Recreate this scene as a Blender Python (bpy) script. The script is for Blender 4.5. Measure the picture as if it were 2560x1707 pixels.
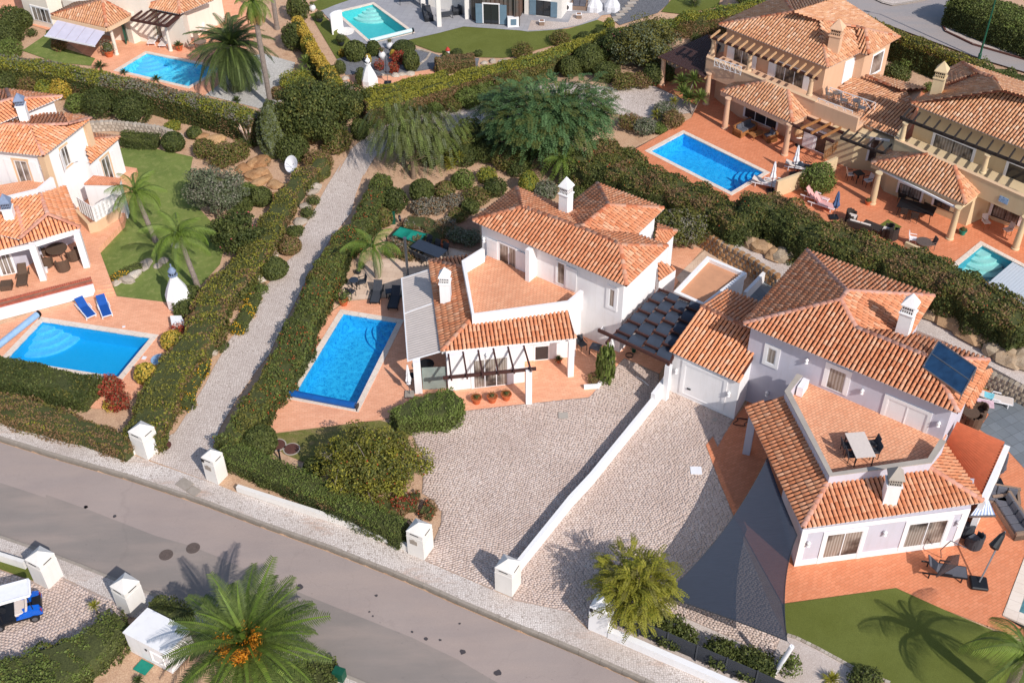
import bpy, bmesh, math, random
import numpy as np
from mathutils import Vector, Matrix
from mathutils.geometry import tessellate_polygon
for o in list(bpy.data.objects): bpy.data.objects.remove(o)
SC = bpy.context.scene
COL = SC.collection
random.seed(7); RNG = np.random.default_rng(7)
R = math.radians
# ------------------------------------------------------------------ camera, sky, sun, exposure
CAM_H, FPX, PITCH, ROLL = 45.0, 2873.0, R(40.45), R(-0.56)
PWID, PHEI = 2560.0, 1707.0
FW = Vector((0, math.cos(PITCH), -math.sin(PITCH)))
RX = Vector((1, 0, 0)); UX = RX.cross(FW)
RT = RX*math.cos(ROLL) + UX*math.sin(ROLL)
UP = -RX*math.sin(ROLL) + UX*math.cos(ROLL)
cam = bpy.data.cameras.new('camera'); camo = bpy.data.objects.new('camera', cam); COL.objects.link(camo)
m = Matrix((RT, UP, -FW)).transposed().to_4x4(); m.translation = Vector((0, 0, CAM_H))
camo.matrix_world = m
cam.sensor_width = 36; cam.lens = FPX/PWID*36; cam.clip_end = 3000; cam.clip_start = 0.5
SC.camera = camo
wd = bpy.data.worlds.new('World'); SC.world = wd; wd.use_nodes = True
nt = wd.node_tree; bg = nt.nodes['Background']
sky = nt.nodes.new('ShaderNodeTexSky'); sky.sky_type = 'NISHITA'; sky.sun_disc = False
SUN_DIR = Vector((-0.709, 1.015, -1.0)).normalized()
sky.sun_elevation = math.asin(-SUN_DIR.z); sky.sun_rotation = math.atan2(-SUN_DIR.x, -SUN_DIR.y)
nt.links.new(sky.outputs[0], bg.inputs[0]); bg.inputs[1].default_value = 0.14
sl = bpy.data.lights.new('sun', 'SUN'); sl.energy = 4.0; sl.angle = R(0.53); sl.color = (1.0, 0.955, 0.9)
so = bpy.data.objects.new('sun', sl); COL.objects.link(so); so.rotation_euler = SUN_DIR.to_track_quat('-Z', 'Y').to_euler()
so.location = (20, -20, 80)
SC.view_settings.view_transform = 'Standard'; SC.view_settings.look = 'None'
SC.view_settings.exposure = 0.0; SC.view_settings.gamma = 1
SC.cycles.max_bounces = 6; SC.cycles.transparent_max_bounces = 8
# ------------------------------------------------------------------ survey: photograph position -> place in the world
KZ = 3.5636
CROP = dict(D=(0, 0, 1/1.0884))
for r_, oy in enumerate((0, 420, 840, 1267)):
    for c_, ox in enumerate((0, 640, 1280, 1900)):
        CROP['abcdefghijklmnop'[r_*4+c_]] = (ox, oy, KZ)
def pix(c, x, y):
    ox, oy, k = CROP[c]; return ox + x/k, oy + y/k
def ray(u, v):
    return FW*FPX + RT*(u-PWID/2) - UP*(v-PHEI/2)
def pt(u, v, z):
    d = ray(u, v); t = (z-CAM_H)/d.z
    return Vector((d.x*t, d.y*t, z))
def sdist(px, py, poly):
    px = np.asarray(px, float); py = np.asarray(py, float)
    ins = np.zeros(px.shape, bool); dm = np.full(px.shape, 1e9); n = len(poly)
    for i in range(n):
        x0, y0 = poly[i][:2]; x1, y1 = poly[(i+1) % n][:2]
        cond = ((y0 > py) != (y1 > py))
        with np.errstate(divide='ignore', invalid='ignore'):
            xi = (x1-x0)*(py-y0)/((y1-y0) if y1 != y0 else 1e-9)+x0
        ins ^= cond & (px < xi)
        L2 = (x1-x0)**2+(y1-y0)**2+1e-12
        t = np.clip(((px-x0)*(x1-x0)+(py-y0)*(y1-y0))/L2, 0, 1)
        dm = np.minimum(dm, np.hypot(px-x0-t*(x1-x0), py-y0-t*(y1-y0)))
    return np.where(ins, dm, -dm)
# raised plateau of the peach villas
PLAT = [pt(*pix('D', *q), 0.5) for q in ((2700, 1010), (2352, 848), (2140, 735), (1800, 640), (1640, 535), (1470, 415), (1330, 330), (1130, 300), (1060, 190), (1300, 120), (1640, 40), (1700, -60), (3000, -60))]
PH = 1.0
def T(x, y):
    s = sdist(x, y, PLAT)
    w = np.where(np.asarray(x) < 14, 7.0, 0.7)
    t = np.clip(s/w, 0, 1)
    return PH*t*t*(3-2*t)
def W(c, x, y, z=None, dz=0.0):
    u, v = pix(c, x, y)
    if z is not None: return pt(u, v, z)
    z = 0.0
    for _ in range(6):
        p = pt(u, v, z+dz); z = float(T(p.x, p.y))
    return pt(u, v, z+dz) if dz == 0 else Vector((p.x, p.y, z))
def WS(s, z=None, dz=0.0):
    """'c x,y x,y / c x,y' -> list of points"""
    out = []
    for seg in s.split('/'):
        tk = seg.split(); c = tk[0]
        for q in tk[1:]:
            a, b = q.split(','); out.append(W(c, float(a), float(b), z, dz))
    return out
# ------------------------------------------------------------------ object helpers
ORG = {}
def tag(o, label=None, cat=None, group=None, kind=None):
    if label: o['label'] = label
    if cat: o['category'] = cat
    if group: o['group'] = group
    if kind: o['kind'] = kind
    return o
def thing(name, label, cat, loc=(0, 0, 0), rz=0.0, group=None):
    o = bpy.data.objects.new(name, None); COL.objects.link(o); o.empty_display_size = 0.3
    o.location = loc; o.rotation_euler = (0, 0, rz); ORG[o.name] = Vector(loc)
    return tag(o, label, cat, group)
class MB:
    def __init__(s): s.v = []; s.f = []; s.mi = []; s.cur = 0
    def add(s, vs, fs):
        b = len(s.v); s.v += [tuple(v) for v in vs]
        for f in fs: s.f.append(tuple(b+i for i in f)); s.mi.append(s.cur)
        return s
    def poly(s, pts): return s.add(pts, [tuple(range(len(pts)))])
    def box(s, c, size, rz=0.0, tilt=None):
        hx, hy, hz = size[0]/2, size[1]/2, size[2]/2
        M = Matrix.Rotation(rz, 3, 'Z')
        if tilt: M = M @ Matrix.Rotation(tilt[1], 3, tilt[0])
        c = Vector(c)
        vs = [c + M @ Vector((a*hx, b*hy, d*hz)) for a, b, d in ((-1,-1,-1),(1,-1,-1),(1,1,-1),(-1,1,-1),(-1,-1,1),(1,-1,1),(1,1,1),(-1,1,1))]
        return s.add(vs, [(3,2,1,0),(4,5,6,7),(0,1,5,4),(1,2,6,5),(2,3,7,6),(3,0,4,7)])
    def bar(s, p0, p1, w, h=None, up=(0, 0, 1)):
        h = h or w; p0 = Vector(p0); p1 = Vector(p1); d = (p1-p0).normalized(); u = Vector(up)
        if abs(d.dot(u)) > .98: u = Vector((1, 0, 0))
        r = d.cross(u).normalized(); u = r.cross(d)
        vs = [p + r*a*w/2 + u*b*h/2 for p in (p0, p1) for a, b in ((-1,-1),(1,-1),(1,1),(-1,1))]
        return s.add(vs, [(0,1,2,3),(7,6,5,4),(0,4,5,1),(1,5,6,2),(2,6,7,3),(3,7,4,0)])
    def prism(s, pts, z0, z1):
        """pts: list of xy (ccw or cw); z0/z1 scalar"""
        P = [(p[0], p[1]) for p in pts]
        a = sum(P[i][0]*P[(i+1) % len(P)][1]-P[(i+1) % len(P)][0]*P[i][1] for i in range(len(P)))
        if a < 0: P = P[::-1]
        n = len(P); vs = [(x, y, z0) for x, y in P]+[(x, y, z1) for x, y in P]
        fs = [(i, (i+1) % n, n+(i+1) % n, n+i) for i in range(n)]
        for tri in tessellate_polygon([[Vector((x, y, 0)) for x, y in P]]):
            t = list(tri); A, B, C = (Vector((P[i][0], P[i][1], 0)) for i in t)
            if (B-A).cross(C-A).z < 0: t = t[::-1]
            fs.append(tuple(n+i for i in t)); fs.append(tuple(t[::-1]))
        return s.add(vs, fs)
    def lathe(s, c, prof, n=12, ax=None, cap=True):
        """prof: list of (r,z) from bottom"""
        c = Vector(c); M = Matrix.Identity(3)
        if ax is not None: M = Vector((0, 0, 1)).rotation_difference(Vector(ax).normalized()).to_matrix()
        vs = []; k = len(prof)
        for r, z in prof:
            for i in range(n):
                a = 2*math.pi*i/n; vs.append(c + M @ Vector((r*math.cos(a), r*math.sin(a), z)))
        fs = [(j*n+i, j*n+(i+1) % n, (j+1)*n+(i+1) % n, (j+1)*n+i) for j in range(k-1) for i in range(n)]
        if cap: fs += [tuple(range(n))[::-1], tuple((k-1)*n+i for i in range(n))]
        return s.add(vs, fs)
    def tube(s, p0, p1, r0, r1=None, n=8):
        p0 = Vector(p0); p1 = Vector(p1); L = (p1-p0).length
        return s.lathe(p0, [(r0, 0), (r0 if r1 is None else r1, L)], n, p1-p0)
    def path(s, pts, r, n=6):
        for a, b in zip(pts[:-1], pts[1:]): s.tube(a, b, r, r, n)
        return s
    def pyr(s, quad, apex):
        return s.add(list(quad)+[apex], [(0,1,4),(1,2,4),(2,3,4),(3,0,4)])
    def ell(s, c, r, nu=10, nv=6, noise=0.0):
        prof = []
        vs = []
        for j in range(nv+1):
            t = math.pi*j/nv
            for i in range(nu):
                a = 2*math.pi*i/nu; k = 1+noise*(random.random()-.5)
                vs.append((c[0]+r[0]*k*math.sin(t)*math.cos(a), c[1]+r[1]*k*math.sin(t)*math.sin(a), c[2]-r[2]*k*math.cos(t)))
        fs = [(j*nu+i, j*nu+(i+1) % nu, (j+1)*nu+(i+1) % nu, (j+1)*nu+i) for j in range(nv) for i in range(nu)]
        return s.add(vs, fs)
    def build(s, name, mat, parent=None, kind=None, smooth=False, label=None, bevel=0.0):
        me = bpy.data.meshes.new(name)
        off = ORG.get(parent.name, Vector((0, 0, 0))) if parent else Vector((0, 0, 0))
        V = [(a-off.x, b-off.y, c-off.z) for a, b, c in s.v] if parent else s.v
        me.from_pydata(V, [], s.f); me.update()
        mats = mat if isinstance(mat, (list, tuple)) else [mat]
        for mm in mats: me.materials.append(mm)
        if len(mats) > 1: me.polygons.foreach_set('material_index', s.mi)
        if smooth:
            me.polygons.foreach_set('use_smooth', [True]*len(me.polygons))
            try: me.set_sharp_from_angle(angle=R(40))
            except Exception: pass
        o = bpy.data.objects.new(name, me); COL.objects.link(o)
        if bevel:
            bm = bmesh.new(); bm.from_mesh(me); bmesh.ops.remove_doubles(bm, verts=bm.verts, dist=1e-4)
            bmesh.ops.bevel(bm, geom=bm.edges[:], offset=bevel, segments=1, affect='EDGES'); bm.to_mesh(me); bm.free()
        if parent: o.parent = parent; ORG[o.name] = off
        return tag(o, label, None, None, kind)
def npmesh(name, V, F, mat, parent=None, kind=None, mi=None, smooth=False, nrm=None):
    """V (n,3) float, F (m,k) int same-size faces"""
    me = bpy.data.meshes.new(name); V = np.asarray(V, np.float32); F = np.asarray(F, np.int32)
    if parent:
        o_ = ORG.get(parent.name, Vector((0, 0, 0))); V = V-np.array(o_, np.float32)
    me.vertices.add(len(V)); me.vertices.foreach_set('co', V.ravel())
    k = F.shape[1]; me.loops.add(F.size); me.loops.foreach_set('vertex_index', F.ravel())
    me.polygons.add(len(F)); me.polygons.foreach_set('loop_start', np.arange(0, F.size, k, dtype=np.int32))
    me.polygons.foreach_set('loop_total', np.full(len(F), k, np.int32))
    for mm in (mat if isinstance(mat, (list, tuple)) else [mat]): me.materials.append(mm)
    if mi is not None: me.polygons.foreach_set('material_index', np.asarray(mi, np.int32))
    me.update(calc_edges=True)
    if smooth: me.polygons.foreach_set('use_smooth', np.ones(len(F), bool))
    o = bpy.data.objects.new(name, me); COL.objects.link(o)
    if parent: o.parent = parent; ORG[o.name] = ORG.get(parent.name, Vector((0, 0, 0)))
    if kind: o['kind'] = kind
    return o
def copy_tree(o, loc=None, rz=None, sc=None, label=None, parent=None):
    c = o.copy(); COL.objects.link(c)
    if parent: c.parent = parent
    for ch in o.children: copy_tree(ch, parent=c)
    if loc is not None: c.location = loc
    if rz is not None: c.rotation_euler = (c.rotation_euler[0], c.rotation_euler[1], rz)
    if sc is not None: c.scale = sc if hasattr(sc, '__len__') else (sc,)*3
    if label: c['label'] = label
    return c
# ------------------------------------------------------------------ materials
def hexc(h):
    h = h.lstrip('#'); v = [int(h[i:i+2], 16)/255 for i in (0, 2, 4)]
    return tuple(a/12.92 if a <= .04045 else ((a+.055)/1.055)**2.4 for a in v)
class NT:
    def __init__(s, name):
        s.m = bpy.data.materials.new(name); s.m.use_nodes = True; s.t = s.m.node_tree
        s.b = s.t.nodes['Principled BSDF']; s.out = s.t.nodes['Material Output']
    def n(s, typ, **kw):
        nd = s.t.nodes.new(typ)
        for k, v in kw.items():
            if k.startswith('i_'):
                nd.inputs[int(k[2:]) if k[2:].isdigit() else k[2:].replace('_', ' ')].default_value = v
            else: setattr(nd, k, v)
        return nd
    def l(s, a, b): s.t.links.new(a, b)
    def ramp(s, fac, stops, interp='LINEAR'):
        r = s.n('ShaderNodeValToRGB'); r.color_ramp.interpolation = interp
        el = r.color_ramp.elements
        while len(el) < len(stops): el.new(0.5)
        for e, (p, c) in zip(el, stops): e.position = p; e.color = (*c, 1) if len(c) == 3 else c
        s.l(fac, r.inputs[0]); return r.outputs[0]
    def mix(s, fac, a, b, bt='MIX'):
        x = s.n('ShaderNodeMix', data_type='RGBA', blend_type=bt)
        for sock, v in ((x.inputs[0], fac), (x.inputs[6], a), (x.inputs[7], b)):
            if hasattr(v, 'is_linked') or isinstance(v, bpy.types.NodeSocket): s.l(v, sock)
            elif isinstance(v, (int, float)): sock.default_value = v
            else: sock.default_value = (*v, 1) if len(v) == 3 else v
        return x.outputs[2]
    def coord(s, scale=1.0, rot=0.0, kind='Object'):
        tc = s.n('ShaderNodeTexCoord'); mp = s.n('ShaderNodeMapping')
        mp.inputs['Scale'].default_value = (scale,)*3 if not hasattr(scale, '__len__') else scale
        mp.inputs['Rotation'].default_value = (0, 0, rot)
        if kind == 'World':
            g = s.n('ShaderNodeNewGeometry'); s.l(g.outputs['Position'], mp.inputs[0])
        else: s.l(tc.outputs[kind], mp.inputs[0])
        return mp.outputs[0]
    def noise(s, vec, scale, detail=3, rough=.55):
        x = s.n('ShaderNodeTexNoise'); x.inputs['Scale'].default_value = scale; x.inputs['Detail'].default_value = detail
        x.inputs['Roughness'].default_value = rough; s.l(vec, x.inputs['Vector']); return x.outputs[0]
    def bump(s, h, strength=.3, dist=.02, prev=None):
        b = s.n('ShaderNodeBump'); b.inputs['Strength'].default_value = strength; b.inputs['Distance'].default_value = dist
        s.l(h, b.inputs['Height'])
        if prev is not None: s.l(prev, b.inputs['Normal'])
        return b.outputs[0]
    def rnd(s):
        """random per piece: island + object"""
        g = s.n('ShaderNodeNewGeometry'); oi = s.n('ShaderNodeObjectInfo')
        a = s.n('ShaderNodeMath', operation='ADD'); s.l(g.outputs['Random Per Island'], a.inputs[0]); s.l(oi.outputs['Random'], a.inputs[1])
        f = s.n('ShaderNodeMath', operation='FRACT'); s.l(a.outputs[0], f.inputs[0]); return f.outputs[0]
    def fin(s, col=None, rough=.8, normal=None, spec=.3, metal=0.0):
        if col is not None:
            if isinstance(col, tuple): s.b.inputs['Base Color'].default_value = (*col, 1)
            else: s.l(col, s.b.inputs['Base Color'])
        s.b.inputs['Roughness'].default_value = rough; s.b.inputs['Specular IOR Level'].default_value = spec
        s.b.inputs['Metallic'].default_value = metal
        if normal is not None: s.l(normal, s.b.inputs['Normal'])
        return s.m
MC = {}
def plain(name, hx, rough=.6, var=.12, scale=6, metal=0.0, spec=.4, bump=.0):
    if name in MC: return MC[name]
    t = NT(name); c = hexc(hx) if isinstance(hx, str) else hx
    v = t.coord(1, kind='Object'); nz = t.noise(v, scale, 4, .6)
    lo = tuple(x*(1-var) for x in c); hi = tuple(min(1, x*(1+var)) for x in c)
    col = t.ramp(nz, [(.3, lo), (.7, hi)])
    nrm = t.bump(t.noise(v, scale*6, 3), bump, .01) if bump else None
    MC[name] = t.fin(col, rough, nrm, spec, metal); return MC[name]
def plaster(name, hx, stain=.0):
    t = NT(name); c = hexc(hx); v = t.coord(1, kind='World')
    big = t.noise(v, .7, 5, .65); fine = t.noise(v, 14, 3)
    col = t.mix(t.ramp(big, [(.35, (0, 0, 0)), (.75, (1, 1, 1))]), c, tuple(x*(.93-stain) for x in c))
    st = t.noise(t.coord((3, 3, .35), kind='World'), 1.2, 5, .7)
    col = t.mix(t.ramp(st, [(.5, (0, 0, 0)), (.8, (.5+stain,)*3)]), col, tuple(x*k for x, k in zip(c, (.80, .77, .72))))
    return t.fin(col, .9, t.bump(fine, .15, .01), .2)
M = {}
M['white'] = plaster('white_plaster', '#F2EFEE')
M['offwhite'] = plaster('offwhite_plaster', '#E9E3DC')
M['lav'] = plaster('lavender_grey_plaster', '#C8C5D0')
M['cream'] = plaster('cream_plaster', '#EADFD0')
M['peach'] = plaster('peach_plaster', '#DDB494')
M['yellow'] = plaster('yellow_plaster', '#D6BE98')
M['ochre'] = plaster('beige_trim_plaster', '#DDBB98')
M['stain'] = plaster('weathered_concrete', '#B5ABA0', .15)
def tiles_mat(name, stops, rough=.82):
    t = NT(name); r = t.rnd(); base = t.ramp(r, stops)
    v = t.coord(1, kind='World'); n1 = t.noise(v, 9, 5, .7); n2 = t.noise(v, 1.1, 4, .6)
    col = t.mix(t.ramp(n1, [(.5, (0, 0, 0)), (.78, (.55, .55, .55))]), base, hexc('#7d5a48'))
    col = t.mix(t.ramp(n2, [(.45, (0, 0, 0)), (.8, (.3, .3, .3))]), col, hexc('#d49a78'))
    return t.fin(col, rough, t.bump(n1, .3, .01), .25)
TS = lambda *h: [(i/(len(h)-1), hexc(x)) for i, x in enumerate(h)]
M['tile'] = tiles_mat('terracotta_roof_tiles', TS('#C47A54', '#D08860', '#D48E68', '#CA805A', '#DA9C76', '#D08A64', '#E0AA88', '#CC845E'))
M['tile_or'] = tiles_mat('bright_orange_roof_tiles', TS('#DC8C60', '#E89A6C', '#E49266', '#F0A87E', '#E69A70', '#ECB492', '#E08E64'))
M['tile_br'] = tiles_mat('buff_roof_tiles', TS('#C28460', '#D49C74', '#DCA67E', '#CC9068', '#E2B28E', '#C88C68', '#E8C0A0'))
M['ridge'] = tiles_mat('ridge_tiles_mortared', TS('#B0603E', '#C88060', '#C49880', '#BC6C48'))
M['ridge_pink'] = tiles_mat('pink_mortar_ridge_tiles', TS('#C48C78', '#CC9C8C', '#C08068', '#D0A898'))
M['under'] = plain('roof_pan_tiles', '#5c2e1e', .9, .25, 5)
M['mortar'] = plain('eave_mortar', '#E2DEDC', .9, .1, 5)
def asphalt(name, h1, h2):
    t = NT(name); v = t.coord(1, kind='World')
    n1 = t.noise(v, .25, 5, .6); n2 = t.noise(v, 60, 2, .6); n3 = t.noise(t.coord((.25, 1.2, 1), -.42, 'World'), .8, 4, .6)
    col = t.mix(t.ramp(n1, [(.3, (0, 0, 0)), (.7, (1, 1, 1))]), hexc(h1), hexc(h2))
    col = t.mix(t.ramp(n3, [(.4, (0, 0, 0)), (.75, (.5, .5, .5))]), col, hexc('#bfa99c'))
    col = t.mix(t.ramp(n2, [(.35, (.25, .55, .55)), (.65, (0, 0, 0))]), col, tuple(x*.6 for x in hexc(h1)))
    vo = t.n('ShaderNodeTexVoronoi', feature='DISTANCE_TO_EDGE'); vo.inputs['Scale'].default_value = .16
    wn = t.n('ShaderNodeTexNoise'); wn.inputs['Scale'].default_value = .8; wn.inputs['Detail'].default_value = 6; t.l(v, wn.inputs['Vector'])
    ad = t.n('ShaderNodeVectorMath', operation='MULTIPLY_ADD'); ad.inputs[1].default_value = (2.2, 2.2, 0); t.l(wn.outputs[1], ad.inputs[0]); t.l(v, ad.inputs[2]); t.l(ad.outputs[0], vo.inputs['Vector'])
    col = t.mix(t.ramp(vo.outputs[0], [(.0, (.12, .12, .12)), (.003, (0, 0, 0))]), col, hexc('#6a605c'))
    sp = t.noise(v, 7, 2, .4); col = t.mix(t.ramp(sp, [(.72, (0, 0, 0)), (.78, (.35, .35, .35))]), col, hexc('#5e5654'))
    return t.fin(col, .92, t.bump(n2, .4, .01), .2)
M['road'] = asphalt('asphalt_pale', '#A6968F', '#B0A098')
M['road2'] = asphalt('asphalt_dark', '#90867F', '#9A8F88')
M['road3'] = asphalt('asphalt_far', '#A09A99', '#ABA29F')
def brickm(name, c1, c2, mort, bw, bh, rot=0.0, msz=.012, scale=1, offs=.5, rough=.8, var=None, dirt='#9a5a3c', bs=.5):
    t = NT(name); v = t.coord(1, rot, 'World'); b = t.n('ShaderNodeTexBrick'); b.offset = offs
    b.inputs['Scale'].default_value = scale; b.inputs['Brick Width'].default_value = bw; b.inputs['Row Height'].default_value = bh
    b.inputs['Mortar Size'].default_value = msz; b.inputs['Mortar Smooth'].default_value = .2; b.inputs['Bias'].default_value = 0
    b.inputs['Color1'].default_value = (*hexc(c1), 1); b.inputs['Color2'].default_value = (*hexc(c2), 1); b.inputs['Mortar'].default_value = (*hexc(mort), 1)
    t.l(v, b.inputs['Vector']); n1 = t.noise(v, .6, 6, .65); n2 = t.noise(v, 12, 3)
    col = t.mix(t.ramp(n1, [(.45, (0, 0, 0)), (.8, (.55, .55, .55))]), b.outputs[0], hexc(dirt))
    col = t.mix(.2, col, t.ramp(n2, [(.3, (.4, .4, .4)), (.7, (.62, .62, .62))]), 'OVERLAY')
    inv = t.n('ShaderNodeMath', operation='SUBTRACT'); inv.inputs[0].default_value = 1; t.l(b.outputs[1], inv.inputs[1])
    return t.fin(col, rough, t.bump(inv.outputs[0], bs, .01), .25)
M['terra'] = brickm('terracotta_floor_tiles', '#F6B692', '#ECA884', '#D49678', .30, .15, R(-8), .008, dirt='#D08C6C')
M['terra2'] = brickm('terracotta_floor_tiles_diagonal', '#EAA07A', '#DE906A', '#BC7458', .30, .15, R(-80), .010)
M['terra3'] = brickm('terracotta_floor_tiles_villa', '#E6946C', '#DA865E', '#BC7454', .30, .15, R(-28), .008, dirt='#CC8462')
M['terra4'] = brickm('balcony_terracotta_tiles', '#F0B28C', '#E6A27C', '#B88066', .26, .17, R(-33), .014, bs=.8, dirt='#CC8C6A')
M['beige'] = brickm('beige_stone_paving', '#E4C8B0', '#D8BAA2', '#C4A48E', .5, .5, R(10), .01, dirt='#a88a74')
M['slate'] = brickm('grey_slate_paving', '#7C8288', '#6E7479', '#5c5f62', .6, .6, R(-28), .012, offs=0, dirt='#84898c')
M['greypave'] = brickm('grey_porcelain_paving', '#A6A4A6', '#9E9C9F', '#8c8a8c', .6, .6, R(12), .01, offs=0, dirt='#94929a')
M['coping'] = brickm('pale_pool_coping', '#EADACB', '#E4D2C2', '#c9b5a4', .6, .6, R(-60), .01, dirt='#d8c0ac')
def cobm(name, scale, c1, c2, gap, rot=0.0, dirt='#a08a7c', big=.18):
    t = NT(name); v = t.coord(1, rot, 'World')
    nz = t.n('ShaderNodeTexNoise'); nz.inputs['Scale'].default_value = .5; t.l(v, nz.inputs['Vector'])
    add = t.n('ShaderNodeVectorMath', operation='MULTIPLY_ADD'); add.inputs[1].default_value = (.5, .5, 0); t.l(nz.outputs[1], add.inputs[0]); t.l(v, add.inputs[2])
    vo = t.n('ShaderNodeTexVoronoi', feature='DISTANCE_TO_EDGE'); vc = t.n('ShaderNodeTexVoronoi')
    for x in (vo, vc): x.inputs['Scale'].default_value = scale; x.inputs['Randomness'].default_value = .55; t.l(add.outputs[0], x.inputs['Vector'])
    sep = t.n('ShaderNodeSeparateColor'); t.l(vc.outputs['Color'], sep.inputs[0])
    col = t.ramp(sep.outputs[0], [(0, hexc(c1)), (1, hexc(c2))])
    n1 = t.noise(v, big, 5, .6)
    col = t.mix(t.ramp(n1, [(.42, (0, 0, 0)), (.7, (.55, .55, .55))]), col, hexc(dirt))
    if name[:5] == 'small': col = t.mix(t.ramp(t.noise(t.coord((.5, 1.6, 1), -.42, 'World'), .6, 6, .7), [(.56, (0, 0, 0)), (.72, (.75, .75, .75))]), col, hexc('#B08466'))
    e = t.ramp(vo.outputs[0], [(.03, (1, 1, 1)), (.12, (0, 0, 0))])
    col = t.mix(e, col, hexc(gap))
    return t.fin(col, .9, t.bump(vo.outputs[0], .6, .02), .2)
M['walk'] = cobm('small_limestone_setts', 9.5, '#E8DED6', '#D8CCC4', '#A89A90')
M['lane'] = cobm('lane_limestone_setts', 7.5, '#E0D2C8', '#CCBCB2', '#A09084', dirt='#B4A298')
M['gravel'] = cobm('pale_gravel', 22, '#EADED6', '#D0C0B6', '#A8988e')
M['greygravel'] = cobm('grey_gravel', 20, '#8E8E92', '#74757A', '#4a4a4e', dirt='#7c7c80')
M['whitegravel'] = cobm('white_pebbles', 14, '#E4DFD8', '#C4BEB6', '#7c7a76', dirt='#aaa49c')
t = NT('limestone_sett'); r = t.rnd(); v = t.coord(1, kind='World')
col = t.ramp(r, TS('#D0BAAC', '#DCC8BC', '#D6C0B4', '#E4D2C6', '#C8B2A4', '#DAC6B8'))
col = t.mix(t.ramp(t.noise(v, .28, 6, .65), [(.42, (0, 0, 0)), (.68, (.6, .6, .6))]), col, hexc('#BCA498'))
col = t.mix(t.ramp(t.noise(v, 25, 3), [(.35, (.2, .2, .2)), (.65, (0, 0, 0))]), col, hexc('#a08c80'))
M['sett'] = t.fin(col, .9, t.bump(t.noise(v, 30, 3), .3, .01), .2)
M['grout'] = plain('paving_joint_sand', '#ae9a8e', .95, .2, 3)
def soil(name, cs, g=0.0, sc=.8):
    t = NT(name); v = t.coord(1, kind='World'); n1 = t.noise(v, sc, 6, .7); n2 = t.noise(v, 18, 4, .7)
    col = t.ramp(n1, [(.3, hexc(cs[0])), (.5, hexc(cs[1])), (.7, hexc(cs[2]))])
    col = t.mix(.45, col, t.ramp(n2, [(.3, (.1, .1, .1)), (.7, (.9, .9, .9))]), 'OVERLAY')
    if g: col = t.mix(t.ramp(t.rnd(), [(0, (0, 0, 0)), (1, (g, g, g))]), col, hexc(cs[3]))
    return t.fin(col, .95, t.bump(n2, .6, .03), .1)
M['soil'] = soil('garden_soil', ('#b89074', '#cca88a', '#b8947a'))
M['mulch'] = soil('bark_mulch', ('#80604e', '#9c7a66', '#8a6a58'))
def lawnm(name, a, b, c, fine=70):
    t = NT(name); v = t.coord(1, kind='World'); n1 = t.noise(v, .35, 5, .65); n2 = t.noise(v, fine, 3, .7); n3 = t.noise(v, 2.2, 4, .6)
    col = t.ramp(n1, [(.3, hexc(a)), (.6, hexc(b))])
    col = t.mix(t.ramp(n3, [(.5, (0, 0, 0)), (.75, (.7, .7, .7))]), col, hexc(c))
    col = t.mix(.6, col, t.ramp(n2, [(.3, (.15, .15, .15)), (.7, (.8, .8, .8))]), 'OVERLAY')
    return t.fin(col, .95, t.bump(n2, .7, .03), .1)
M['lawn'] = lawnm('mown_lawn', '#66763c', '#7e8a4a', '#9c9c60')
M['turf'] = lawnm('artificial_turf', '#646a30', '#6e743a', '#666c34')
M['dry'] = lawnm('patchy_dry_grass', '#8a7c50', '#6e7038', '#a88a68', 20)
def leafm(name, stops, trans=.25, spec=.25):
    t = NT(name); r = t.rnd(); col = t.ramp(r, TS(*stops)); v = t.coord(1, kind='World')
    col = t.mix(t.ramp(t.noise(v, .55, 4, .6), [(.35, (0, 0, 0)), (.7, (.45, .45, .45))]), col, t.ramp(r, [(0, hexc(stops[-1])), (1, hexc(stops[0]))]))
    t.fin(col, .6, None, spec)
    tr = t.n('ShaderNodeBsdfTranslucent'); t.l(col, tr.inputs[0]); mx = t.n('ShaderNodeMixShader'); mx.inputs[0].default_value = trans
    t.l(t.b.outputs[0], mx.inputs[1]); t.l(tr.outputs[0], mx.inputs[2]); t.l(mx.outputs[0], t.out.inputs[0]); return t.m
L = {}
L['dark'] = leafm('leaves_dark_green', ('#36401E', '#4C562C', '#404A26', '#5E6636'))
L['mid'] = leafm('leaves_mid_green', ('#4C5626', '#666C36', '#5A6230', '#787C46'))
L['fresh'] = leafm('leaves_fresh_green', ('#56682C', '#768440', '#667634', '#8C9852'))
L['lime'] = leafm('leaves_yellow_green', ('#76762A', '#9A9438', '#88862E', '#ACA448'))
L['gold'] = leafm('leaves_golden', ('#B89A36', '#D2B24A', '#B08E3E', '#E0C25C'))
L['brown'] = leafm('leaves_brown_dry', ('#74583C', '#94744E', '#84624A', '#9A8460'))
L['olive'] = leafm('leaves_olive_grey', ('#525A3E', '#747C5C', '#626A4C', '#8A8E74'))
L['grey'] = leafm('leaves_silver_grey', ('#706C5E', '#94907E', '#807A6C', '#A49A8C'))
L['red'] = leafm('leaves_red_maple', ('#822E24', '#A84434', '#943A2A', '#BC5E42'))
L['orange'] = leafm('flowers_orange_red', ('#BC4A2E', '#D0603A', '#AE422A', '#CE5234'))
L['pink'] = leafm('flowers_pink', ('#D8626E', '#E87E86', '#D25866', '#EC9098'))
L['yflower'] = leafm('flowers_yellow', ('#E4A41C', '#F0BC2C', '#DE9814', '#F2C644'))
L['oliveh'] = leafm('leaves_hedge_olive', ('#5C5A28', '#787438', '#6A6830', '#888044'))
L['feather'] = leafm('leaves_feathery_green', ('#3E5630', '#587446', '#4A643A', '#72905C'))
L['palm'] = leafm('palm_leaflets', ('#445422', '#5E6E30', '#52622A', '#727E3C'), .2, .4)
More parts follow.
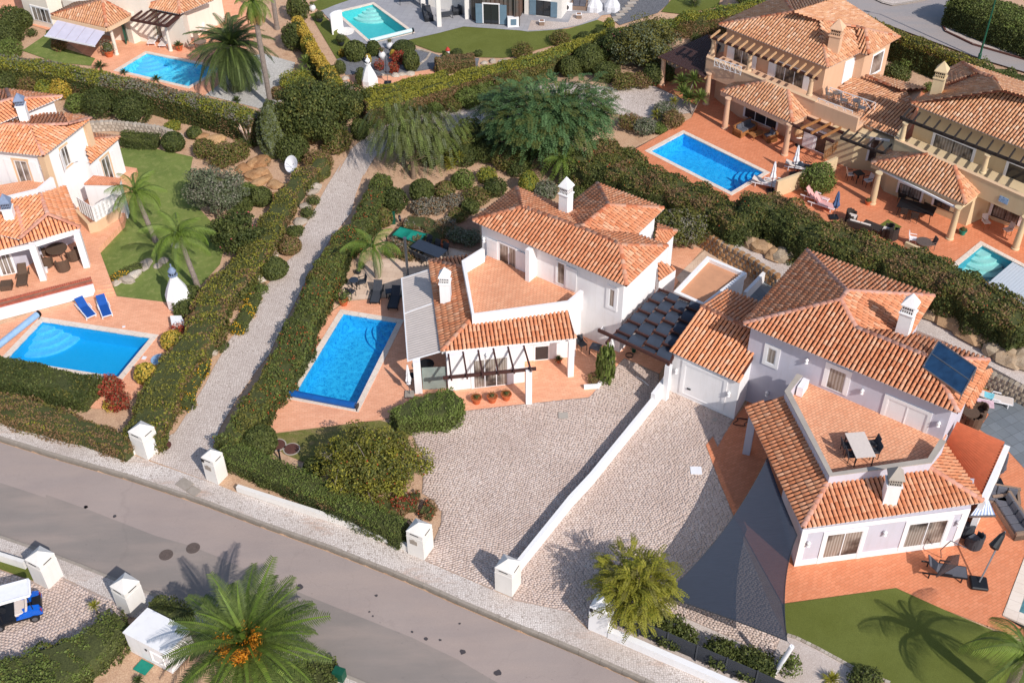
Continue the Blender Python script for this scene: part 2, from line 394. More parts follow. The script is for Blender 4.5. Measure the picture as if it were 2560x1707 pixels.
L['palmy'] = leafm('palm_leaflets_bright', ('#5A7424', '#7A9438', '#6A842E', '#92A446'), .3, .4)
L['palmd'] = leafm('palm_leaflets_dark', ('#3A4A22', '#526032', '#46562A', '#646E3E'), .2, .4)
L['dead'] = leafm('palm_leaf_dead', ('#8E6E40', '#A88654', '#987848', '#B49464'))
L['bottle'] = leafm('leaves_bottlebrush', ('#706E22', '#948E30', '#626E24', '#A69E3A'))
core_m = plain('foliage_inner_twigs', '#464a26', .95, .5, 14)
core_b = plain('foliage_inner_dry_twigs', '#3d3322', .95, .3, 4)
M['bark'] = plain('bark', '#7a6654', .95, .25, 8, bump=.5)
M['palmbark'] = plain('palm_trunk', '#8a7c72', .95, .25, 12, bump=.6)
M['wood'] = plain('dark_stained_wood', '#4a2c26', .7, .2, 8)
M['woodblk'] = plain('black_brown_wood', '#2c2624', .7, .2, 8)
M['woodlt'] = plain('pale_timber', '#c49a70', .7, .15, 8)
M['teak'] = plain('teak', '#a06c40', .6, .2, 8)
M['metal'] = plain('grey_metal', '#8c8f94', .35, .06, 4, .8)
M['alu'] = plain('white_aluminium', '#e6e6e8', .4, .04, 3)
M['dframe'] = plain('dark_window_frame', '#2c2c2e', .4, .05, 3)
M['blackp'] = plain('black_plastic', '#1d1e22', .45, .15, 6)
M['char'] = plain('charcoal_fabric', '#3c3e44', .85, .12, 10)
M['navy'] = plain('dark_blue_grey_table', '#343c4a', .45, .08, 5)
M['wicker'] = plain('brown_wicker', '#5e4a3c', .85, .3, 30, bump=.6)
M['wickerd'] = plain('dark_brown_wicker', '#3a302c', .85, .3, 30, bump=.6)
M['wickerg'] = plain('grey_brown_wicker', '#8a7464', .85, .25, 30, bump=.6)
M['blue'] = plain('blue_sling_fabric', '#1450a0', .8, .1, 6)
M['whitep'] = plain('white_plastic', '#f0eef0', .4, .04, 4)
M['pot'] = plain('terracotta_pot', '#c0643c', .8, .15, 8)
M['potw'] = plain('white_glazed_pot', '#e0dede', .35, .08, 8)
M['potb'] = plain('black_glazed_pot', '#24262c', .3, .1, 8)
M['teal'] = plain('teal_green_plastic', '#1a8470', .5, .15, 3)
M['cushion'] = plain('cream_cushion', '#d8cac0', .9, .06, 8)
M['cushg'] = plain('grey_cushion', '#5c5c64', .9, .08, 8)
M['rust'] = plain('rusty_brown_iron', '#5e3c34', .8, .2, 10)
M['iron'] = plain('dark_cast_iron', '#64564f', .7, .35, 26, bump=.5)
M['conc'] = plain('concrete', '#a09488', .95, .12, 4, bump=.2)
M['greenm'] = plain('green_painted_steel', '#14503c', .5, .1, 4)
M['shutg'] = plain('green_shutter_paint', '#1e5a48', .55, .08, 5)
M['shutb'] = plain('blue_grey_shutter_paint', '#6c8494', .55, .08, 5)
M['awn'] = plain('lilac_awning_fabric', '#cac4d2', .85, .05, 2)
M['bluecover'] = plain('pool_cover_blue', '#0e56a0', .5, .1, 4)
M['palecover'] = plain('pool_cover_pale_blue', '#94b4d4', .5, .1, 4)
M['milkcover'] = plain('pool_cover_milky', '#c8dcdc', .5, .06, 4)
M['rock'] = soil('limestone_boulder', ('#8a7864', '#aa9a86', '#98846c', '#bc8c5c'), .6, 1.5)
M['rockw'] = soil('pale_limestone_rock', ('#a89886', '#c8bcae', '#b4a494', '#8c7c6c'), .6, 1.5)
M['rocko'] = soil('ochre_sandstone', ('#9c7450', '#c4a078', '#b48c62', '#8c5a38'), .7, 1.2)
M['rubble'] = soil('rubble_stone', ('#8c7c6c', '#b4a490', '#9c8c7c', '#6c6054'), .7, 2)
t = NT('window_glass'); v = t.coord(1, kind='World')
cu = t.n('ShaderNodeTexWave'); cu.inputs['Scale'].default_value = 2.2; cu.inputs['Distortion'].default_value = 1.5; t.l(v, cu.inputs['Vector'])
col = t.mix(t.ramp(t.noise(v, .6, 3), [(.45, (0, 0, 0)), (.6, (1, 1, 1))]), t.ramp(cu.outputs[0], [(0, hexc('#84786c')), (1, hexc('#a8a098'))]), hexc('#3a3634'))
M['glass'] = t.fin(col, .12, None, .6)
t = NT('window_glass_dark'); M['glassd'] = t.fin(hexc('#2c3034'), .08, None, .7)
t = NT('solar_collector_glass'); v = t.coord(1, kind='Object'); M['solar'] = t.fin(t.ramp(t.noise(v, 2, 3), [(.3, hexc('#1c3450')), (.7, hexc('#2a4a6c'))]), .12, None, .8)
def sailm(name, hx, alpha, sc=1):
    t = NT(name); v = t.coord(1, kind='World'); c = hexc(hx)
    t.fin(t.ramp(t.noise(t.coord((1, 8, 1), .6, 'World'), 2, 3), [(.3, tuple(x*.85 for x in c)), (.7, c)]), .75, None, .3)
    tr = t.n('ShaderNodeBsdfTransparent'); mx = t.n('ShaderNodeMixShader'); mx.inputs[0].default_value = alpha
    t.l(tr.outputs[0], mx.inputs[1]); t.l(t.b.outputs[0], mx.inputs[2]); t.l(mx.outputs[0], t.out.inputs[0]); return t.m
M['sail'] = sailm('shade_sail_mesh', '#3a4250', .9)
M['sail_d'] = plain('dark_sail_fabric', '#3a4250', .8, .12, 2)
M['net'] = sailm('dark_shade_net', '#4a3c3c', .7)
M['corr'] = plain('corrugated_translucent_sheet', '#c0b4ac', .5, .06, 2)
M['frost'] = sailm('frosted_glass', '#a8b4ac', .6)
def watermat(name, deep, tint):
    t = NT(name); v = t.coord(1, kind='World')
    n = t.noise(v, 3.2, 3, .6); n2 = t.noise(v, 11, 2, .5)
    nb = t.bump(n2, .25, .02, t.bump(n, .35, .08))
    gl = t.n('ShaderNodeBsdfGlossy'); gl.inputs['Roughness'].default_value = .06; t.l(nb, gl.inputs['Normal'])
    tr = t.n('ShaderNodeBsdfTransparent'); tr.inputs[0].default_value = (*tint, 1)
    mx = t.n('ShaderNodeMixShader'); mx.inputs[0].default_value = .045; t.l(tr.outputs[0], mx.inputs[1]); t.l(gl.outputs[0], mx.inputs[2])
    t.l(mx.outputs[0], t.out.inputs[0]); return t.m
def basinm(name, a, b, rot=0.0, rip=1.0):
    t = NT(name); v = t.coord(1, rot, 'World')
    vo = t.n('ShaderNodeTexVoronoi', feature='SMOOTH_F1'); vo.inputs['Scale'].default_value = 4.2  # pools: bright caustic cells of rippled water painted into the basin colour
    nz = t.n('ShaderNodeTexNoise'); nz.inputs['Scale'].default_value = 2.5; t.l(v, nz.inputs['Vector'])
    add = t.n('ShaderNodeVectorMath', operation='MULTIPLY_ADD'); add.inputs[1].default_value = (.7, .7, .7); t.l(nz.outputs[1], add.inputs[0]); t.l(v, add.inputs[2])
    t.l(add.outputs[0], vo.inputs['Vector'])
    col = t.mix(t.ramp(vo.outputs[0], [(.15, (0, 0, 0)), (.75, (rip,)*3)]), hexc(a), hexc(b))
    fine_rip = t.n('ShaderNodeTexNoise'); fine_rip.inputs['Scale'].default_value = 11; fine_rip.inputs['Detail'].default_value = 4; t.l(v, fine_rip.inputs['Vector'])  # finer ripple-light mottling, also put into the colour
    col = t.mix(t.ramp(fine_rip.outputs[0], [(.45, (0, 0, 0)), (.6, (rip*.8,)*3)]), col, hexc(b))
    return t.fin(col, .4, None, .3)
# ------------------------------------------------------------------ ground
def inset(pts, d):
    """positive d shrinks"""
    P = [Vector((p[0], p[1])) for p in pts]; n = len(P)
    a = sum(P[i].x*P[(i+1) % n].y-P[(i+1) % n].x*P[i].y for i in range(n)); s = 1 if a > 0 else -1
    out = []
    for i in range(n):
        e0 = (P[i]-P[i-1]).normalized(); e1 = (P[(i+1) % n]-P[i]).normalized()
        n0 = Vector((-e0.y, e0.x))*s; n1 = Vector((-e1.y, e1.x))*s
        b = (n0+n1); k = b.dot(n0); b = b/k if abs(k) > .2 else n0
        out.append(P[i]+b*d)
    return [Vector((p.x, p.y, pts[0][2] if len(pts[0]) > 2 else 0)) for p in out]
DIG = []
def sheet(name, mat, pts, dz=0.01, holes=(), flat=None, kind='structure', parent=None):
    loops = [[Vector((p[0], p[1], 0)) for p in pts]]+[[Vector((p[0], p[1], 0)) for p in h] for h in holes]
    allp = [p for lp in loops for p in lp]; tris = tessellate_polygon(loops)
    bm = bmesh.new(); vs = [bm.verts.new(p) for p in allp]
    for t_ in tris:
        a, b, c = (allp[i] for i in t_)
        t_ = t_ if (b-a).cross(c-a).z > 0 else t_[::-1]
        try: bm.faces.new([vs[i] for i in t_])
        except Exception: pass
    if flat is None:
        z = T([p.x for p in allp], [p.y for p in allp])
        if z.max()-z.min() > .02:
            for _ in range(5):
                es = [e for e in bm.edges if e.calc_length() > 1.6]
                if not es: break
                bmesh.ops.subdivide_edges(bm, edges=es, cuts=1)
            bmesh.ops.triangulate(bm, faces=bm.faces)
        z = T([v.co.x for v in bm.verts], [v.co.y for v in bm.verts])
        for v, zz in zip(bm.verts, z): v.co.z = float(zz)+dz
    else:
        for v in bm.verts: v.co.z = flat
    me = bpy.data.meshes.new(name); bm.to_mesh(me); bm.free(); me.materials.append(mat)
    o = bpy.data.objects.new(name, me); COL.objects.link(o)
    if kind: o['kind'] = kind
    return o
def setts(name, pts, size=.15, rot=0.0, parent=None, dz=0.012):
    P = [(p[0], p[1]) for p in pts]; xs = [p[0] for p in P]; ys = [p[1] for p in P]
    cx_, cy_ = (min(xs)+max(xs))/2, (min(ys)+max(ys))/2; Rr = max(max(xs)-min(xs), max(ys)-min(ys))*.75
    n = int(Rr/size)+2; nr = int(Rr/(size*.86))+2
    J, I = np.meshgrid(np.arange(-nr, nr), np.arange(-n, n), indexing='ij')
    U = (I+.5*(J % 2))*size; V_ = J*size*.86
    c_, s_ = math.cos(rot), math.sin(rot)
    jx = RNG.normal(0, .13*size, U.shape); jw = RNG.uniform(.86, 1.0, U.shape); jh = RNG.uniform(.84, .98, U.shape)
    U = (U+jx).ravel(); V_ = V_.ravel(); jw = jw.ravel(); jh = jh.ravel()
    hw = size/2*jw*.98; hh = size*.43*jh*.99
    cor = []
    for a, b in ((-1, -1), (1, -1), (1, 1), (-1, 1)):
        cor.append(np.stack([U+a*hw+RNG.normal(0, .012, U.shape), V_+b*hh+RNG.normal(0, .012, U.shape)], -1))
    Q = np.stack(cor, 1)                      # N,4,2
    X = Q[..., 0]; Y = Q[..., 1]
    Y = Y+.35*np.sin(X*.55+1)+.12*np.sin(X*1.7+Y*.4); X = X+.2*np.sin(Y*.6)
    x = cx_+X*c_-Y*s_; y = cy_+X*s_+Y*c_
    mx, my = x.mean(1), y.mean(1); ok = sdist(mx, my, P) > .05
    x, y, mx, my = x[ok], y[ok], mx[ok], my[ok]; N = len(x)
    z = T(mx, my)[:, None]+dz; h = RNG.uniform(.008, .018, (N, 1)); tlt = RNG.normal(0, .002, (N, 4))
    b = np.stack([x, y, np.broadcast_to(z-.01, x.shape)], -1)
    k = .92; t_ = np.stack([mx[:, None]+(x-mx[:, None])*k, my[:, None]+(y-my[:, None])*k, z+h+tlt], -1)
    V = np.concatenate([b, t_], 1).reshape(-1, 3)
    f = np.array([(4, 5, 6, 7), (0, 1, 5, 4), (1, 2, 6, 5), (2, 3, 7, 6), (3, 0, 4, 7)])
    F = (np.arange(N)[:, None, None]*8+f[None]).reshape(-1, 4)
    print(name, N)
    return npmesh(name, V, F, M['sett'], parent, 'stuff')
# --- pools
def up_wound(P):
    a = sum(P[i].x*P[(i+1) % len(P)].y-P[(i+1) % len(P)].x*P[i].y for i in range(len(P)))
    return P if a > 0 else P[::-1]
def pool(pts, label, z0, basin, water, cop=.34, step=None, group=None, depth=1.0, copm=None, line=True, sr=2.0, stepm=None):
    c = sum(pts, Vector())/4
    t_ = thing('swimming_pool', label, 'swimming pool', (c.x, c.y, z0), group=group)
    out = [Vector((p.x, p.y, z0)) for p in pts]; inn = inset(out, cop)
    mb = MB()
    for i in range(4):
        a, b = out[i], out[(i+1) % 4]; d, e = inn[i], inn[(i+1) % 4]
        z1 = z0+.05
        L_ = (b-a).length; n = max(2, int(L_/.62))
        for k in range(n):
            g = .006/L_*1.0; s0, s1 = k/n+g, (k+1)/n-g
            q = [a.lerp(b, s0), a.lerp(b, s1), d.lerp(e, s1), d.lerp(e, s0)]
            mb.prism(q, z0-.05, z1)
    # coping slabs as single parts
    copm = copm or M['coping']
    f = 0
    for i in range(4):
        a, b = out[i], out[(i+1) % 4]; d, e = inn[i], inn[(i+1) % 4]; L_ = (b-a).length; n = max(2, round(L_/.62))
        for k in range(n):
            g = .005/L_; s0, s1 = k/n+g, (k+1)/n-g
            MB().prism([a.lerp(b, s0), a.lerp(b, s1), d.lerp(e, s1), d.lerp(e, s0)], z0-.06, z0+.05+random.uniform(-.003, .003)).build('coping_slab', copm, t_)
    mb = MB(); zb = z0-depth; zt = z0-.02; P = [Vector((p.x, p.y, 0)) for p in inn]
    ar = sum(P[i].x*P[(i+1) % 4].y-P[(i+1) % 4].x*P[i].y for i in range(4))
    if ar < 0: P = P[::-1]
    vs = [(p.x, p.y, zb) for p in P]+[(p.x, p.y, zt) for p in P]
    mb.add(vs, [(0, 1, 2, 3)]+[((i+1) % 4, i, 4+i, 4+(i+1) % 4) for i in range(4)])
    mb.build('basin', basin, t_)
    w = inset(out, cop-.01); mb = MB(); mb.poly([Vector((p.x, p.y, z0-.1)) for p in up_wound(w)]).build('water', water, t_)
    if step is not None:
        cn = inn[step]; A = (inn[(step+1) % 4]-cn).normalized(); B = (inn[(step-1) % 4]-cn).normalized()
        for k in range(4):
            r = sr*(1-k*.22); zz = z0-depth+.19*(k+1)
            q = [cn]+[cn+(A*math.cos(u)+B*math.sin(u))*r for u in np.linspace(0, math.pi/2, 10)]
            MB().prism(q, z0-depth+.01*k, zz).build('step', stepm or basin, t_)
    return out, inn
PO = {}
w_blue = watermat('pool_water_blue', None, (.76, .96, 1.0)); w_teal = watermat('pool_water_teal', None, (.84, .98, .99))
b_main = basinm('pool_mosaic_blue_caustics', '#0484c4', '#3cc0ec'); b_left = basinm('pool_liner_light_blue_caustics', '#14a4d8', '#28b0e2', rip=.35)
b_top = basinm('pool_mosaic_turquoise_caustics', '#18a8dc', '#74e2f4'); b_teal = basinm('pool_mosaic_teal_caustics', '#46bcc0', '#68d0cc', rip=.5)
b_pe = basinm('pool_mosaic_deep_blue_caustics', '#048ad0', '#3cc0f0'); b_cov = basinm('pool_tiles_grey_teal_caustics', '#3498ac', '#4cacbc', rip=.5)
st_l = basinm('pool_steps_light_blue_caustics', '#50b4e8', '#6cc4f0'); st_t = basinm('pool_steps_pale_caustics', '#a0d0cc', '#b4dcd4')
b_gr = basinm('pool_grey_mosaic_caustics', '#5c7c84', '#7c9ca0', rip=.6)
PL = [
 ('main', WS('f 752,1262 1320,1355/j 915,682 265,560', 0.0), 'bright blue rectangular pool with a rolled blue cover beside the central white villa', 0.0, b_main, w_blue, dict(step=1, cop=.34)),
 ('left', None, 'light blue pool on the terrace with two blue sunbeds at the left edge', 0.0, b_left, w_blue, dict(step=0, cop=.36, stepm=st_l, sr=2.3)),
 ('top', WS('a 1300,460 2010,605 1685,795 1010,635', 0.0), 'turquoise pool below the white awning and behind the long hedge, top left', 0.0, b_top, w_teal, dict(step=0, cop=.3, stepm=st_l)),
 ('grey', WS('b 690,110 1050,25 1420,295 1010,395', 0.0), 'teal pool in grey paving with a white shower wall at its corner', 0.0, b_teal, w_teal, dict(step=1, cop=.3, stepm=st_t)),
 ('peach', None, 'deep blue pool on the red terrace of the peach villa behind the big hedge', PH, b_pe, w_blue, dict(step=1, cop=.32)),
 ('cover', None, 'teal pool half hidden by a pale slatted cover at the right edge', PH, b_cov, w_teal, dict(step=0, cop=.32, stepm=st_t, sr=2.2)),
 ('corner', None, 'grey mosaic pool cut by the lower right edge of the picture', 0.0, b_gr, w_teal, dict(cop=.6)),
]
q = WS('e 360,1330 1415,1490/i 1075,412', 0.0); PL[1] = PL[1][:1]+([q[0], q[1], q[2], q[2]+q[0]-q[1]],)+PL[1][2:]
q = WS('c 1525,1165/g 2300,45 2040,200', PH); v_ = (q[2]-q[1]).normalized()*4.3; PL[4] = PL[4][:1]+([q[0], q[1], q[1]+v_, q[0]+v_],)+PL[4][2:]
q = WS('h 1965,655 1705,865 2352,860', PH); PL[5] = PL[5][:1]+([q[0], q[0]+(q[2]-q[0]).normalized()*7.6, q[1]+(q[2]-q[0]).normalized()*7.6, q[0]+(q[1]-q[0]).normalized()*4.4],)+PL[5][2:]
q = WS('p 2160,965 2352,455 2300,1020', 0.0)
u = (q[1]-q[0]).normalized(); w_ = Vector((u.y, -u.x, 0)); PL[6] = PL[6][:1]+([q[0], q[0]+u*8, q[0]+u*8+w_*4.4, q[0]+w_*4.4],)+PL[6][2:]
PL[5][1][2] = PL[5][1][3]+(PL[5][1][1]-PL[5][1][0])
for nm, pts, lab, z0, bm_, wm, kw in PL:
    PO[nm] = pool(pts, lab, z0, bm_, wm, **kw)[0]; DIG.append((inset(PO[nm], -.0), -2.2, .45))
# --- terrain sheet
ROAD = WS('i -250,860 0,935 500,1090 1120,1268 1800,1495/n 0,155 620,378 1220,612 1480,722 1790,862 2352,1102/o 230,1160 590,1310 1180,1575 2600,2250 1500,3300', 0.0)
lowk = WS('n 1600,1830 1000,1568 790,1480/m 1650,880 1500,815 1230,715 690,495 300,350 0,250 -500,60', 0.0)
ROADP = ROAD + lowk
FARROAD = WS('d 560,-130 700,5 1000,170 1500,355 1950,520 2352,640 2700,760 3100,560 2352,515 1900,385 1660,275 1630,225 1720,195 1745,-20 1750,-150', 0.0)
def dz_(p): return float(T(p.x, p.y))
FARZ = PH
FARROAD = WS('d 560,-130 700,5 1000,170 1500,355 1950,520 2352,640 2700,760 3000,700 2352,530 1900,400 1660,285 1630,225 1720,195 1745,-20 1750,-150', FARZ-.12)
DIG.append((ROADP, -.35, .55)); DIG.append((FARROAD, -.3, .55))
gx = np.arange(-62, 76, .5); gy = np.arange(18, 128, .5)
X, Y = np.meshgrid(gx, gy, indexing='ij'); Z = T(X, Y)-.03
for poly, d, ex in DIG:
    s = sdist(X, Y, poly); Z = np.where(s > -ex, Z*0+(0 if True else 0)+np.where(s > -ex, (PH if poly is FARROAD or (T(poly[0].x, poly[0].y) > .5) else 0)+d, 0), Z)
nx, ny = X.shape
X = X.copy(); Y = Y.copy()
X[0] = -1500; X[-1] = 1500; Y[:, 0] = -1500; Y[:, -1] = 1800
idx = np.arange(nx*ny).reshape(nx, ny)
F = np.stack([idx[:-1, :-1], idx[1:, :-1], idx[1:, 1:], idx[:-1, 1:]], -1).reshape(-1, 4)
npmesh('ground', np.stack([X, Y, Z], -1).reshape(-1, 3), F, M['soil'], None, 'structure', smooth=True)
# --- roads, kerbs, pavements
sheet('road', M['road'], ROADP, flat=-.12)
dk = WS('i -250,1190 0,1290 400,1420/m 400,-130 780,5 1100,130 1400,245 1680,322 2000,450 2290,590/n 50,600 450,770 900,950 1380,1140 1800,1340 2200,1575 3000,1950 1900,3200', 0.0) + lowk
sheet('road_resurfaced_lane', M['road2'], inset(dk, .02), flat=-.116)
def kerb(name, line, z0, w=.16, up=.13, stone=1.0, mat='conc', side=1):
    k = MB(); obs = []
    root = None
    P = [Vector((p.x, p.y, 0)) for p in line]
    for i in range(len(P)-1):
        a, b = P[i], P[i+1]; d = (b-a); n = max(1, round(d.length/stone)); nn = Vector((-d.y, d.x, 0)).normalized()*w*side
        for j in range(n):
            g = .008/d.length; s0, s1 = j/n+g, (j+1)/n-g; p0, p1 = a.lerp(b, s0), a.lerp(b, s1)
            mb = MB().prism([p0, p1, p1+nn, p0+nn], z0-.2, z0+up+random.uniform(-.006, .006))
            if root is None:
                root = mb.build(name, M[mat], None, 'structure'); ORG[root.name] = Vector((0, 0, 0))
            else: mb.build('kerb_stone', M[mat], root)
    return root
k1 = WS('i -250,848 0,922 500,1078 1120,1256 1800,1482/n 0,142 620,362 1220,598 1480,706 1790,846 2352,1086/o 230,1148 590,1298 1180,1560 2000,1950', -.12)
kerb('kerb', k1, -.12, side=1)
kerb('kerb', lowk[:], -.12, side=1)
kf = WS('d 3000,700 2352,530 1900,400 1660,285 1630,225 1720,195', FARZ-.12); kerb('kerb', kf, FARZ-.12, side=1, mat='rust')
kerb('kerb', WS('d 960,-30 1080,30 1180,55 1300,40 1500,0', FARZ-.12), FARZ-.12, side=1)
sheet('far_road', M['road3'], FARROAD, flat=FARZ-.12)
off = lambda line, d: [p+d*0 for p in line]
def shift(line, w):
    out = []
    for i, p in enumerate(line):
        a = line[max(0, i-1)]; b = line[min(len(line)-1, i+1)]; d = (b-a).normalized(); out.append(Vector((p.x-d.y*w, p.y+d.x*w, 0)))
    return out
walk_in = shift(k1, .15)
wall_line = WS('o 2400,1830 1850,1600 860,1180 680,1095 500,930 0,825/n 2280,810 2130,745 1505,478 1360,400 800,180 240,0/i 2110,1392 1945,1325 1330,1112 1200,1062 620,900 0,740 -250,670', 0.0)
sheet('pavement', M['walk'], walk_in+wall_line, 0.0)
wl2 = shift(lowk, .15)
sheet('pavement_lower', M['walk'], wl2+WS('m -500,200 0,400 210,460 430,735 540,620 1000,830 1180,980 1600,1000 1700,1100/n 600,1500 800,1600 1500,1900', 0.0), 0.0)
# far pavement strip with pebbles
sheet('far_pavement', M['gravel'], shift(kf, .15)+WS('d 1690,190 1730,170 1900,230 2352,400 3000,600', FARZ), flat=FARZ)
sheet('far_pavement', M['gravel'], shift(WS('d 960,-30 1080,30 1180,55 1300,40 1500,0', FARZ), .15)+WS('d 1500,-60 960,-80', FARZ), flat=FARZ)
# --- lane and court
LANE = WS('i 1335,1105 1390,1020 1480,900 1560,860 1700,640 1830,430 1900,290 2050,30/f -120,1380 0,1230 60,1080 130,1010 250,960 280,830 390,740 385,600 450,500 520,380 580,260 640,150 760,-40/b 720,1560 850,1330 960,1230 1250,1060 1640,1000 1800,960 2230,845/c 100,790 430,740 870,782 1240,760 1400,830 1640,945 1600,1010 1500,1020 1180,1060 880,1010 400,1060/b 2060,1090 1800,1150 1300,1260 1060,1400 960,1568/f 960,50 890,230 850,400 660,640 480,930 330,1240 160,1568/i 2400,165 2300,290 2130,530 1970,800 1890,1000 2010,1200 1945,1325')
sheet('lane', M['lane'], LANE, .012)
# --- driveways with real setts
DRV1 = WS('j 1340,815 1830,668/k 0,615 690,543 910,290 1000,195 1310,335 1310,470 1400,400 1245,560 640,1260 400,1568/o 60,440/n 2250,640 2130,742 1505,475 1590,290 1650,150 1655,30/j 1640,1560 1600,1480 1480,1400 1500,1100 1400,900', 0.0)
sheet('driveway', M['grout'], DRV1, .005); setts('limestone_sett_paving', DRV1, rot=R(20))
DRV2 = WS('k 1410,405 1410,492 1530,520 1850,683 1975,742 1900,860 1832,990 1790,892 1725,972 1850,1300 1960,1568/p 90,868 232,1140 180,1175 90,1370/o 2352,1330 2050,1205 1430,935 860,870/n 2352,830 2352,500/k 640,1262 1245,562', 0.0)
DRV2 = WS('k 1400,402 1410,492 1530,520 1850,683 1975,742 1900,860 1832,990 1790,892 1725,972 1850,1300 1960,1568/p 90,868 232,1140 180,1175 90,1370/o 2352,1330 2050,1205 1430,935 860,1000 690,1090 500,932 0,822 40,640 80,440/k 400,1568 640,1262 1245,562', 0.0)
sheet('driveway', M['grout'], DRV2, .005); setts('limestone_sett_paving', DRV2, rot=R(-12))
DRV3 = WS('m -500,330 0,560 290,660 430,735 540,625 1000,830 1170,980 880,1080 700,1180 450,1330 330,1430 0,1450 -600,1500', 0.0)
sheet('driveway', M['grout'], DRV3, .005); setts('limestone_sett_paving', DRV3, size=.17, rot=R(-20))
# --- central villa terraces
TER1 = WS('j 120,868 1110,745 1360,690 1830,670/k 0,617 690,545 912,292 1000,197 1312,337 1400,200/g 1700,1225 1440,1080 1560,885 1700,720 1300,650 1000,500 0,600/f 1890,770 1560,1000 1300,1150 800,1190 730,1240 590,1345 470,1568/j 400,250 310,370 250,570 110,700 30,820', 0.0)
sheet('terrace', M['terra'], TER1, .02, holes=[PO['main']])
sheet('patio', M['beige'], WS('f 760,1060 880,950 1000,830 1250,800 1380,770 1580,680 1750,720 1890,770 1950,900 1320,1140 800,1186', 0.0), .028)
sheet('stone_path', M['beige'], WS('g 1735,715 1545,890 1460,980 1560,1100 1760,1000 2090,960', 0.0), .026)
sheet('front_garden_grass', M['dry'], WS('j 125,872 1105,750 1250,790 1250,900 700,1150 420,1120 250,1050 140,950', 0.0), .008)
sheet('mulch_bed', M['mulch'], WS('f 1190,600 1300,450 1700,480 1760,520 2040,380 1990,480 2000,760 1750,710 1580,680 1270,800 1120,740', 0.0), .006)
# --- right villa
TER2 = WS('k 1980,742 2090,600/l 0,300 600,200 1300,100 1900,300 2352,-100 2800,400 2352,1000/p 2352,440 2155,968 2352,1090 2352,1180 1640,915 1212,720 198,860/o 1980,90/k 1850,1300 1728,972 1790,895 1832,988 1900,862', 0.0)
sheet('terrace', M['terra3'], TER2, .018, holes=[])
sheet('slate_terrace', M['slate'], WS('l 1880,560 2120,480 2180,330 2352,340 2700,600 2700,1300 2352,1180 2170,980 1950,830 2040,700', 0.0), .03)
sheet('turf_patch', M['turf'], WS('l 2040,360 2170,400 2120,520 1980,470', 0.0), .04)
LAWN2 = WS('p 200,864 1210,722 1640,915 2352,1215 2900,1400 2352,1900 1500,1750 1160,1572 860,1448 500,1252 240,1138', 0.0)
sheet('artificial_lawn', M['turf'], LAWN2, .022)
sheet('gravel_bed', M['gravel'], WS('p 180,1178 240,1140 500,1254 860,1450 820,1572 1160,1600 1160,1900 -700,1500/o 1600,1500 680,1100 860,1010 1430,937 2050,1207 2352,1332/p 95,1368', 0.0), .006)
# --- left villa
LPL = WS('e -500,1650 0,1398 340,1275 850,1140 1045,1146 1512,1202 1650,1350 1600,1500/i 1560,170 1350,400 1180,560 900,650 -400,500', 0.0)
sheet('terrace', M['terra'], LPL, .02, holes=[PO['left']])
LZ = .45
UP1 = WS('e -700,1330 0,1285 420,1170 845,1060 1000,1040 878,712 1100,480 1130,300/a 1220,1500 1100,1480/e 0,0 -700,400', LZ)
MB().prism(UP1, -.1, LZ).build('upper_terrace', M['terra'], None, 'structure')
for k in range(3):
    z = LZ-.15*(k+1)
    a = WS(f'e {845-5*k},{1062+28*k} {1000+10*k},{1040+30*k} {1010+10*k},{1070+30*k} {850-5*k},{1092+28*k}', z+.1)
    MB().prism(a, 0, max(z+.12, .05)).build('terrace_step', M['terra'], None, 'structure')
LAWNL = WS('e 1000,1042 1045,1142 1510,1198 1700,1150 1850,980 1960,860 2000,700 1900,500 1720,300 1700,0/a 1720,1400 1400,1330 1060,1318 900,1450/e 900,300 860,700', 0.0)
sheet('lawn', M['lawn'], LAWNL, .01)
# --- top left villa
sheet('terrace', M['terra'], WS('a -300,160 250,215 450,280 800,520 850,700 1350,880 1720,930 1960,750 2300,300 2300,-150 600,-200 -300,-60', 0.0), .02, holes=[PO['top']])
sheet('lawn', M['lawn'], WS('a 200,455 400,320 420,270 560,430 850,525 810,590 500,560', 0.0), .03)
sheet('pebble_bed', M['whitegravel'], WS('a 1760,830 1950,720 2250,500 2352,480/b 350,560 250,900 50,960/a 2352,990 2280,960 2000,890', 0.0), .01)
# --- grey villa
GZ = .0
sheet('grey_patio', M['greypave'], WS('b 580,100 700,50 1050,-70 2400,-200/c 1000,-150 880,130 800,140 760,180 600,230 400,270 140,285/b 2352,275 1850,240 1620,300 1350,360 1200,440 900,380 860,380', None), .02, holes=[PO['grey']])
sheet('artificial_lawn', M['turf'], WS('b 480,130 560,105 860,385 820,500 720,530', None), .015)
sheet('artificial_lawn', M['turf'], WS('b 490,30 700,-60 1100,-90 1000,0 560,98', None), .015)
sheet('artificial_lawn', M['turf'], WS('b 1330,370 1620,302 1850,243 2352,277/c 140,287 500,262 760,182 900,230 850,280 400,400 0,510/b 2200,520 1990,515 1600,470', None), .03)
sheet('pebble_strip', M['gravel'], WS('c 140,278 170,185 500,205 540,130 760,120 790,150 600,225 400,262', None), .035)
sheet('gravel_garden', M['greygravel'], WS('b 720,532 900,390 1200,442 1400,440 1560,470 1640,500 1990,520 1960,640 1560,620 1400,640 1250,670 1000,660 800,670', None), .012)
sheet('gravel_garden', M['greygravel'], WS('c 880,130 1000,-120 1450,-120 1390,40 1300,120 960,230 900,180', None), .04)
sheet('artificial_lawn', M['turf'], WS('c 1330,110 1440,-20 1460,-100 1900,-100 1830,70 1500,130', None), .05)
sheet('side_terrace', M['terra'], WS('b 800,700 900,660 1000,690 1250,680 1560,620 1600,660 1050,790 890,830 840,770', None), .03)
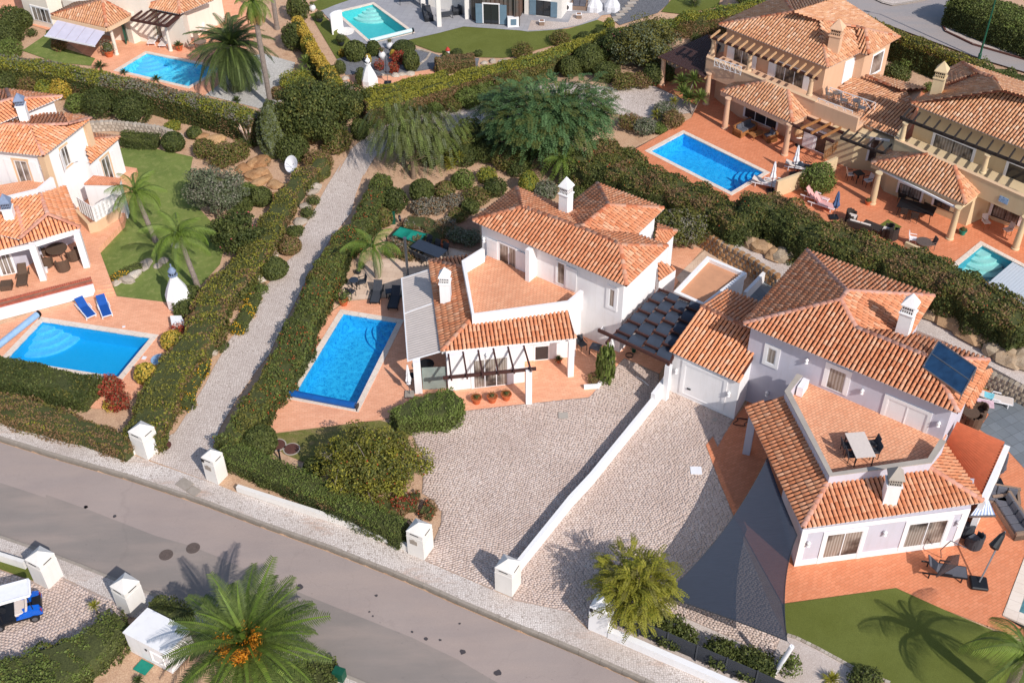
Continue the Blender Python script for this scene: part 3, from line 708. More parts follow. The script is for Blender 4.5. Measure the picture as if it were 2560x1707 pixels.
# --- peach villas
TER3 = WS('c 1240,755 1310,690 1700,500/d 0,400 600,400 1240,790 1700,760 2352,900 3000,1100/h 3000,300 3000,1700 2352,1560 1450,900 1150,730 150,560 -150,430/g 2352,440 2030,400 1500,170 900,-60/c 1150,1560 1100,1330 1600,1050 1650,945', PH)
sheet('terrace', M['terra3'], TER3, flat=PH+.02, holes=[PO['peach'], PO['cover']])
sheet('turf_mat', M['turf'], WS('h 1055,515 1140,458 1265,525 1180,580', PH+.03), flat=PH+.035)
# bottom left planting
sheet('artificial_lawn', M['turf'], WS('m -500,280 0,455 240,530 300,660 0,555 -500,350', 0.0), .03)
# ------------------------------------------------------------------ building helpers
def mesh_tile():
    v = []; n = 4
    for r, y, dz in ((.094, 0, .024), (.074, .41, 0)):
        for i in range(n+1):
            a = math.pi*i/n; v.append((-r*math.cos(a), y, r*math.sin(a)*1.05+dz))
    f = [(i, i+1, n+2+i, n+1+i) for i in range(n)]
    return np.array(v), f
TV, TF = mesh_tile()
TV = np.concatenate([TV, [(-.094, 0, -.01), (.094, 0, -.01)]]) # end cap base
TFQ = [(0, 5, 6, 1), (1, 6, 7, 2), (2, 7, 8, 3), (3, 8, 9, 4)]
TCAP = [(10, 0, 1, 2), (10, 2, 3, 4)]
tile_me = {}
def get_tile_me(mat):
    if mat.name not in tile_me:
        me = bpy.data.meshes.new('roof_tile'); me.from_pydata([tuple(x) for x in TV[:10]], [], TFQ+[(0, 1, 2, 3, 4)])
        me.materials.append(mat); me.update(); me.polygons.foreach_set('use_smooth', [True]*4+[False]); tile_me[mat.name] = me
    return tile_me[mat.name]
ridge_me = {}
def get_ridge_me(mat):
    if mat.name not in ridge_me:
        v = []
        for r, y, dz in ((.15, 0, .03), (.125, .44, 0)):
            for i in range(5):
                a = math.pi*i/4; v.append((-r*math.cos(a), y, r*math.sin(a)*.75+dz-.04))
        me = bpy.data.meshes.new('ridge_tile'); me.from_pydata(v, [], TFQ+[(0, 1, 2, 3, 4)]); me.materials.append(mat); me.update()
        me.polygons.foreach_set('use_smooth', [True]*4+[False]); ridge_me[mat.name] = me
    return ridge_me[mat.name]
def roof(parent, faces, ridges=(), tile='tile', ridge='ridge', nind=220, thick=.1, sp=.235, ex=.36, mortar='mortar'):
    """faces: polygons whose first two points are the eave; ridges: pairs of points"""
    tm = M[tile]; mb = MB(); full = []; part = []; plugs = MB(); org = ORG[parent.name]
    for pts in faces:
        P = [Vector(p) for p in pts]; c = sum(P, Vector())/len(P)
        # plane through eave and centroid of the upper points
        top = sum(P[2:], Vector())/len(P[2:]); u = (P[1]-P[0]).normalized()
        w = top-P[0]; v = (w-u*w.dot(u)).normalized(); n = u.cross(v)
        if n.z < 0: u = -u; n = u.cross(v)
        eye = Vector((0, 0, CAM_H))
        for i_p in range(2, len(P)):      # bring the survey points of one slope into one plane
            r_ = P[i_p]-eye; P[i_p] = eye+r_*((P[0]-eye).dot(n)/r_.dot(n))
        o = P[0]; Q = [((p-o).dot(u), (p-o).dot(v)) for p in P]
        flat = [o+u*a+v*b for a, b in Q]
        lo = [p-Vector((0, 0, thick)) for p in P]
        k = len(P); mb.add([p-Vector((0, 0, .02)) for p in P]+lo, [tuple(range(k)), tuple(range(k, 2*k))[::-1]]+[(i, (i+1) % k, k+(i+1) % k, k+i) for i in range(k)])
        us = [q[0] for q in Q]; a = min(us)+sp*.5
        while a < max(us):
            vs = []
            for i in range(k):
                (x0, y0), (x1, y1) = Q[i], Q[(i+1) % k]
                if (x0 <= a) != (x1 <= a): vs.append((y0+(y1-y0)*(a-x0)/(x1-x0)))
            vs.sort()
            for j in range(0, len(vs)-1, 2):
                v0, v1 = vs[j], vs[j+1]
                v0 = v0-.06 if abs(v0) < .12 else v0
                if v1-v0 < .12: continue
                s = v0; first = True
                while s < v1-.08:
                    L_ = min(.41, v1-s+.02)
                    jit = random.gauss(0, .006); wz = 0.005+random.gauss(0, .003)
                    base = o+u*(a+jit)+v*s+n*wz
                    if abs(L_-.41) < 1e-6 and not first: full.append((base, u, v, n))
                    else: part.append((base, u, v, n, L_))
                    if first and abs(v0+.06) < .1:
                        plugs.add([o+u*(a-.095)+v*(v0+.0)-n*.05, o+u*(a+.095)+v*v0-n*.05, o+u*(a+.09)+v*(v0+.002)+n*.06, o+u*a+v*(v0+.002)+n*.1, o+u*(a-.09)+v*(v0+.002)+n*.06], [(0, 1, 2, 3, 4)])
                    first = False; s += ex
            a += sp
    ro = mb.build('roof', M['under'], parent)
    camp = Vector((0, 0, CAM_H))
    full.sort(key=lambda q: (q[0]-camp).length)
    # nearest tiles singly, the rest as one part
    me = get_tile_me(tm)
    for b, u, v, n in full[:nind]:
        ob = bpy.data.objects.new('roof_tile', me); COL.objects.link(ob); ob.parent = ro
        mt = Matrix((u, v, n)).transposed().to_4x4(); mt.translation = b-org; ob.matrix_local = mt
    rest = [(b, u, v, n, .41) for b, u, v, n in full[nind:]]+part
    if rest:
        B = np.array([tuple(r[0]) for r in rest]); U = np.array([tuple(r[1]) for r in rest]); V_ = np.array([tuple(r[2]) for r in rest]); Nn = np.array([tuple(r[3]) for r in rest]); Ls = np.array([r[4] for r in rest])/.41
        X = TV[None, :, 0:1]*U[:, None]+TV[None, :, 1:2]*V_[:, None]*Ls[:, None, None]+TV[None, :, 2:3]*Nn[:, None]+B[:, None]
        Fq = np.array(TFQ+TCAP); F = (np.arange(len(rest))[:, None, None]*12+Fq[None]).reshape(-1, 4)
        npmesh('roof_tiles', X.reshape(-1, 3), F, tm, ro, 'stuff')
    if plugs.f: plugs.build('eave_mortar', M[mortar], ro, 'stuff')
    rm = get_ridge_me(M[ridge])
    cnt = 0
    for a, b in ridges:
        a, b = Vector(a), Vector(b)
        if a.z > b.z+.01: a, b = b, a
        d = b-a; L_ = d.length; d.normalize(); side = d.cross(Vector((0, 0, 1))).normalized(); up = side.cross(d)
        k = max(1, round(L_/.38))
        for i in range(k):
            ob = bpy.data.objects.new('ridge_tile', rm); COL.objects.link(ob); ob.parent = ro
            mt = Matrix((side, d, up)).transposed().to_4x4(); mt.translation = a+d*(i*L_/k)+up*.05-org; ob.matrix_local = mt
    return ro
def hiprect(c4, pitch=21):
    """c4: four eave corners (ccw or cw) -> faces, ridges ; ridge along the longer side"""
    c = [Vector(p) for p in c4]; a = (c[1]-c[0]).length; b = (c[2]-c[1]).length
    if a < b: c = c[1:]+c[:1]; a, b = b, a
    h = b/2*math.tan(R(pitch)); m0 = (c[0]+c[3])/2; m1 = (c[1]+c[2])/2; d = (m1-m0).normalized()
    r0 = m0+d*b/2+Vector((0, 0, h)); r1 = m1-d*b/2+Vector((0, 0, h))
    if (r1-r0).dot(d) < .1: r0 = r1 = (r0+r1)/2
    f = [[c[0], c[1], r1, r0], [c[2], c[3], r0, r1], [c[1], c[2], r1], [c[3], c[0], r0]]
    if (r1-r0).length < .1: f[0] = [c[0], c[1], r0]; f[1] = [c[2], c[3], r0]
    return f, [(c[0], r0), (c[3], r0), (c[1], r1), (c[2], r1)]+([(r0, r1)] if (r1-r0).length > .2 else [])
def walls(parent, pts, z0, z1, mat, name='wall'):
    return MB().prism(pts, z0, z1).build(name, M[mat] if isinstance(mat, str) else mat, parent)
def wallpt(A, B, c, x, y, out=0.0):
    A = Vector((A[0], A[1], 0)); B = Vector((B[0], B[1], 0)); d = (B-A).normalized(); n = Vector((d.y, -d.x, 0))
    if n.y > 0: n = -n
    r = ray(*pix(c, x, y)); C0 = Vector((0, 0, CAM_H)); t_ = ((A+n*out)-C0).dot(n)/r.dot(n); p = C0+r*t_
    return (p-A).dot(d), p.z, A, d, n
def window(parent, A, B, c, tl, br, panes=2, sur=.16, surm='white', fr='alu', gl='glass', shut=(), shm='white', sill=True, name='window', grid=False, proud=.05):
    s0, z1, A_, d, n = wallpt(A, B, c, *tl); s1, z0, *_ = wallpt(A, B, c, *br)
    if s0 > s1: s0, s1 = s1, s0
    if z0 > z1: z0, z1 = z1, z0
    def q(s, z, o): return A_+d*s+n*o+Vector((0, 0, z))
    def pl(mb, a, b, e, f, o0, o1):
        vs = [q(a, e, o0), q(b, e, o0), q(b, f, o0), q(a, f, o0), q(a, e, o1), q(b, e, o1), q(b, f, o1), q(a, f, o1)]
        mb.add(vs, [(0,1,2,3),(7,6,5,4),(0,4,5,1),(1,5,6,2),(2,6,7,3),(3,7,4,0)])
    mb = MB()
    if sur:
        pl(mb, s0-sur, s0, z0-(sur if sill else 0), z1+sur, -.02, proud); pl(mb, s1, s1+sur, z0-(sur if sill else 0), z1+sur, -.02, proud)
        pl(mb, s0, s1, z1, z1+sur, -.02, proud)
        if sill: pl(mb, s0, s1, z0-sur, z0, -.02, proud)
    else: pl(mb, s0-.03, s1+.03, z1, z1+.04, -.02, proud)
    w = mb.build(name, M[surm], parent)
    fm = MB(); t_ = .05
    pl(fm, s0, s1, z0, z0+t_, -.02, .035); pl(fm, s0, s1, z1-t_, z1, -.02, .035)
    for k in range(panes+1):
        x = s0+(s1-s0)*k/panes; x = min(max(x, s0+t_/2), s1-t_/2); pl(fm, x-t_/2, x+t_/2, z0+t_, z1-t_, -.02, .036)
    if grid:
        for k in range(1, 4): pl(fm, s0, s1, z0+(z1-z0)*k/4-.012, z0+(z1-z0)*k/4+.012, -.02, .06)
        for k in range(1, 6): x = s0+(s1-s0)*k/6; pl(fm, x-.012, x+.012, z0, z1, -.02, .062)
    fm.build('frame', M[fr], w)
    for k in range(panes):
        pm = MB(); a = s0+(s1-s0)*k/panes; b = s0+(s1-s0)*(k+1)/panes; pl(pm, a+t_/2, b-t_/2, z0+t_, z1-t_, -.02, .012); pm.build('pane', M[gl], w)
    for side, wd_, ang in shut:
        sm = MB(); x = s0-(sur if ang == 0 else 0) if side < 0 else s1+(sur if ang == 0 else 0)
        ca, sa = math.cos(ang), math.sin(ang)
        dd = d*side*ca+n*sa; p0 = q(x, z0, .06)
        a, b = p0, p0+dd*wd_; th = dd.cross(Vector((0, 0, 1))).normalized()*.02
        vs = [a-th, b-th, b+th, a+th]; H_ = Vector((0, 0, z1-z0)); sm.add(vs+[v+H_ for v in vs], [(3,2,1,0),(4,5,6,7),(0,1,5,4),(1,2,6,5),(2,3,7,6),(3,0,4,7)])
        for k in (.12, .5, .88):
            zz = (z1-z0)*k
            vs = [a+Vector((0, 0, zz-.02))-th*1.6, b+Vector((0, 0, zz-.02))-th*1.6, b+Vector((0, 0, zz+.02))-th*1.6, a+Vector((0, 0, zz+.02))-th*1.6]
            sm.poly(vs)
        sm.build('shutter', M[shm], w)
    return w
def lantern(parent, A, B, c, x, y, mat='white'):
    s, z, A_, d, n = wallpt(A, B, c, x, y); p = A_+d*s+n*.12; p = Vector((p.x, p.y, z))
    MB().lathe(p-Vector((0, 0, .16)), [(.04, 0), (.1, .03), (.1, .06), (.07, .08), (.07, .24), (.11, .26), (.02, .38)], 8).build('wall_lamp', M[mat], parent)
def chimney(parent, c, x, y, zb, w, h, rot, body='white', cap='white', lou='grey', zt=None, capm=None):
    """c,x,y = foot of the front corner; zb = height there"""
    p = W(c, x, y, zb); ca, sa = math.cos(rot), math.sin(rot); ctr = Vector((p.x, p.y, 0))
    ctr += Vector((-sa*w*.0, 0, 0)) + (Vector((0, 1, 0))*w*.62)
    zz = zb-.7
    b = MB().box((ctr.x, ctr.y, (zz+zb+h*.62)/2), (w, w, zb+h*.62-zz), rot).build('chimney', M[body], parent)
    z1 = zb+h*.62
    MB().box((ctr.x, ctr.y, z1+.03), (w*1.16, w*1.16, .07), rot).build('collar', M[body], b)
    z2 = z1+.06; hh = h*.38*.5
    mb = MB(); mb.box((ctr.x, ctr.y, z2+hh/2), (w*.82, w*.82, hh), rot).build('louvre_core', M['blackp'], b)
    mb = MB()
    Mx = Matrix.Rotation(rot, 3, 'Z')
    for side in range(4):
        Ms = Matrix.Rotation(rot+side*math.pi/2, 3, 'Z')
        for k in range(6):
            o_ = Ms @ Vector((-w*.42+w*.84*k/5, -w*.43, 0)); mb.box((ctr.x+o_.x, ctr.y+o_.y, z2+hh/2), (w*.06, w*.06, hh), rot+side*math.pi/2)
        for zq in (.0, .5, 1.0):
            o_ = Ms @ Vector((0, -w*.435, 0)); mb.box((ctr.x+o_.x, ctr.y+o_.y, z2+hh*zq), (w*.92, w*.05, hh*.14), rot+side*math.pi/2)
    mb.build('louvre', capm or M[cap], b)
    z3 = z2+hh+.03; q = [ctr+Mx @ Vector((a*w*.58, e*w*.58, 0)) for a, e in ((-1, -1), (1, -1), (1, 1), (-1, 1))]
    mb = MB(); mb.prism(q, z3, z3+.06); mb.pyr([(p_.x, p_.y, z3+.06) for p_ in q], (ctr.x, ctr.y, z3+.06+h*.38*.75)); mb.build('cap', capm or M[cap], b)
    return b
def column(parent, c, x, y, z0, h, r, mat, square=False, rot=0.0, name='column'):
    p = W(c, x, y, z0)
    if square: 
        m_ = MB().box((p.x, p.y+r*.6, z0+h/2), (2*r, 2*r, h), rot)
        return m_.build(name, M[mat], parent)
    return MB().lathe((p.x, p.y+r*.4, z0), [(r*1.35, 0), (r*1.35, .1), (r*1.1, .14), (r*1.15, .3), (r*.88, h-.22), (r*.95, h-.18), (r*1.2, h-.1), (r*1.25, h)], 14).build(name, M[mat], parent, smooth=True)
def wall_line_run(name, pts, z0, z1, w, mat, parent=None):
    """thick wall along a polyline"""
    L_ = shift([Vector((p[0], p[1], 0)) for p in pts], w/2); R_ = shift([Vector((p[0], p[1], 0)) for p in pts], -w/2)
    return MB().prism(L_+R_[::-1], z0, z1).build(name, M[mat], parent)
def off2(A, B, d):
    """line A-B shifted towards the back (+) by d"""
    A = Vector((A[0], A[1], 0)); B = Vector((B[0], B[1], 0)); t_ = (B-A).normalized(); n = Vector((-t_.y, t_.x, 0)); n = n if n.y > 0 else -n
    return A+n*d, B+n*d
XY = lambda p: Vector((p.x, p.y, 0))
# ------------------------------------------------------------------ central white villa
zE, zR = 5.45, 6.27
g = lambda c, x, y, z: W(c, x, y, z)
Wc, Sc, Ec, Nc = g('f',1930,468,zE), g('g',1020,1048,zE), g('g',1385,697,zE), g('g',40,175,zE)
Aa, Bb, Vv, Cc = g('g',90,345,zR), g('g',965,687,zR), g('g',610,532,zR), g('g',860,332,zR)
NWc, NEc, I1, I2 = g('g',760,140,zE), g('g',1350,360,zE), g('g',481,360,zE), g('g',1105,595,zE)
HM = thing('white_villa', 'white villa with hip roof and roof terrace between the blue pool and the carport', 'villa', (Wc.x, Wc.y, 0))
ro = roof(HM, [[Wc, Sc, Bb, Aa], [Nc, Wc, Aa], [Sc, Ec, Bb], [Ec, I2, Vv, Bb], [I1, Nc, Aa, Vv], [I2, NEc, Cc, Vv], [NWc, I1, Vv, Cc], [NEc, NWc, Cc]],
     [(Wc, Aa), (Nc, Aa), (Aa, Vv), (Vv, Bb), (Sc, Bb), (Ec, Bb), (Vv, Cc), (Cc, NWc), (Cc, NEc)], nind=290)
ins = inset([Wc, Sc, Ec, Nc], .38)
walls(HM, ins, 0, zE-.02, 'white')
wing = inset([I1, I2+(I1-NWc)*.0, NEc, NWc], .36); walls(HM, [I1+(I1-NWc).normalized()*1, I2+(I2-NEc).normalized()*1]+[wing[2], wing[3]], 0, zE-.03, 'white')
chimney(HM, 'g', 480, 428, 5.62, .62, 2.2, R(-37))
FA, FB = ins[0], ins[1]      # front wall of the upper floor
window(HM, FA, FB, 'f', (2165, 660), (2340, 905), 2, .1, shut=((-1, .8, 0),), shm='white', gl='glass', sill=False)
window(HM, FA, FB, 'g', (405, 830), (470, 1050), 1, .1, shut=((1, .75, 0),), sill=False)
window(HM, FA, FB, 'g', (872, 1068), (910, 1245), 1, .2)
s_, z_, A_, d_, n_ = wallpt(FA, FB, 'g', 90, 870)
MB().box(A_+d_*s_+n_*.08+Vector((0, 0, z_)), (.85, .05, 2.1), math.atan2(d_.y, d_.x)).build('shutter', M['white'], HM)
for q in ((165, 808), (815, 1430)): lantern(HM, FA, FB, 'g', *q)
lantern(HM, FA, FB, 'f', 2040, 635)
# white pier between the terrace doors
s_, z_, *_ = wallpt(FA, FB, 'g', 200, 900); p = A_+d_*s_+n_*.3
MB().box((p.x, p.y, 4.1), (.28, .9, 2.4), math.atan2(d_.y, d_.x)).build('pier', M['white'], HM)
# wing with terrace
zP, zT, zLE, zLT = 3.95, 3.0, 2.72, 3.42
p1, p2, p3, p4, p5 = g('f',2025,718,zP), g('f',1848,826,zP), g('f',1935,1302,zP), g('g',500,1190,zP), g('g',622,1090,zP)
tf = [XY(p) for p in (p1, p2, p3, p4, p5)]
s5 = wallpt(FA, FB, 'g', 640, 1110)
body = [XY(p1), XY(p2), XY(p3), XY(p4), XY(p5), off2(FA, FB, .6)[1]-(FB-FA).normalized()*3.5, off2(FA, FB, .6)[0]]
walls(HM, body, 0, zT-.02, 'white')
MB().prism(inset(body, .05), zT-.03, zT).build('terrace_floor', M['terra4'], HM)
wall_line_run('parapet', [p1, p2, p3, p4, p5], zT-.4, zP, .22, 'white', HM)
A1, A2, A3 = g('f',1545,822,zLE), g('j',1655,131,zLE), g('g',567,1508,zLE)
B1, B2, B3, N1 = g('f',1838,885,zLT), g('f',1940,1315,zLT), g('g',492,1240,zLT), g('f',1890,783,zLE)
roof(HM, [[A1, A2, B2, B1], [A2, A3, B3, B2], [N1, A1, B1]], [(A1, B1), (A2, B2)], nind=0)
chimney(HM, 'f', 1690, 1195, 3.1, .6, 1.95, R(-5))
# ground floor front walls
w1, w2, w3, w4 = g('j',1715,492,0), g('k',112,412,0), g('k',100,228,0), g('k',565,185,0)
walls(HM, [w1, w2, w3, w4, XY(p4), XY(p3), XY(p2), XY(A1)+Vector((1.0, -.4, 0)), XY(w1)+Vector((-.1, .8, 0))], 0, zLE-.06, 'white')
window(HM, w1, w2, 'j', (1930, 215), (2245, 430), 3, .14, gl='glass', sill=False)
window(HM, w3, w4, 'k', (200, 90), (328, 205), 1, .06, gl='glassd', name='door', sill=False)
lantern(HM, w1, w2, 'j', 2055, 165)
e1, e2 = off2(A2, A3, .28); bm_ = MB(); bm_.bar(e1+Vector((0, 0, 2.5)), e2+Vector((0, 0, 2.5)), .25, .3)
bm_.build('eave_beam', M['white'], HM)
column(HM, 'k', 148, 602, 0, 2.55, .17, 'white', True, R(6)); column(HM, 'k', 520, 360, 0, 2.6, .17, 'white', True, R(6)); column(HM, 'j', 1450, 508, 0, 2.4, .21, 'white', True, R(6))
# front pergola
a, b = g('j', 1665, 372, 2.5), g('k', 215, 290, 2.5)
MB().bar(a, b, .12, .18).build('pergola_beam', M['wood'], HM)
for q0, q1 in ((('j',1715,165),('j',1742,390)), (('j',1845,145),('j',1882,375)), (('j',1980,130),('j',2022,360)), (('j',2115,115),('j',2162,345)), (('j',2245,100),('j',2302,328)), (('k',105,90),('k',170,312)), (('j',2352-170,0),('j',2352-170,0)))[:6]:
    MB().bar(g(*q0, 2.62), g(*q1, 2.62), .09, .14).build('rafter', M['wood'], HM)
# side awning of corrugated sheet
q = [g('f',1297,985,2.35), g('f',1545,905,2.62), g('j',1645,138,2.62), g('j',1352,222,2.35)]
mb = MB(); n = 74
for i in range(n):
    t0, t1 = i/n, (i+1)/n; z = .03 if i % 2 else 0
    mb.add([q[0].lerp(q[3], t0)+Vector((0, 0, z)), q[1].lerp(q[2], t0)+Vector((0, 0, z)), q[1].lerp(q[2], t1)+Vector((0, 0, .03-z)), q[0].lerp(q[3], t1)+Vector((0, 0, .03-z))], [(0, 1, 2, 3)])
aw = mb.build('side_awning', M['corr'], HM)
MB().bar(q[0], q[3], .07, .12).bar(q[0].lerp(q[3], .45), q[1].lerp(q[2], .43), .06, .08).bar(q[0], q[1], .05).bar(q[3], q[2], .05).build('awning_frame', M['alu'], aw)
MB().lathe(g('f',1352,960,0.0), [(.09, 0), (.09, 2.9), (.12, 2.9), (.12, 3.0)], 10).build('flue', M['metal'], HM)
# glass screen by the awning post
a, b = g('j', 1490, 480, 0), g('j', 1700, 470, 0); mb = MB(); mb.prism([a, b, b+Vector((0, .03, 0)), a+Vector((0, .03, 0))], 0.03, 1.7); mb.build('glass_screen', M['frost'], HM)
# low roofs at the back
za, zb_ = 3.3, 3.9
roof(HM, [[g('g',1465,563,za), g('g',1335,700,za), g('g',1270,640,zb_), g('g',1285,552,zb_)], [g('g',1290,500,za), g('g',1465,560,za), g('g',1285,552,zb_)]], [(g('g',1465,562,za), g('g',1285,552,zb_))], nind=0)
walls(HM, [g('g',1290,700,za-.1), g('g',1345,700,za-.1), g('g',1442,585,za-.1), g('g',1290,540,za-.1)], 0, za-.12, 'white')
zc = 2.2
roof(HM, [[g('g',1465,893,zc), g('g',1305,1003,zc), g('g',1300,850,zc+.5), g('g',1325,835,zc+.5)]], nind=0)
walls(HM, [g('g',1310,1005,zc-.1), g('g',1460,905,zc-.1), g('g',1330,860,zc), g('g',1290,940,zc)], 0, zc-.1, 'white')
# --- carport pergola with woven sails
CP = thing('carport_pergola', 'dark wood carport pergola roofed with woven dark sail strips between two white villas', 'pergola', XY(g('g',1310,1080,2.7)))
zc = 2.75; c0, c1, c2, c3 = g('g',1310,1080,zc), g('g',1685,1228,zc), g('k',1398,238,zc), g('g',885,1497,zc)
def cpp(u, v, z=0): return c0.lerp(c1, u).lerp(c3.lerp(c2, u), v)+Vector((0, 0, z))
NB, NS = 9, 4
for j in range(NB+1):
    MB().bar(cpp(-.01, j/NB), cpp(1.01, j/NB), .1, .14).build('cross_beam', M['wood'], CP)
for s in (0, 1): MB().bar(cpp(s, -.03, -.16), cpp(s, 1.1 if s == 0 else 1.02, -.16), .12, .18).build('side_beam', M['wood'], CP)
MB().bar(c3+(c3-c2).normalized()*.9, c2, .12, .2).build('front_beam', M['wood'], CP)
for i in range(NS):
    mb = MB(); P_ = []; K = 6
    for j in range(NB*K+1):
        v = j/(NB*K); z = .11*math.cos(math.pi*j/K)*(1 if i % 2 else -1)
        P_ += [cpp(i/NS+.008, v, z-.02), cpp((i+1)/NS-.008, v, z-.02)]
    mb.add(P_, [(2*j, 2*j+2, 2*j+3, 2*j+1) for j in range(NB*K)]); mb.build('sail_strip', M['sail_d'] if 'sail_d' in M else M['char'], CP)
for u, v in ((0, 0), (0, 1), (1, 1)):
    p = cpp(u, v); MB().box((p.x, p.y, 1.3), (.3, .3, 2.6), R(-37)).build('post', M['white'], CP)
# --- flat roofed white outbuilding
FB_ = thing('outbuilding', 'flat roofed white outbuilding with a terracotta deck and white rim behind the carport', 'outbuilding', XY(g('g',1740,785,2.5)))
q = [g('g',1740,785,2.5), g('g',2095,935,2.5), g('g',1715,1225,2.5), g('g',1440,1100,2.5)]
walls(FB_, inset(q, .08), 0, 2.2, 'white'); MB().prism(inset(q, .2), 2.2, 2.26).build('roof_deck', M['ochre_deck'] if 'ochre_deck' in M else plain('roof_deck_terracotta', '#cc9470', .9, .08, 2), FB_)
for i in range(4):
    a, b = q[i], q[(i+1) % 4]; a2, b2 = inset(q, .22)[i], inset(q, .22)[(i+1) % 4]
    MB().prism([a, b, b2, a2], 2.12, 2.5).build('rim', M['white'], FB_)
# ------------------------------------------------------------------ right villa
zE = 5.55
rN, rW, rE, rS = g('h',418,735,zE), g('l',-150,-178+67,zE), g('h',1550,1142,zE), g('l',1765,682,zE)
zP1 = 7.15; P1, P2 = g('h',772,1095,zP1), g('h',718,1172,zP1)
zL = 6.25; H1, Q1 = g('h',857,1422,zL), g('l',1509,188,zL)
def onplane(A, B, C_, c, x, y):
    n = (B-A).cross(C_-A); r = ray(*pix(c, x, y)); o = Vector((0, 0, CAM_H)); return o+r*((A-o).dot(n)/r.dot(n))
P2 = onplane(rW, rS, H1, 'h', 718, 1172); P1 = g('h',772,1095,P2.z)
print('P2', P2, 'Q1 slope', onplane(rW, rS, H1, 'l', 1509, 188)); Q1 = onplane(rW, rS, H1, 'l', 1509, 188); E2 = g('l',2040,215,zE); I3 = g('h',1345,1470,zE)
HR = thing('grey_white_villa', 'pale grey villa with garage, solar panel and a table on its balcony', 'villa', XY(rW))
B9 = E2+(Q1-H1).normalized()*-(E2-I3).length*1.0
roof(HR, [[rW, rS, Q1, H1, P2], [rN, rW, P2, P1], [rE, rN, P1], [I3, rE, P1, P2, H1], [rS, E2, Q1], [E2, I3, H1, Q1]],
     [(rW, P2), (rN, P1), (P1, P2), (rE, P1), (P2, H1), (H1, Q1), (rS, Q1), (E2, Q1)], ridge='ridge_pink', nind=290)
iw = inset([rW, rS, E2, I3, rE, rN], .35)
walls(HR, iw, 0, zE-.02, 'lav')
# lower east roof strip beyond the solar panel
roof(HR, [[g('l',2072,280,4.6), g('l',1870,640,4.6), g('l',1830,600,5.0), g('l',2000,300,5.0)]], nind=0)
RA, RB = iw[0], iw[1]
chimney(HR, 'h', 1290, 1515, 5.75, .68, 2.3, R(-35))
window(HR, RA, RB, 'l', (75, 95), (130, 260), 1, .2)
window(HR, RA, RB, 'l', (625, 270), (735, 515), 1, .24, sill=False)
w = window(HR, RA, RB, 'l', (1145, 550), (1440, 885), 2, .2, gl='white', fr='white', name='shuttered_door', sill=False)
for q in (('l',70,505), ('l',425,215), ('l',917,485), ('l',1597,775)): lantern(HR, RA, RB, *q)
# solar panel
sp_ = thing('solar_panel', 'dark blue solar collector tilted on the terracotta roof of the right villa', 'solar panel', XY(g('l',1595,50,6.6)))
q = [g('l',1590,50,6.75), g('l',1928,285,6.75), g('l',1795,522,6.1), g('l',1450,278,6.1)]
mid0, mid1 = q[0].lerp(q[3], .47), q[1].lerp(q[2], .47)
for a, b, c_, d in ((q[0], q[1], mid1, mid0), (mid0, mid1, q[2], q[3])):
    mb = MB(); n = (b-a).cross(d-a).normalized(); n = n if n.z > 0 else -n; o = sum((a, b, c_, d), Vector())/4
    k = [o+(p-o)*.985 for p in (a, b, c_, d)]; mb.add([p-n*.06 for p in k]+[p+n*.015 for p in k], [(3,2,1,0),(4,5,6,7),(0,1,5,4),(1,2,6,5),(2,3,7,6),(3,0,4,7)]); mb.build('collector', M['solar'], sp_)
mb = MB()
for a, b in ((q[0], q[1]), (q[1], q[2]), (q[2], q[3]), (q[3], q[0]), (mid0, mid1)): mb.bar(a, b, .06, .09)
for a, z in ((q[0], .9), (q[1], .9), (q[2], .4), (q[3], .4)): mb.bar(a, a-Vector((0, 0, z)), .04)
mb.build('frame', M['metal'], sp_)
# balcony
zT, zP = 3.15, 3.98
b0, b1, b2, b3, b4 = g('l',355,345,zP), g('l',245,490,zP), g('l',632,1232,zP), g('l',1512,1108,zP), g('l',1632,925,zP)
bk = off2(RA, RB, .8); body = [XY(b0), XY(b1), XY(b2), XY(b3), XY(b4), bk[1], bk[0]+(bk[1]-bk[0])*.3]
body = [XY(b0), XY(b1), XY(b2), XY(b3), XY(b4), XY(b4)+Vector((.8, 1.2, 0)), XY(b0)+Vector((1.0, .8, 0))]
walls(HR, body, 0, zT-.02, 'lav'); MB().prism(inset(body, .04), zT-.04, zT).build('balcony_floor', M['terra4'], HR)
wall_line_run('parapet', [b0, b1, b2, b3, b4], zT-.4, zP-.03, .26, 'lav', HR); wall_line_run('parapet_coping', [b0, b1, b2, b3, b4], zP-.03, zP+.02, .32, 'stain', HR)
zLE, zLT = 2.82, 3.5
s1, s2, s3 = g('l',-129,625,zLE), g('p',380,182,zLE), g('l',1988,1472,zLE)
t0, t1, t2 = g('l',238,525,zLT+.1), g('l',630,1250,zLT), g('l',1480,1152,zLT)
roof(HR, [[s1, s2, t1, t0], [s2, s3, t2, t1], [s3, g('l',1632,950,zLE), t2]], [(s2, t1), (s3, t2)], ridge='ridge_pink', nind=0)
chimney(HR, 'l', 1165, 1515, 3.0, .66, 2.0, R(-8), cap='stain')
f1, f2, f3, f4 = g('p',305,527,0), g('p',1755,338,0), g('l',1640,1000,0), XY(b2)+Vector((.3, .2, 0))
f1u = XY(s2)+(XY(s1)-XY(s2)).normalized()*3.6+Vector((.5, 0, 0))
fl = [XY(f1), XY(f2), XY(s3)+Vector((.1, 1.6, 0)), XY(b3), XY(b2), f1u]
walls(HR, fl, 0, zLE-.1, 'lav')
for tl, br in (((600, 245), (850, 460)), ((1330, 150), (1600, 340))): window(HR, f1, f2, 'p', tl, br, 2, .2, sill=False)
s0_, z0_, A_, d_, n_ = wallpt(f1, f2, 'p', 305, 527)
Lw = (XY(f2)-XY(f1)).length
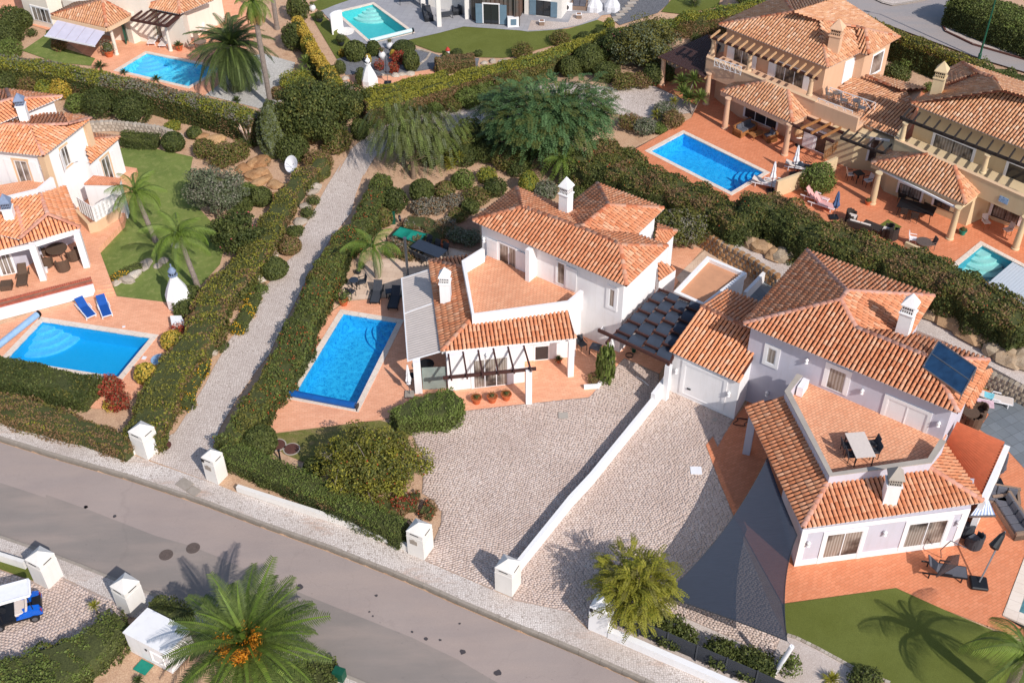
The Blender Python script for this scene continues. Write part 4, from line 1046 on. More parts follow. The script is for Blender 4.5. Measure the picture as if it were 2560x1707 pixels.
def trim(a, b, e, f, nm='wall_trim', o=.03):
    vs = [A_+d_*s+n_*oo+Vector((0, 0, z)) for oo in (-.01, o) for s, z in ((a, e), (b, e), (b, f), (a, f))]
    MB().add(vs, [(0,1,2,3),(7,6,5,4),(0,4,5,1),(1,5,6,2),(2,6,7,3),(3,7,4,0)]).build(nm, M['white'], HR)
trim(-.02, Lw, .01, .42); trim(-.02, .3, .42, 2.7); trim(Lw-.35, Lw, .42, 2.7); trim(.3, Lw-.35, 2.45, 2.72)
for q in (('p',425,315), ('p',1105,220), ('p',1758,130)): lantern(HR, f1, f2, *q)
column(HR, 'k', 2092, 1050, 0, 2.7, .2, 'lav', True, R(-20))
# red corrugated canopy with white wall
zc = 2.6; q = [g('l',1755,765,zc+.15), g('l',2182,940,zc), g('l',1970,1440,zc), g('l',1640,985,zc+.15)]
mb = MB(); n = 38; cm = plain('red_brown_corrugated_sheet', '#C26844', .7, .1, 3)
for i in range(n):
    t0_, t1_ = i/n, (i+1)/n; z = .09 if i % 2 else 0
    mb.add([q[0].lerp(q[3], t0_)+Vector((0, 0, z)), q[1].lerp(q[2], t0_)+Vector((0, 0, z)), q[1].lerp(q[2], t1_)+Vector((0, 0, .09-z)), q[0].lerp(q[3], t1_)+Vector((0, 0, .09-z))], [(0, 1, 2, 3)])
mb.build('canopy', cm, HR)
a, b = g('l',2205,975,2.7), g('l',1985,1465,2.7); wall_line_run('canopy_wall', [XY(a), XY(b)], 0, 2.72, .28, 'white', HR)
# garage
zG, zGR = 2.95, 3.95
G1, G2, G3, G4 = g('k',1410,132,zG), g('k',2022,408,zG), g('k',2150,195,zG+.5), g('k',2125,-60,zGR)
G5, G6, G7 = g('g',1682,1232,zGR), g('g',1912,1090,zG), g('g',2230,1210,zG)
roof(HR, [[G1, G2, G3, G4, G5], [G7, G6, G5, G4]], [(G5, G4)], tile='tile_or', nind=0)
gf = inset([G1, G2, G7, G6], .3)
o1, o2, o3 = g('k',1400,487,0), g('k',1975,742,0), g('k',2085,560,0)
walls(HR, [XY(o1), XY(o2), XY(o3), XY(iw[0])+Vector((1, 0, 0)), gf[2], gf[3]], 0, zG-.12, 'white')
A_, B_ = XY(o1), XY(o2)
w = window(HR, A_, B_, 'k', (1548, 248), (1855, 655), 1, .2, gl='white', fr='white', name='garage_door', sill=False)
s_, z_, A2_, d_, n_ = wallpt(A_, B_, 'k', 1578, 467); p = A2_+d_*s_+n_*.05; MB().box((p.x, p.y, z_), (.22, .04, .08), math.atan2(d_.y, d_.x)).build('handle', M['blackp'], w)
lantern(HR, A_, B_, 'k', 1470, 305); lantern(HR, A_, B_, 'k', 1938, 508)
# ------------------------------------------------------------------ left villa (cut by the left edge)
HL = thing('villa_with_covered_patio', 'white villa with beige quoins and bright orange roof above a covered patio, left edge', 'villa', XY(g('a',385,1387,5.7)))
z1 = 5.75
S_, E_ = g('a',387,1387,z1), g('a',812,1055,z1); W_ = g('a',-500,1290,z1); ap, ap2, apl = g('a',275,1120,6.3), g('a',610,1108,6.25), g('a',-500,1085,6.3)
Nn = g('a',560,1012,z1)
roof(HL, [[W_, S_, ap, apl], [S_, E_, ap2, ap], [E_, Nn, ap2], [Nn, g('a',-400,1060,z1+.35), apl, ap, ap2]], [(S_, ap), (ap, apl), (ap, ap2), (ap2, E_)], tile='tile_or', ridge='ridge_pink', nind=240)
fp = [S_, E_, Nn, g('a',-500,1080,z1), W_]; walls(HL, inset(fp, .35), 0, z1-.03, 'white')
i_ = inset(fp, .35); FA_, FB__ = i_[4], i_[0]; GA, GB = i_[0], i_[1]
window(HL, FA_, FB__, 'a', (120, 1425), (300, 1640), 2, .16, surm='ochre', shut=((-1, .55, 0), (1, .55, 0)), sill=False)
window(HL, GA, GB, 'a', (535, 1330), (635, 1450), 2, .14, surm='ochre', shut=((-1, .5, .5), (1, .5, .5)))
lantern(HL, FA_, FB__, 'a', 378, 1480)
for q, r_ in ((i_[0], R(-10)), (i_[1], R(-10))): MB().box((q.x, q.y, (z1+.4)/2), (.5, .5, z1-.5), math.atan2((GB-GA).y, (GB-GA).x)).build('quoin', M['ochre'], HL)
# upper small roof behind
z2 = 6.6; a_, b_, c_, d_2 = g('a',560,862,z2), g('a',60,800,z2), g('a',95,885,z2+.32), g('a',-400,1040,z2+.32); e_ = g('a',325,1060,z2); f_ = g('a',-300,1220,z2)
roof(HL, [[f_, e_, a_, c_, d_2][:1]+[a_, c_, d_2], [a_, b_, c_], [b_, g('a',-400,860,z2), d_2, c_]], [(a_, c_), (b_, c_), (c_, d_2)], tile='tile_or', ridge='ridge_pink', nind=0)
walls(HL, inset([f_, a_, b_, g('a',-400,860,z2)], .35), 3, z2-.03, 'white')
# right lower roof
z3 = 3.3; c1_, c2_ = g('a',1068,1222,z3), g('a',800,1458,z3); t1_, t2_ = g('a',740,1245,z3+.85), g('a',705,1180,z3)
roof(HL, [[c2_, c1_, t1_], [c1_, t2_, t1_]], [(c1_, t1_)], tile='tile_or', nind=0)
w1_, w2_ = g('a',1100,1560,LZ), g('a',830,1568+60,LZ)
walls(HL, [XY(c1_)+Vector((-.2, -.0, 0)), XY(c2_)+Vector((-.1, .25, 0)), XY(c2_)+Vector((-2.5, 1.5, 0)), XY(t2_)+Vector((-.5, 0, 0))], 0, z3-.05, 'white')
WA, WB = XY(c2_)+Vector((-.1, .25, 0)), XY(c1_)+Vector((-.2, 0, 0))
window(HL, WA, WB, 'a', (895, 1430), (1020, 1600), 2, .14, surm='ochre', shut=((-1, .5, 0), (1, .5, 0)), sill=False)
# patio roof
z4 = 3.25; r1, r2, r3 = g('e',715,530,z4), g('e',170,690,z4), g('e',575,160,z4); ra, rb = g('e',425,412,4.25), g('e',355,232,4.25)
rv = g('e',172,630,3.55); rl = g('e',-500,860,z4)
roof(HL, [[r1, r3, rb, ra], [rl, r1, ra, g('e',175,632,3.75), g('e',-500,480,4.1)], [g('e',175,632,3.75), g('e',-350,480,4.1), g('e',-350,400,4.2), g('e',0,365,4.2), g('e',150,350,4.2), rb, ra][:1]+[g('e',-500,470,4.1), g('e',-500,400,4.2), rb, ra]], [(r1, ra), (ra, rb), (g('e',175,632,3.75), ra), (g('e',215,595,3.75), g('e',150,350,4.25))], tile='tile_or', ridge='ridge_pink', nind=0)
zt = 3.4
pp = [g('e',-600,420,4.25), g('e',0,270,4.25), g('e',330,190,4.25), g('e',462,82,4.25)]
wall_line_run('parapet', pp, 3.1, 4.25, .22, 'white', HL)
MB().prism([XY(pp[0]), XY(pp[1]), XY(pp[2]), XY(pp[3]), XY(pp[3])+Vector((-.5, 1.5, 0)), XY(pp[0])+Vector((0, 4, 0))], 3.2, zt).build('terrace_floor', M['terra4'], HL)
chimney(HL, 'e', 95, 528, 3.6, .6, 1.95, R(10), capm=plain('blue_grey_chimney_cap', '#7c8aa4', .7))
chimney(HL, 'a', 205, 1078, 6.35, .58, 1.6, R(10), capm=plain('blue_grey_chimney_cap', '#7c8aa4', .7))
for c, x, y in (('e', 385, 1000), ('e', 772, 885)): column(HL, c, x, y, LZ, 2.75, .2, 'white', True, R(12))
a, b = g('e',255,700,3.05), g('e',700,560,3.05); MB().bar(a, b, .22, .25).bar(g('e',-300,830,3.05), a, .22, .25).build('patio_beam', M['white'], HL)
# patio back walls
bw1, bw2, bw3 = g('e',0,965,LZ), g('e',150,935,LZ), g('e',150,935,LZ)+Vector((.4, 1.6, 0))
walls(HL, [g('e',-300,1020,LZ), bw2, g('e',330,820,LZ), g('e',700,640,LZ), g('e',560,400,2.5), g('e',-300,600,2.5)], 0, 3.1, 'lav')
window(HL, g('e',-300,1020,LZ), bw2, 'e', (-40, 780), (145, 935), 3, .1, sill=False)
# side yard: block wall, red tiled lean-to, laundry
q = [g('e',640,395,LZ), g('e',1000,190,LZ)]
MB().prism([g('e',830,60,2.9), g('e',1075,85,2.9), g('e',1060,140,2.9), g('e',745,135,2.9)], 2.75, 2.85).build('porch_slab', M['terra2'], HL)
walls(HL, [g('e',745,140,2.8), g('e',1060,145,2.8), g('e',1075,90,2.8), g('e',830,60,2.8)], 0, 2.76, 'white')
A_, B_ = g('e',752,375+130,LZ), g('e',870,480+90,LZ)
bl = [g('e',815,575,LZ), g('e',880,560,LZ), g('e',1080,430,LZ)]
SW = thing('breeze_block_screen', 'white breeze block screen wall on a beige base beside the left villa', 'screen wall', XY(bl[0]))
wall_line_run('base', [g('e',700,450,LZ)]+bl, 0, LZ+.75, .22, 'ochre', SW)
for (pa, pb), n_b in (((g('e',745,470,LZ), bl[1]), 3), ((bl[1], bl[2]), 8)):
    d = (pb-pa); n = max(2, int(d.length/.3)); 
    for i in range(n):
        for j in range(4):
            o = pa.lerp(pb, (i+.5)/n)+Vector((0, 0, .75+.14+j*.28)); u = d.normalized(); s = .14; e_ = .035
            mb = MB()
            for a2, b2 in (((-s, -s), (s, -s)), ((s, -s), (s, s)), ((s, s), (-s, s)), ((-s, s), (-s, -s)), ((-s, -s), (s, s)), ((-s, s), (s, -s))):
                mb.bar(o+u*a2[0]+Vector((0, 0, a2[1])), o+u*b2[0]+Vector((0, 0, b2[1])), .05, .1)
            mb.build('block', M['white'], SW)
# planter wall in front of the upper terrace
WP = thing('planter_wall', 'white retaining wall topped by a red brick planter above the left pool', 'planter wall', XY(g('e',0,1290,0)))
pa, pb = g('e',-400,1370+10,LZ+.1), g('e',838,1060,LZ+.1); d = (pb-pa).normalized(); n = Vector((-d.y, d.x, 0))
wall_line_run('retaining_wall', [XY(pa)-n*.05, XY(pb)-n*.05], 0, LZ+.35, .14, 'white', WP)
br = brickm('red_brick', '#A04C3C', '#8C4034', '#c8b0a4', .2, .1, 0, .012)
L_ = (XY(pb)-XY(pa)).length; nb = int(L_/.13); bmat = plain('planter_brick', '#B4604A', .9, .25, 5)
for o_ in (.14, .62):
    for i in range(nb):
        p = XY(pa)+d*((i+.5)*L_/nb)+n*o_; ob = None
        m_ = MB().box((p.x, p.y, LZ+.22), (L_/nb-.014, .2, .44), math.atan2(d.y, d.x)).build('brick', bmat, WP)
MB().prism([XY(pa)+n*.24, XY(pb)+n*.24, XY(pb)+n*.52, XY(pa)+n*.52], LZ, LZ+.36).build('planter_soil', M['mulch'], WP)
# ------------------------------------------------------------------ top left villa
HT = thing('cream_villa', 'cream villa with white awning, wooden pergola and green shutters at the top left', 'villa', XY(g('a',455,130,2.9)))
z = 2.9; q = [g('a',458,132,z), g('a',950,245,z), g('a',1162,135,z)]; q.append(q[0]+q[2]-q[1]); apx = g('a',912,0,4.35)
roof(HT, [[q[0], q[1], apx], [q[1], q[2], apx], [q[2], q[3], apx], [q[3], q[0], apx]], [(q[0], apx), (q[1], apx), (q[2], apx)], tile='tile_br', nind=240)
MB().bar(q[0]-Vector((0, 0, .22)), q[1]-Vector((0, 0, .22)), .3, .28).bar(q[1]-Vector((0, 0, .22)), q[2]-Vector((0, 0, .22)), .3, .28).build('eave_beam', M['ochre'], HT)
z = 3.1; q2 = [g('a',1275,60,z), g('a',1600,125,z), g('a',1900,0,z), g('a',1600,-70,z)]; f, rr = hiprect(q2, 22); roof(HT, f, rr, tile='tile_br', nind=0)
column(HT, 'a', 1040, 492, 0, 2.55, .15, 'cream'); column(HT, 'a', 1522, 458, 0, 2.35, .14, 'cream')
wa = [g('a',1660,375,0), g('a',2010,190,0), g('a',1900,-120,0), g('a',1400,-60,0), g('a',1360,260,0)]
walls(HT, wa, 0, 3.0, 'cream')
wb = [g('a',1365,325,0), g('a',1200,395,0), g('a',1150,380,0), g('a',1010,250,0), g('a',1100,60,0), g('a',1420,200,0)]
walls(HT, wb, 0, 2.75, 'cream')
wc_ = [g('a',1150,385,0), g('a',760,180+120,0), g('a',780,60,0), g('a',1150,150,0)]
walls(HT, [g('a',1160,300,0), g('a',1000,330,0), g('a',620,250,0), g('a',640,100,0), g('a',1160,160,0)], 0, 2.65, 'cream')
wd_ = [g('a',310,222,0), g('a',470,250,0), g('a',620,210,0), g('a',640,-100,0), g('a',180,-120,0), g('a',230,200,0)]
walls(HT, [g('a',250,205,0), g('a',480,262,0), g('a',900,150,0), g('a',900,-200,0), g('a',160,-100,0)], 0, 2.8, 'cream')
walls(HT, [g('a',900,-30,4), g('a',1300,-10,4), g('a',1500,-200,4), g('a',900,-200,4)], 0, 5.5, 'cream')
window(HT, g('a',250,205,0), g('a',480,262,0), 'a', (275, 55), (465, 215), 4, .12, surm='white', sill=False)
for (A_, B_, tl, br_) in ((g('a',1365,325,0), g('a',1660,375,0), (1380, 215), (1430, 310)), (g('a',1365,325,0), g('a',1660,375,0), (1540, 190), (1600, 320))):
    s, zz, a0, d0, n0 = wallpt(A_, B_, 'a', *tl); s2, z2_, *_ = wallpt(A_, B_, 'a', *br_)
    cc = a0+d0*(s+s2)/2+n0*.35; MB().box((cc.x, cc.y, (zz+z2_)/2), (abs(s2-s), .05, abs(zz-z2_)), math.atan2(d0.y, d0.x)).build('shutter', M['shutg'], HT)
p = g('a',1150,385,0); MB().box((p.x-.2, p.y, 1.15), (.75, .06, 2.2), R(100)).build('shutter', M['shutg'], HT)
walls(HT, [g('a',1420,200,2), g('a',1640,230,2), g('a',1700,80,2), g('a',1420,60,2)], 0, 2.7, 'cream')
zb = 2.75; MB().bar(g('a',1165,178,zb), g('a',1490,237,zb), .14, .2).build('pergola_beam', M['wood'], HT); MB().bar(g('a',1490,237,zb), g('a',1620,130,zb), .14, .2).build('pergola_beam', M['wood'], HT)
for i in range(7):
    t_ = i/6.3; a = g('a',1170,170,zb+.1).lerp(g('a',1490,230,zb+.1), t_); b = g('a',1300,75,zb+.1).lerp(g('a',1610,130,zb+.1), t_); MB().bar(a, b, .1, .15).build('rafter', M['wood'], HT)
q = [g('a',512,180,2.6), g('a',945,272,2.6), g('a',845,415,1.95), g('a',398,322,1.95)]
aw = MB(); 
for i in range(5):
    a0, a1 = i/5+.002, (i+1)/5-.002; aw.poly([q[3].lerp(q[2], a0), q[3].lerp(q[2], a1), q[0].lerp(q[1], a1), q[0].lerp(q[1], a0)])
aw = aw.build('awning', M['awn'], HT); MB().bar(q[3], q[2], .08, .12).build('awning_rail', M['alu'], aw); MB().bar(q[3].lerp(q[2], .92), q[0].lerp(q[1], .95)-Vector((0, 0, .3)), .05).bar(q[3].lerp(q[2], .1), q[0].lerp(q[1], .1)-Vector((0, 0, .3)), .05).build('awning_arm', M['alu'], aw)
# ------------------------------------------------------------------ grey villa (top centre)
HG = thing('grey_stone_villa', 'modern white villa with dark stone cladding and blue grey shutters at the top edge', 'villa', XY(g('b',2200,220,0)))
stone = brickm('dark_slate_cladding', '#6a655f', '#54504c', '#38352f', .4, .06, 0, .01, bs=1)
def zg(c, x, y): return W(c, x, y)
a1, a2, a3, a4, a5, a6 = zg('b',1920,180), zg('b',2010,215), zg('b',2352,235), zg('c',20,240), zg('c',110,130), zg('c',440,170)
a7 = zg('c',520,60)
zf = lambda p: p.z
walls(HG, [XY(a1), XY(a2), XY(a3), XY(a4), XY(a5)+Vector((.2, 1.5, 0)), XY(a1)+Vector((1, 5, 0))], 0, 3.6, stone, 'stone_wall')
walls(HG, [XY(a5), XY(a6), XY(a7), XY(a7)+Vector((3, 8, 0)), XY(a5)+Vector((0, 8, 0))], 0, 6.5, 'offwhite')
walls(HG, [XY(a1)+Vector((-4, 3, 0)), XY(a1)+Vector((.5, .6, 0)), XY(a1)+Vector((.5, 8, 0)), XY(a1)+Vector((-4, 8, 0))], 0, 3.6, 'offwhite')
window(HG, a2, a3, 'b', (2025, 35), (2165, 215), 2, .1, gl='glassd', fr='dframe', shut=((-1, .6, 0), (1, .6, 0)), shm='shutb', sill=False)
window(HG, a5, a6, 'c', (215, 0), (345, 150), 2, .0, gl='glassd', fr='dframe', shut=((-1, .6, 0), (1, .6, 0)), shm='shutb', sill=False)
for c, x, y, hh in (('b', 1632, 240, 3.0), ('b', 1880, 172, 3.0), ('b', 1490, 80, 3.0)): column(HG, c, x, y, 0, hh, .2, 'offwhite', True, R(10))
pb_ = g('b',2290,245,0); MB().box((pb_.x, pb_.y+.3, .45), (1.0, .7, .9), R(5)).build('barbecue', M['white'], HG)
MB().box((pb_.x+.05, pb_.y-.06, .5), (.5, .03, .55), R(5)).build('hatch', M['shutb'], HG)
# ------------------------------------------------------------------ peach villa
HP = thing('peach_villa', 'peach two storey villa with upper balcony, railings and buff tiled roof', 'villa', XY(g('d',605,600,6.6)))
z = 6.6; zr = 8.0
pW, pS, p3_, p4_, pE, pN = g('c',1842,218,z), g('d',605,602,z), g('d',885,468,z), g('d',968,487,z), g('d',1243,332,z), g('d',190,-40,z)
a1, a2 = g('d',290,110,zr), g('d',527,190,zr); b1, b2 = g('d',853,242,7.6), g('d',940,262,7.6)
roof(HP, [[pW, pS, a2, a1], [pN, pW, a1], [pS, p3_, b1, a2], [p3_, p4_, b2, b1], [p4_, pE, b2], [pE, g('d',700,-20,z), a2, b1, b2][:2]+[a1, a2, b1, b2], [g('d',700,-20,z), pN, a1]], [(pW, a1), (a1, a2), (a2, pS), (a2, b1), (b1, b2), (b2, pE), (b2, p4_), (pN, a1)], tile='tile_br', nind=240)
ip = inset([pW, pS, p3_, p4_, pE, g('d',700,-20,z), pN], .45)
walls(HP, ip, 0, z-.03, 'peach')
window(HP, ip[0], ip[1], 'd', (150, 540), (375, 810), 3, .0, shut=((-1, .6, 0), (1, .6, 0)), sill=False)
window(HP, ip[0], ip[1], 'c', (1985, 420), (2115, 600), 2, .0, shut=((-1, .6, 0), (1, .6, 0)), sill=False)
window(HP, ip[1], ip[2], 'd', (765, 560), (815, 690), 1, .12, gl='white', fr='white')
window(HP, ip[4-1], ip[4], 'd', (1010, 500), (1065, 625), 1, .1)
chimney(HP, 'd', 665, 505, 6.75, .8, 2.3, R(-30), body='peach', cap='peach')
zbk = 4.75
pb = [g('c',1745,505,zbk), g('c',2090,635,zbk), g('d',0,690,zbk), g('d',505,900,zbk), g('d',885,1045,zbk), g('d',1020,960,zbk)]
MB().prism([XY(pb[0]), XY(pb[3]), XY(pb[4]), XY(pb[5]), XY(ip[2]), XY(ip[1]), XY(ip[0])], PH+2.6, PH+3.0).build('balcony_slab', M['peach'], HP)
wall_line_run('balcony_wall', [pb[0]-(pb[3]-pb[0]).normalized()*0, pb[3], pb[4]], PH+2.2, zbk-.05, .25, 'peach', HP)
wall_line_run('balcony_wall', [pb[0], XY(pb[0])+Vector((1.0, 2.6, 0))], PH+2.2, zbk-.05, .25, 'peach', HP)
wall_line_run('balcony_coping', [pb[0], pb[3]], zbk-.05, zbk, .32, 'ochre', HP)
mb = MB()
def rail(a, b, h=.75, n=9, mb=None, x=False):
    mb = mb or MB(); a = Vector(a); b = Vector(b)
    mb.bar(a+Vector((0, 0, h)), b+Vector((0, 0, h)), .04); mb.bar(a+Vector((0, 0, .08)), b+Vector((0, 0, .08)), .03)
    for i in range(n+1): p = a.lerp(b, i/n); mb.bar(p, p+Vector((0, 0, h)), .03)
    if x:
        for i in range(n): p0, p1 = a.lerp(b, i/n), a.lerp(b, (i+1)/n); mb.bar(p0+Vector((0, 0, .08)), p1+Vector((0, 0, h)), .02); mb.bar(p1+Vector((0, 0, .08)), p0+Vector((0, 0, h)), .02)
    return mb
rail(g('d',500,965,zbk-.75), g('d',808,1082,zbk-.75), .8, 4, None, True).build('railing', M['alu'], HP)
rail(g('d',605,880,zbk-.75), g('d',1010,1020,zbk-.75), .9, 4, None, True).build('railing', M['alu'], HP)
rail(g('c',1800,595,zbk-.3), g('c',2035,675,zbk-.3), .7, 5, None, True).build('railing', M['alu'], HP)
for c, x, y, z0, hh in (('c', 1785, 500, zbk-.1, 1.35), ('c', 2108, 640, zbk-.1, 1.35), ('d', 440, 855, zbk-.1, 1.35)): column(HP, c, x, y, z0, hh, .17, 'ochre')
for c, x, y, hh in (('c', 1335, 760, 2.3), ('c', 1728, 935, 2.7), ('c', 1895, 1150, 2.55), ('d', 220, 1388, 2.55)): column(HP, c, x, y, PH, hh, .2, 'peach')
column(HP, 'd', 345, 1250, PH, 2.5, .12, 'peach')
MB().bar(g('c',1755,325,6.15), g('d',515,705,6.15), .12, .2).build('pergola_beam', M['wood'], HP)
A_ = g('c',1762,322,6.3); B_ = g('d',500,695,6.3); D_ = (g('d',60,415,6.35)-g('d',-20+30,500,6.3))
for i in range(15):
    p = A_.lerp(B_, (i+.3)/14.6); MB().bar(p-Vector((.1, .15, 0)), p+Vector((.75, 1.05, .0)), .1, .15).build('rafter', M['woodlt'], HP)
# porch roof
z = PH+2.65; zr = z+.85
pw, ps, pe = g('c',1857,808,z), g('d',287,1095,z), g('d',465,1000,z); pn = g('c',2030,722,z)
def onwall(A, B, c, x, y):
    s, zz, a0, d0, n0 = wallpt(A, B, c, x, y, .14); p = a0+d0*s+n0*.14; return Vector((p.x, p.y, zz))
ra, rb = onwall(pb[0], pb[3], 'c', 2255, 727), onwall(pb[0], pb[3], 'd', 250, 806); print('porch ridge', ra.z, rb.z, z); ra.z = rb.z = (ra.z+rb.z)/2
roof(HP, [[pw, ps, rb, ra], [ps, pe, rb], [pn, pw, ra]], [(pw, ra), (ps, rb)], tile='tile_br', nind=0)
MB().bar(pw+Vector((.15, .15, -.25)), ps+Vector((-.1, .2, -.25)), .28, .34).bar(ps+Vector((-.2, .2, -.25)), pe+Vector((-.2, 0, -.25)), .28, .34).build('eave_beam', M['peach'], HP)
gw = [g('c',1800,870,PH), g('c',2010,1040,PH), g('d',240,1230,PH), g('d',400,1330,PH), g('d',560,1400,PH), g('d',720,1320,PH), XY(ip[2]), XY(ip[0])]
walls(HP, [XY(p) for p in gw], 0, PH+2.6, 'peach')
window(HP, gw[1], gw[2], 'c', (2080, 950), (2352, 1160), 3, .1, gl='glassd', sill=False)
window(HP, gw[3], gw[4], 'd', (515, 1165), (600, 1390), 1, .12, gl='glassd', shut=((-1, .9, 0),), sill=False)
for i, (q0, q1) in enumerate((((280, 1110), (660, 1265)), ((420, 1050), (740, 1185)))): MB().bar(g('d',*q0,PH+2.55), g('d',*q1,PH+2.55), .14, .2).build('pergola_beam', M['wood'], HP)
for q0, q1 in (((360, 1150), (540, 1065)), ((455, 1190), (630, 1100)), ((545, 1230), (720, 1140))): MB().bar(g('d',*q0,PH+2.7), g('d',*q1,PH+2.7), .12, .16).build('rafter', M['teak'], HP)
# roof over the garage wing
z = 3.9; e0, e1 = g('d',610,885,z), g('d',1000,1135,z)
t0_, t1_ = g('d',838,660,z+.75), g('d',1300,815,z+.75)
roof(HP, [[e0, e1, g('d',1370,925,z), t1_, t0_], [g('d',1480,792,z), g('d',1000,660,z), g('d',940,680,z+.75), g('d',1250,803,z+.75)]], [(g('d',940,680,z+.78), g('d',1250,803,z+.78))], tile='tile_br', nind=0)
walls(HP, [XY(e0), XY(e1), XY(g('d',1340,940,z)), XY(g('d',1440,800,z)), XY(g('d',980,670,z))], 0, z-.1, 'peach')
# vine shaded pergola at the left
zv = PH+2.35; q = [g('c',1305,515,zv), g('c',1720,700,zv), g('c',1860,420,zv), g('c',1740,320,zv)]
vp = thing('slatted_pergola', 'brown slatted pergola roof on peach columns beside the peach villa', 'pergola', XY(q[0]))
for i in range(11): MB().bar(q[0].lerp(q[1], i/10), q[3].lerp(q[2], i/10), .12, .14).build('beam', M['woodlt'], vp)
for i in range(64): MB().bar(q[0].lerp(q[3], (i+.3)/64)+Vector((0, 0, .1)), q[1].lerp(q[2], (i+.3)/64)+Vector((0, 0, .1)), .09, .03).build('slat', M['net'] if i % 2 else M['wood'], vp)
# ------------------------------------------------------------------ yellow villa
HY = thing('yellow_villa', 'pale yellow villa with black pergola beams and buff tiled roofs at the right edge', 'villa', XY(g('d',1345,920,6.6)))
z = 6.6
yW, yR = g('d',1345,922,z), g('d',2900,1535,z); ya = g('d',2157,806,8.05); yb = g('d',2900,1050,8.05); yc, yd = g('d',2072,690,7.75), g('d',1945,650,7.75)
roof(HY, [[yW, yR, yb, ya], [g('d',1640,762,z), yW, ya, yc, yd], [g('d',1800,560,z), g('d',1640,640,z), g('d',1650,755,z), yd], [g('d',2500,790,z), g('d',1800,560,z), yd, yc, ya, g('d',2700,960,8.05)]], [(yW, ya), (ya, yb), (yc, ya), (yd, yc), (g('d',1800,560,z), yd)], tile='tile_br', ridge='ridge', nind=240)
iy = inset([yW, yR, g('d',2500,790,z), g('d',1800,560,z), g('d',1640,700,z)], .45); walls(HY, iy, 0, z-.03, 'yellow')
chimney(HY, 'd', 1582, 880, 6.75, .72, 2.2, R(-30), body='yellow', cap='yellow')
window(HY, iy[0], iy[1], 'd', (1570, 1195), (1870, 1450), 2, .2, fr='dframe', surm='white', sill=False)
window(HY, iy[0], iy[1], 'd', (2225, 1450), (2480, 1720), 2, .2, fr='dframe', surm='white', sill=False)
zbk = 4.75; y0, y1 = g('d',1215,1232,zbk), g('d',2700,1891,zbk)
c0_, c1_ = off2(y0, y1, 0)
MB().prism([XY(y0), XY(y1), XY(iy[1]), XY(iy[0])], PH+2.6, PH+3.0).build('balcony_slab', M['yellow'], HY)
wall_line_run('balcony_wall', [y0, y1], PH+2.3, zbk-.1, .22, 'yellow', HY); wall_line_run('balcony_coping', [y0, y1], zbk-.1, zbk-.05, .3, 'ochre', HY)
wall_line_run('balcony_wall', [y0, XY(y0)+Vector((.9, 1.6, 0))], PH+2.3, zbk-.1, .22, 'yellow', HY)
column(HY, 'd', 1262, 1255, zbk-.1, 1.35, .17, 'yellow'); column(HY, 'd', 1985, 1545, zbk-.1, 1.35, .17, 'yellow')
A_, B_ = g('d',1250,1048,6.15), g('d',2700,1610,6.15); MB().bar(A_, B_, .12, .2).build('pergola_beam', M['woodblk'], HY)
for i in range(15): p = A_.lerp(B_, (i+.25)/15); MB().bar(p+Vector((-.1, -.15, .14)), p+Vector((.72, 1.0, .14)), .09, .14).build('rafter', M['woodblk'], HY)
z = 3.75; A_, B_ = g('d',718,1230,z), g('d',1120,1375,z); MB().bar(A_, B_, .12, .18).build('pergola_beam', M['woodblk'], HY)
for i in range(6): p = A_.lerp(B_, (i+.1)/5.3); MB().bar(p+Vector((-.1, -.1, .13)), p+Vector((.75, .95, .13)), .09, .13).build('rafter', M['woodblk'], HY)
z = 3.9; roof(HY, [[g('d',880,1085,z), g('d',1232,1222,z), g('d',1392,960,z+.7), g('d',1060,860,z+.7)]], nind=0, tile='tile_br')
yw = [g('d',680,1480,PH), g('d',790,1520,PH), g('d',990,1530,PH), g('h',1050,200,PH), g('h',1250,290,PH), g('h',1560,420,PH), g('h',1800,540,PH), g('h',1870,520,PH), g('h',2060,460,PH), g('h',2800,780,PH), XY(iy[1]), XY(iy[0])+Vector((0, 1, 0)), g('d',860,1100,3.8)]
walls(HY, [XY(p) for p in [g('d',560,1410,PH), g('d',800,1500,PH), g('d',1000,1530,PH), g('h',1100,210,PH), g('h',1600,420,PH), g('h',1830,520,PH), g('h',2000,440,PH), g('h',2800,740,PH), XY(iy[1]), XY(iy[0]), g('d',1000,1000,3.8)]], 0, PH+2.55, 'yellow')
window(HY, g('h',1100,210,PH), g('h',1600,420,PH), 'h', (1250, 130), (1420, 300), 2, .15, fr='dframe', sill=False)
window(HY, g('h',1100,210,PH), g('h',1600,420,PH), 'h', (1560, 270), (1740, 410), 2, .15, fr='dframe', gl='glassd', sill=False)
window(HY, g('h',2000,440,PH), g('h',2800,740,PH), 'h', (2090, 310), (2290, 510), 2, .2, fr='dframe', sill=False)
window(HY, g('d',1000,1530,PH), g('d',800,1500,PH), 'd', (1000, 1240), (1090, 1450), 1, .15, fr='dframe', sill=False)
z = PH+2.6; zr = z+.95; w_, s_, e_ = g('d',988,1452,z), g('h',1832,322,z), g('h',1995,185,z); a_, b_ = onwall(y0, y1, 'd', 1490, 1378), onwall(y0, y1, 'h', 1735, -15); print('porch ridge', a_.z, b_.z, z); a_.z = b_.z = (a_.z+b_.z)/2
roof(HY, [[w_, s_, b_, a_], [s_, e_, b_], [g('d',1170,1335,z), w_, a_]], [(w_, a_), (s_, b_)], tile='tile_br', nind=0)
MB().bar(w_+Vector((.2, .2, -.25)), s_+Vector((-.1, .25, -.25)), .28, .36).bar(s_+Vector((-.2, .2, -.25)), e_+Vector((-.2, 0, -.25)), .28, .36).build('eave_beam', M['yellow'], HY)
MB().bar(w_+Vector((.35, -.05, -.3)), s_+Vector((-.5, 0, -.3)), .12, .12).build('awning_box', M['alu'], HY)
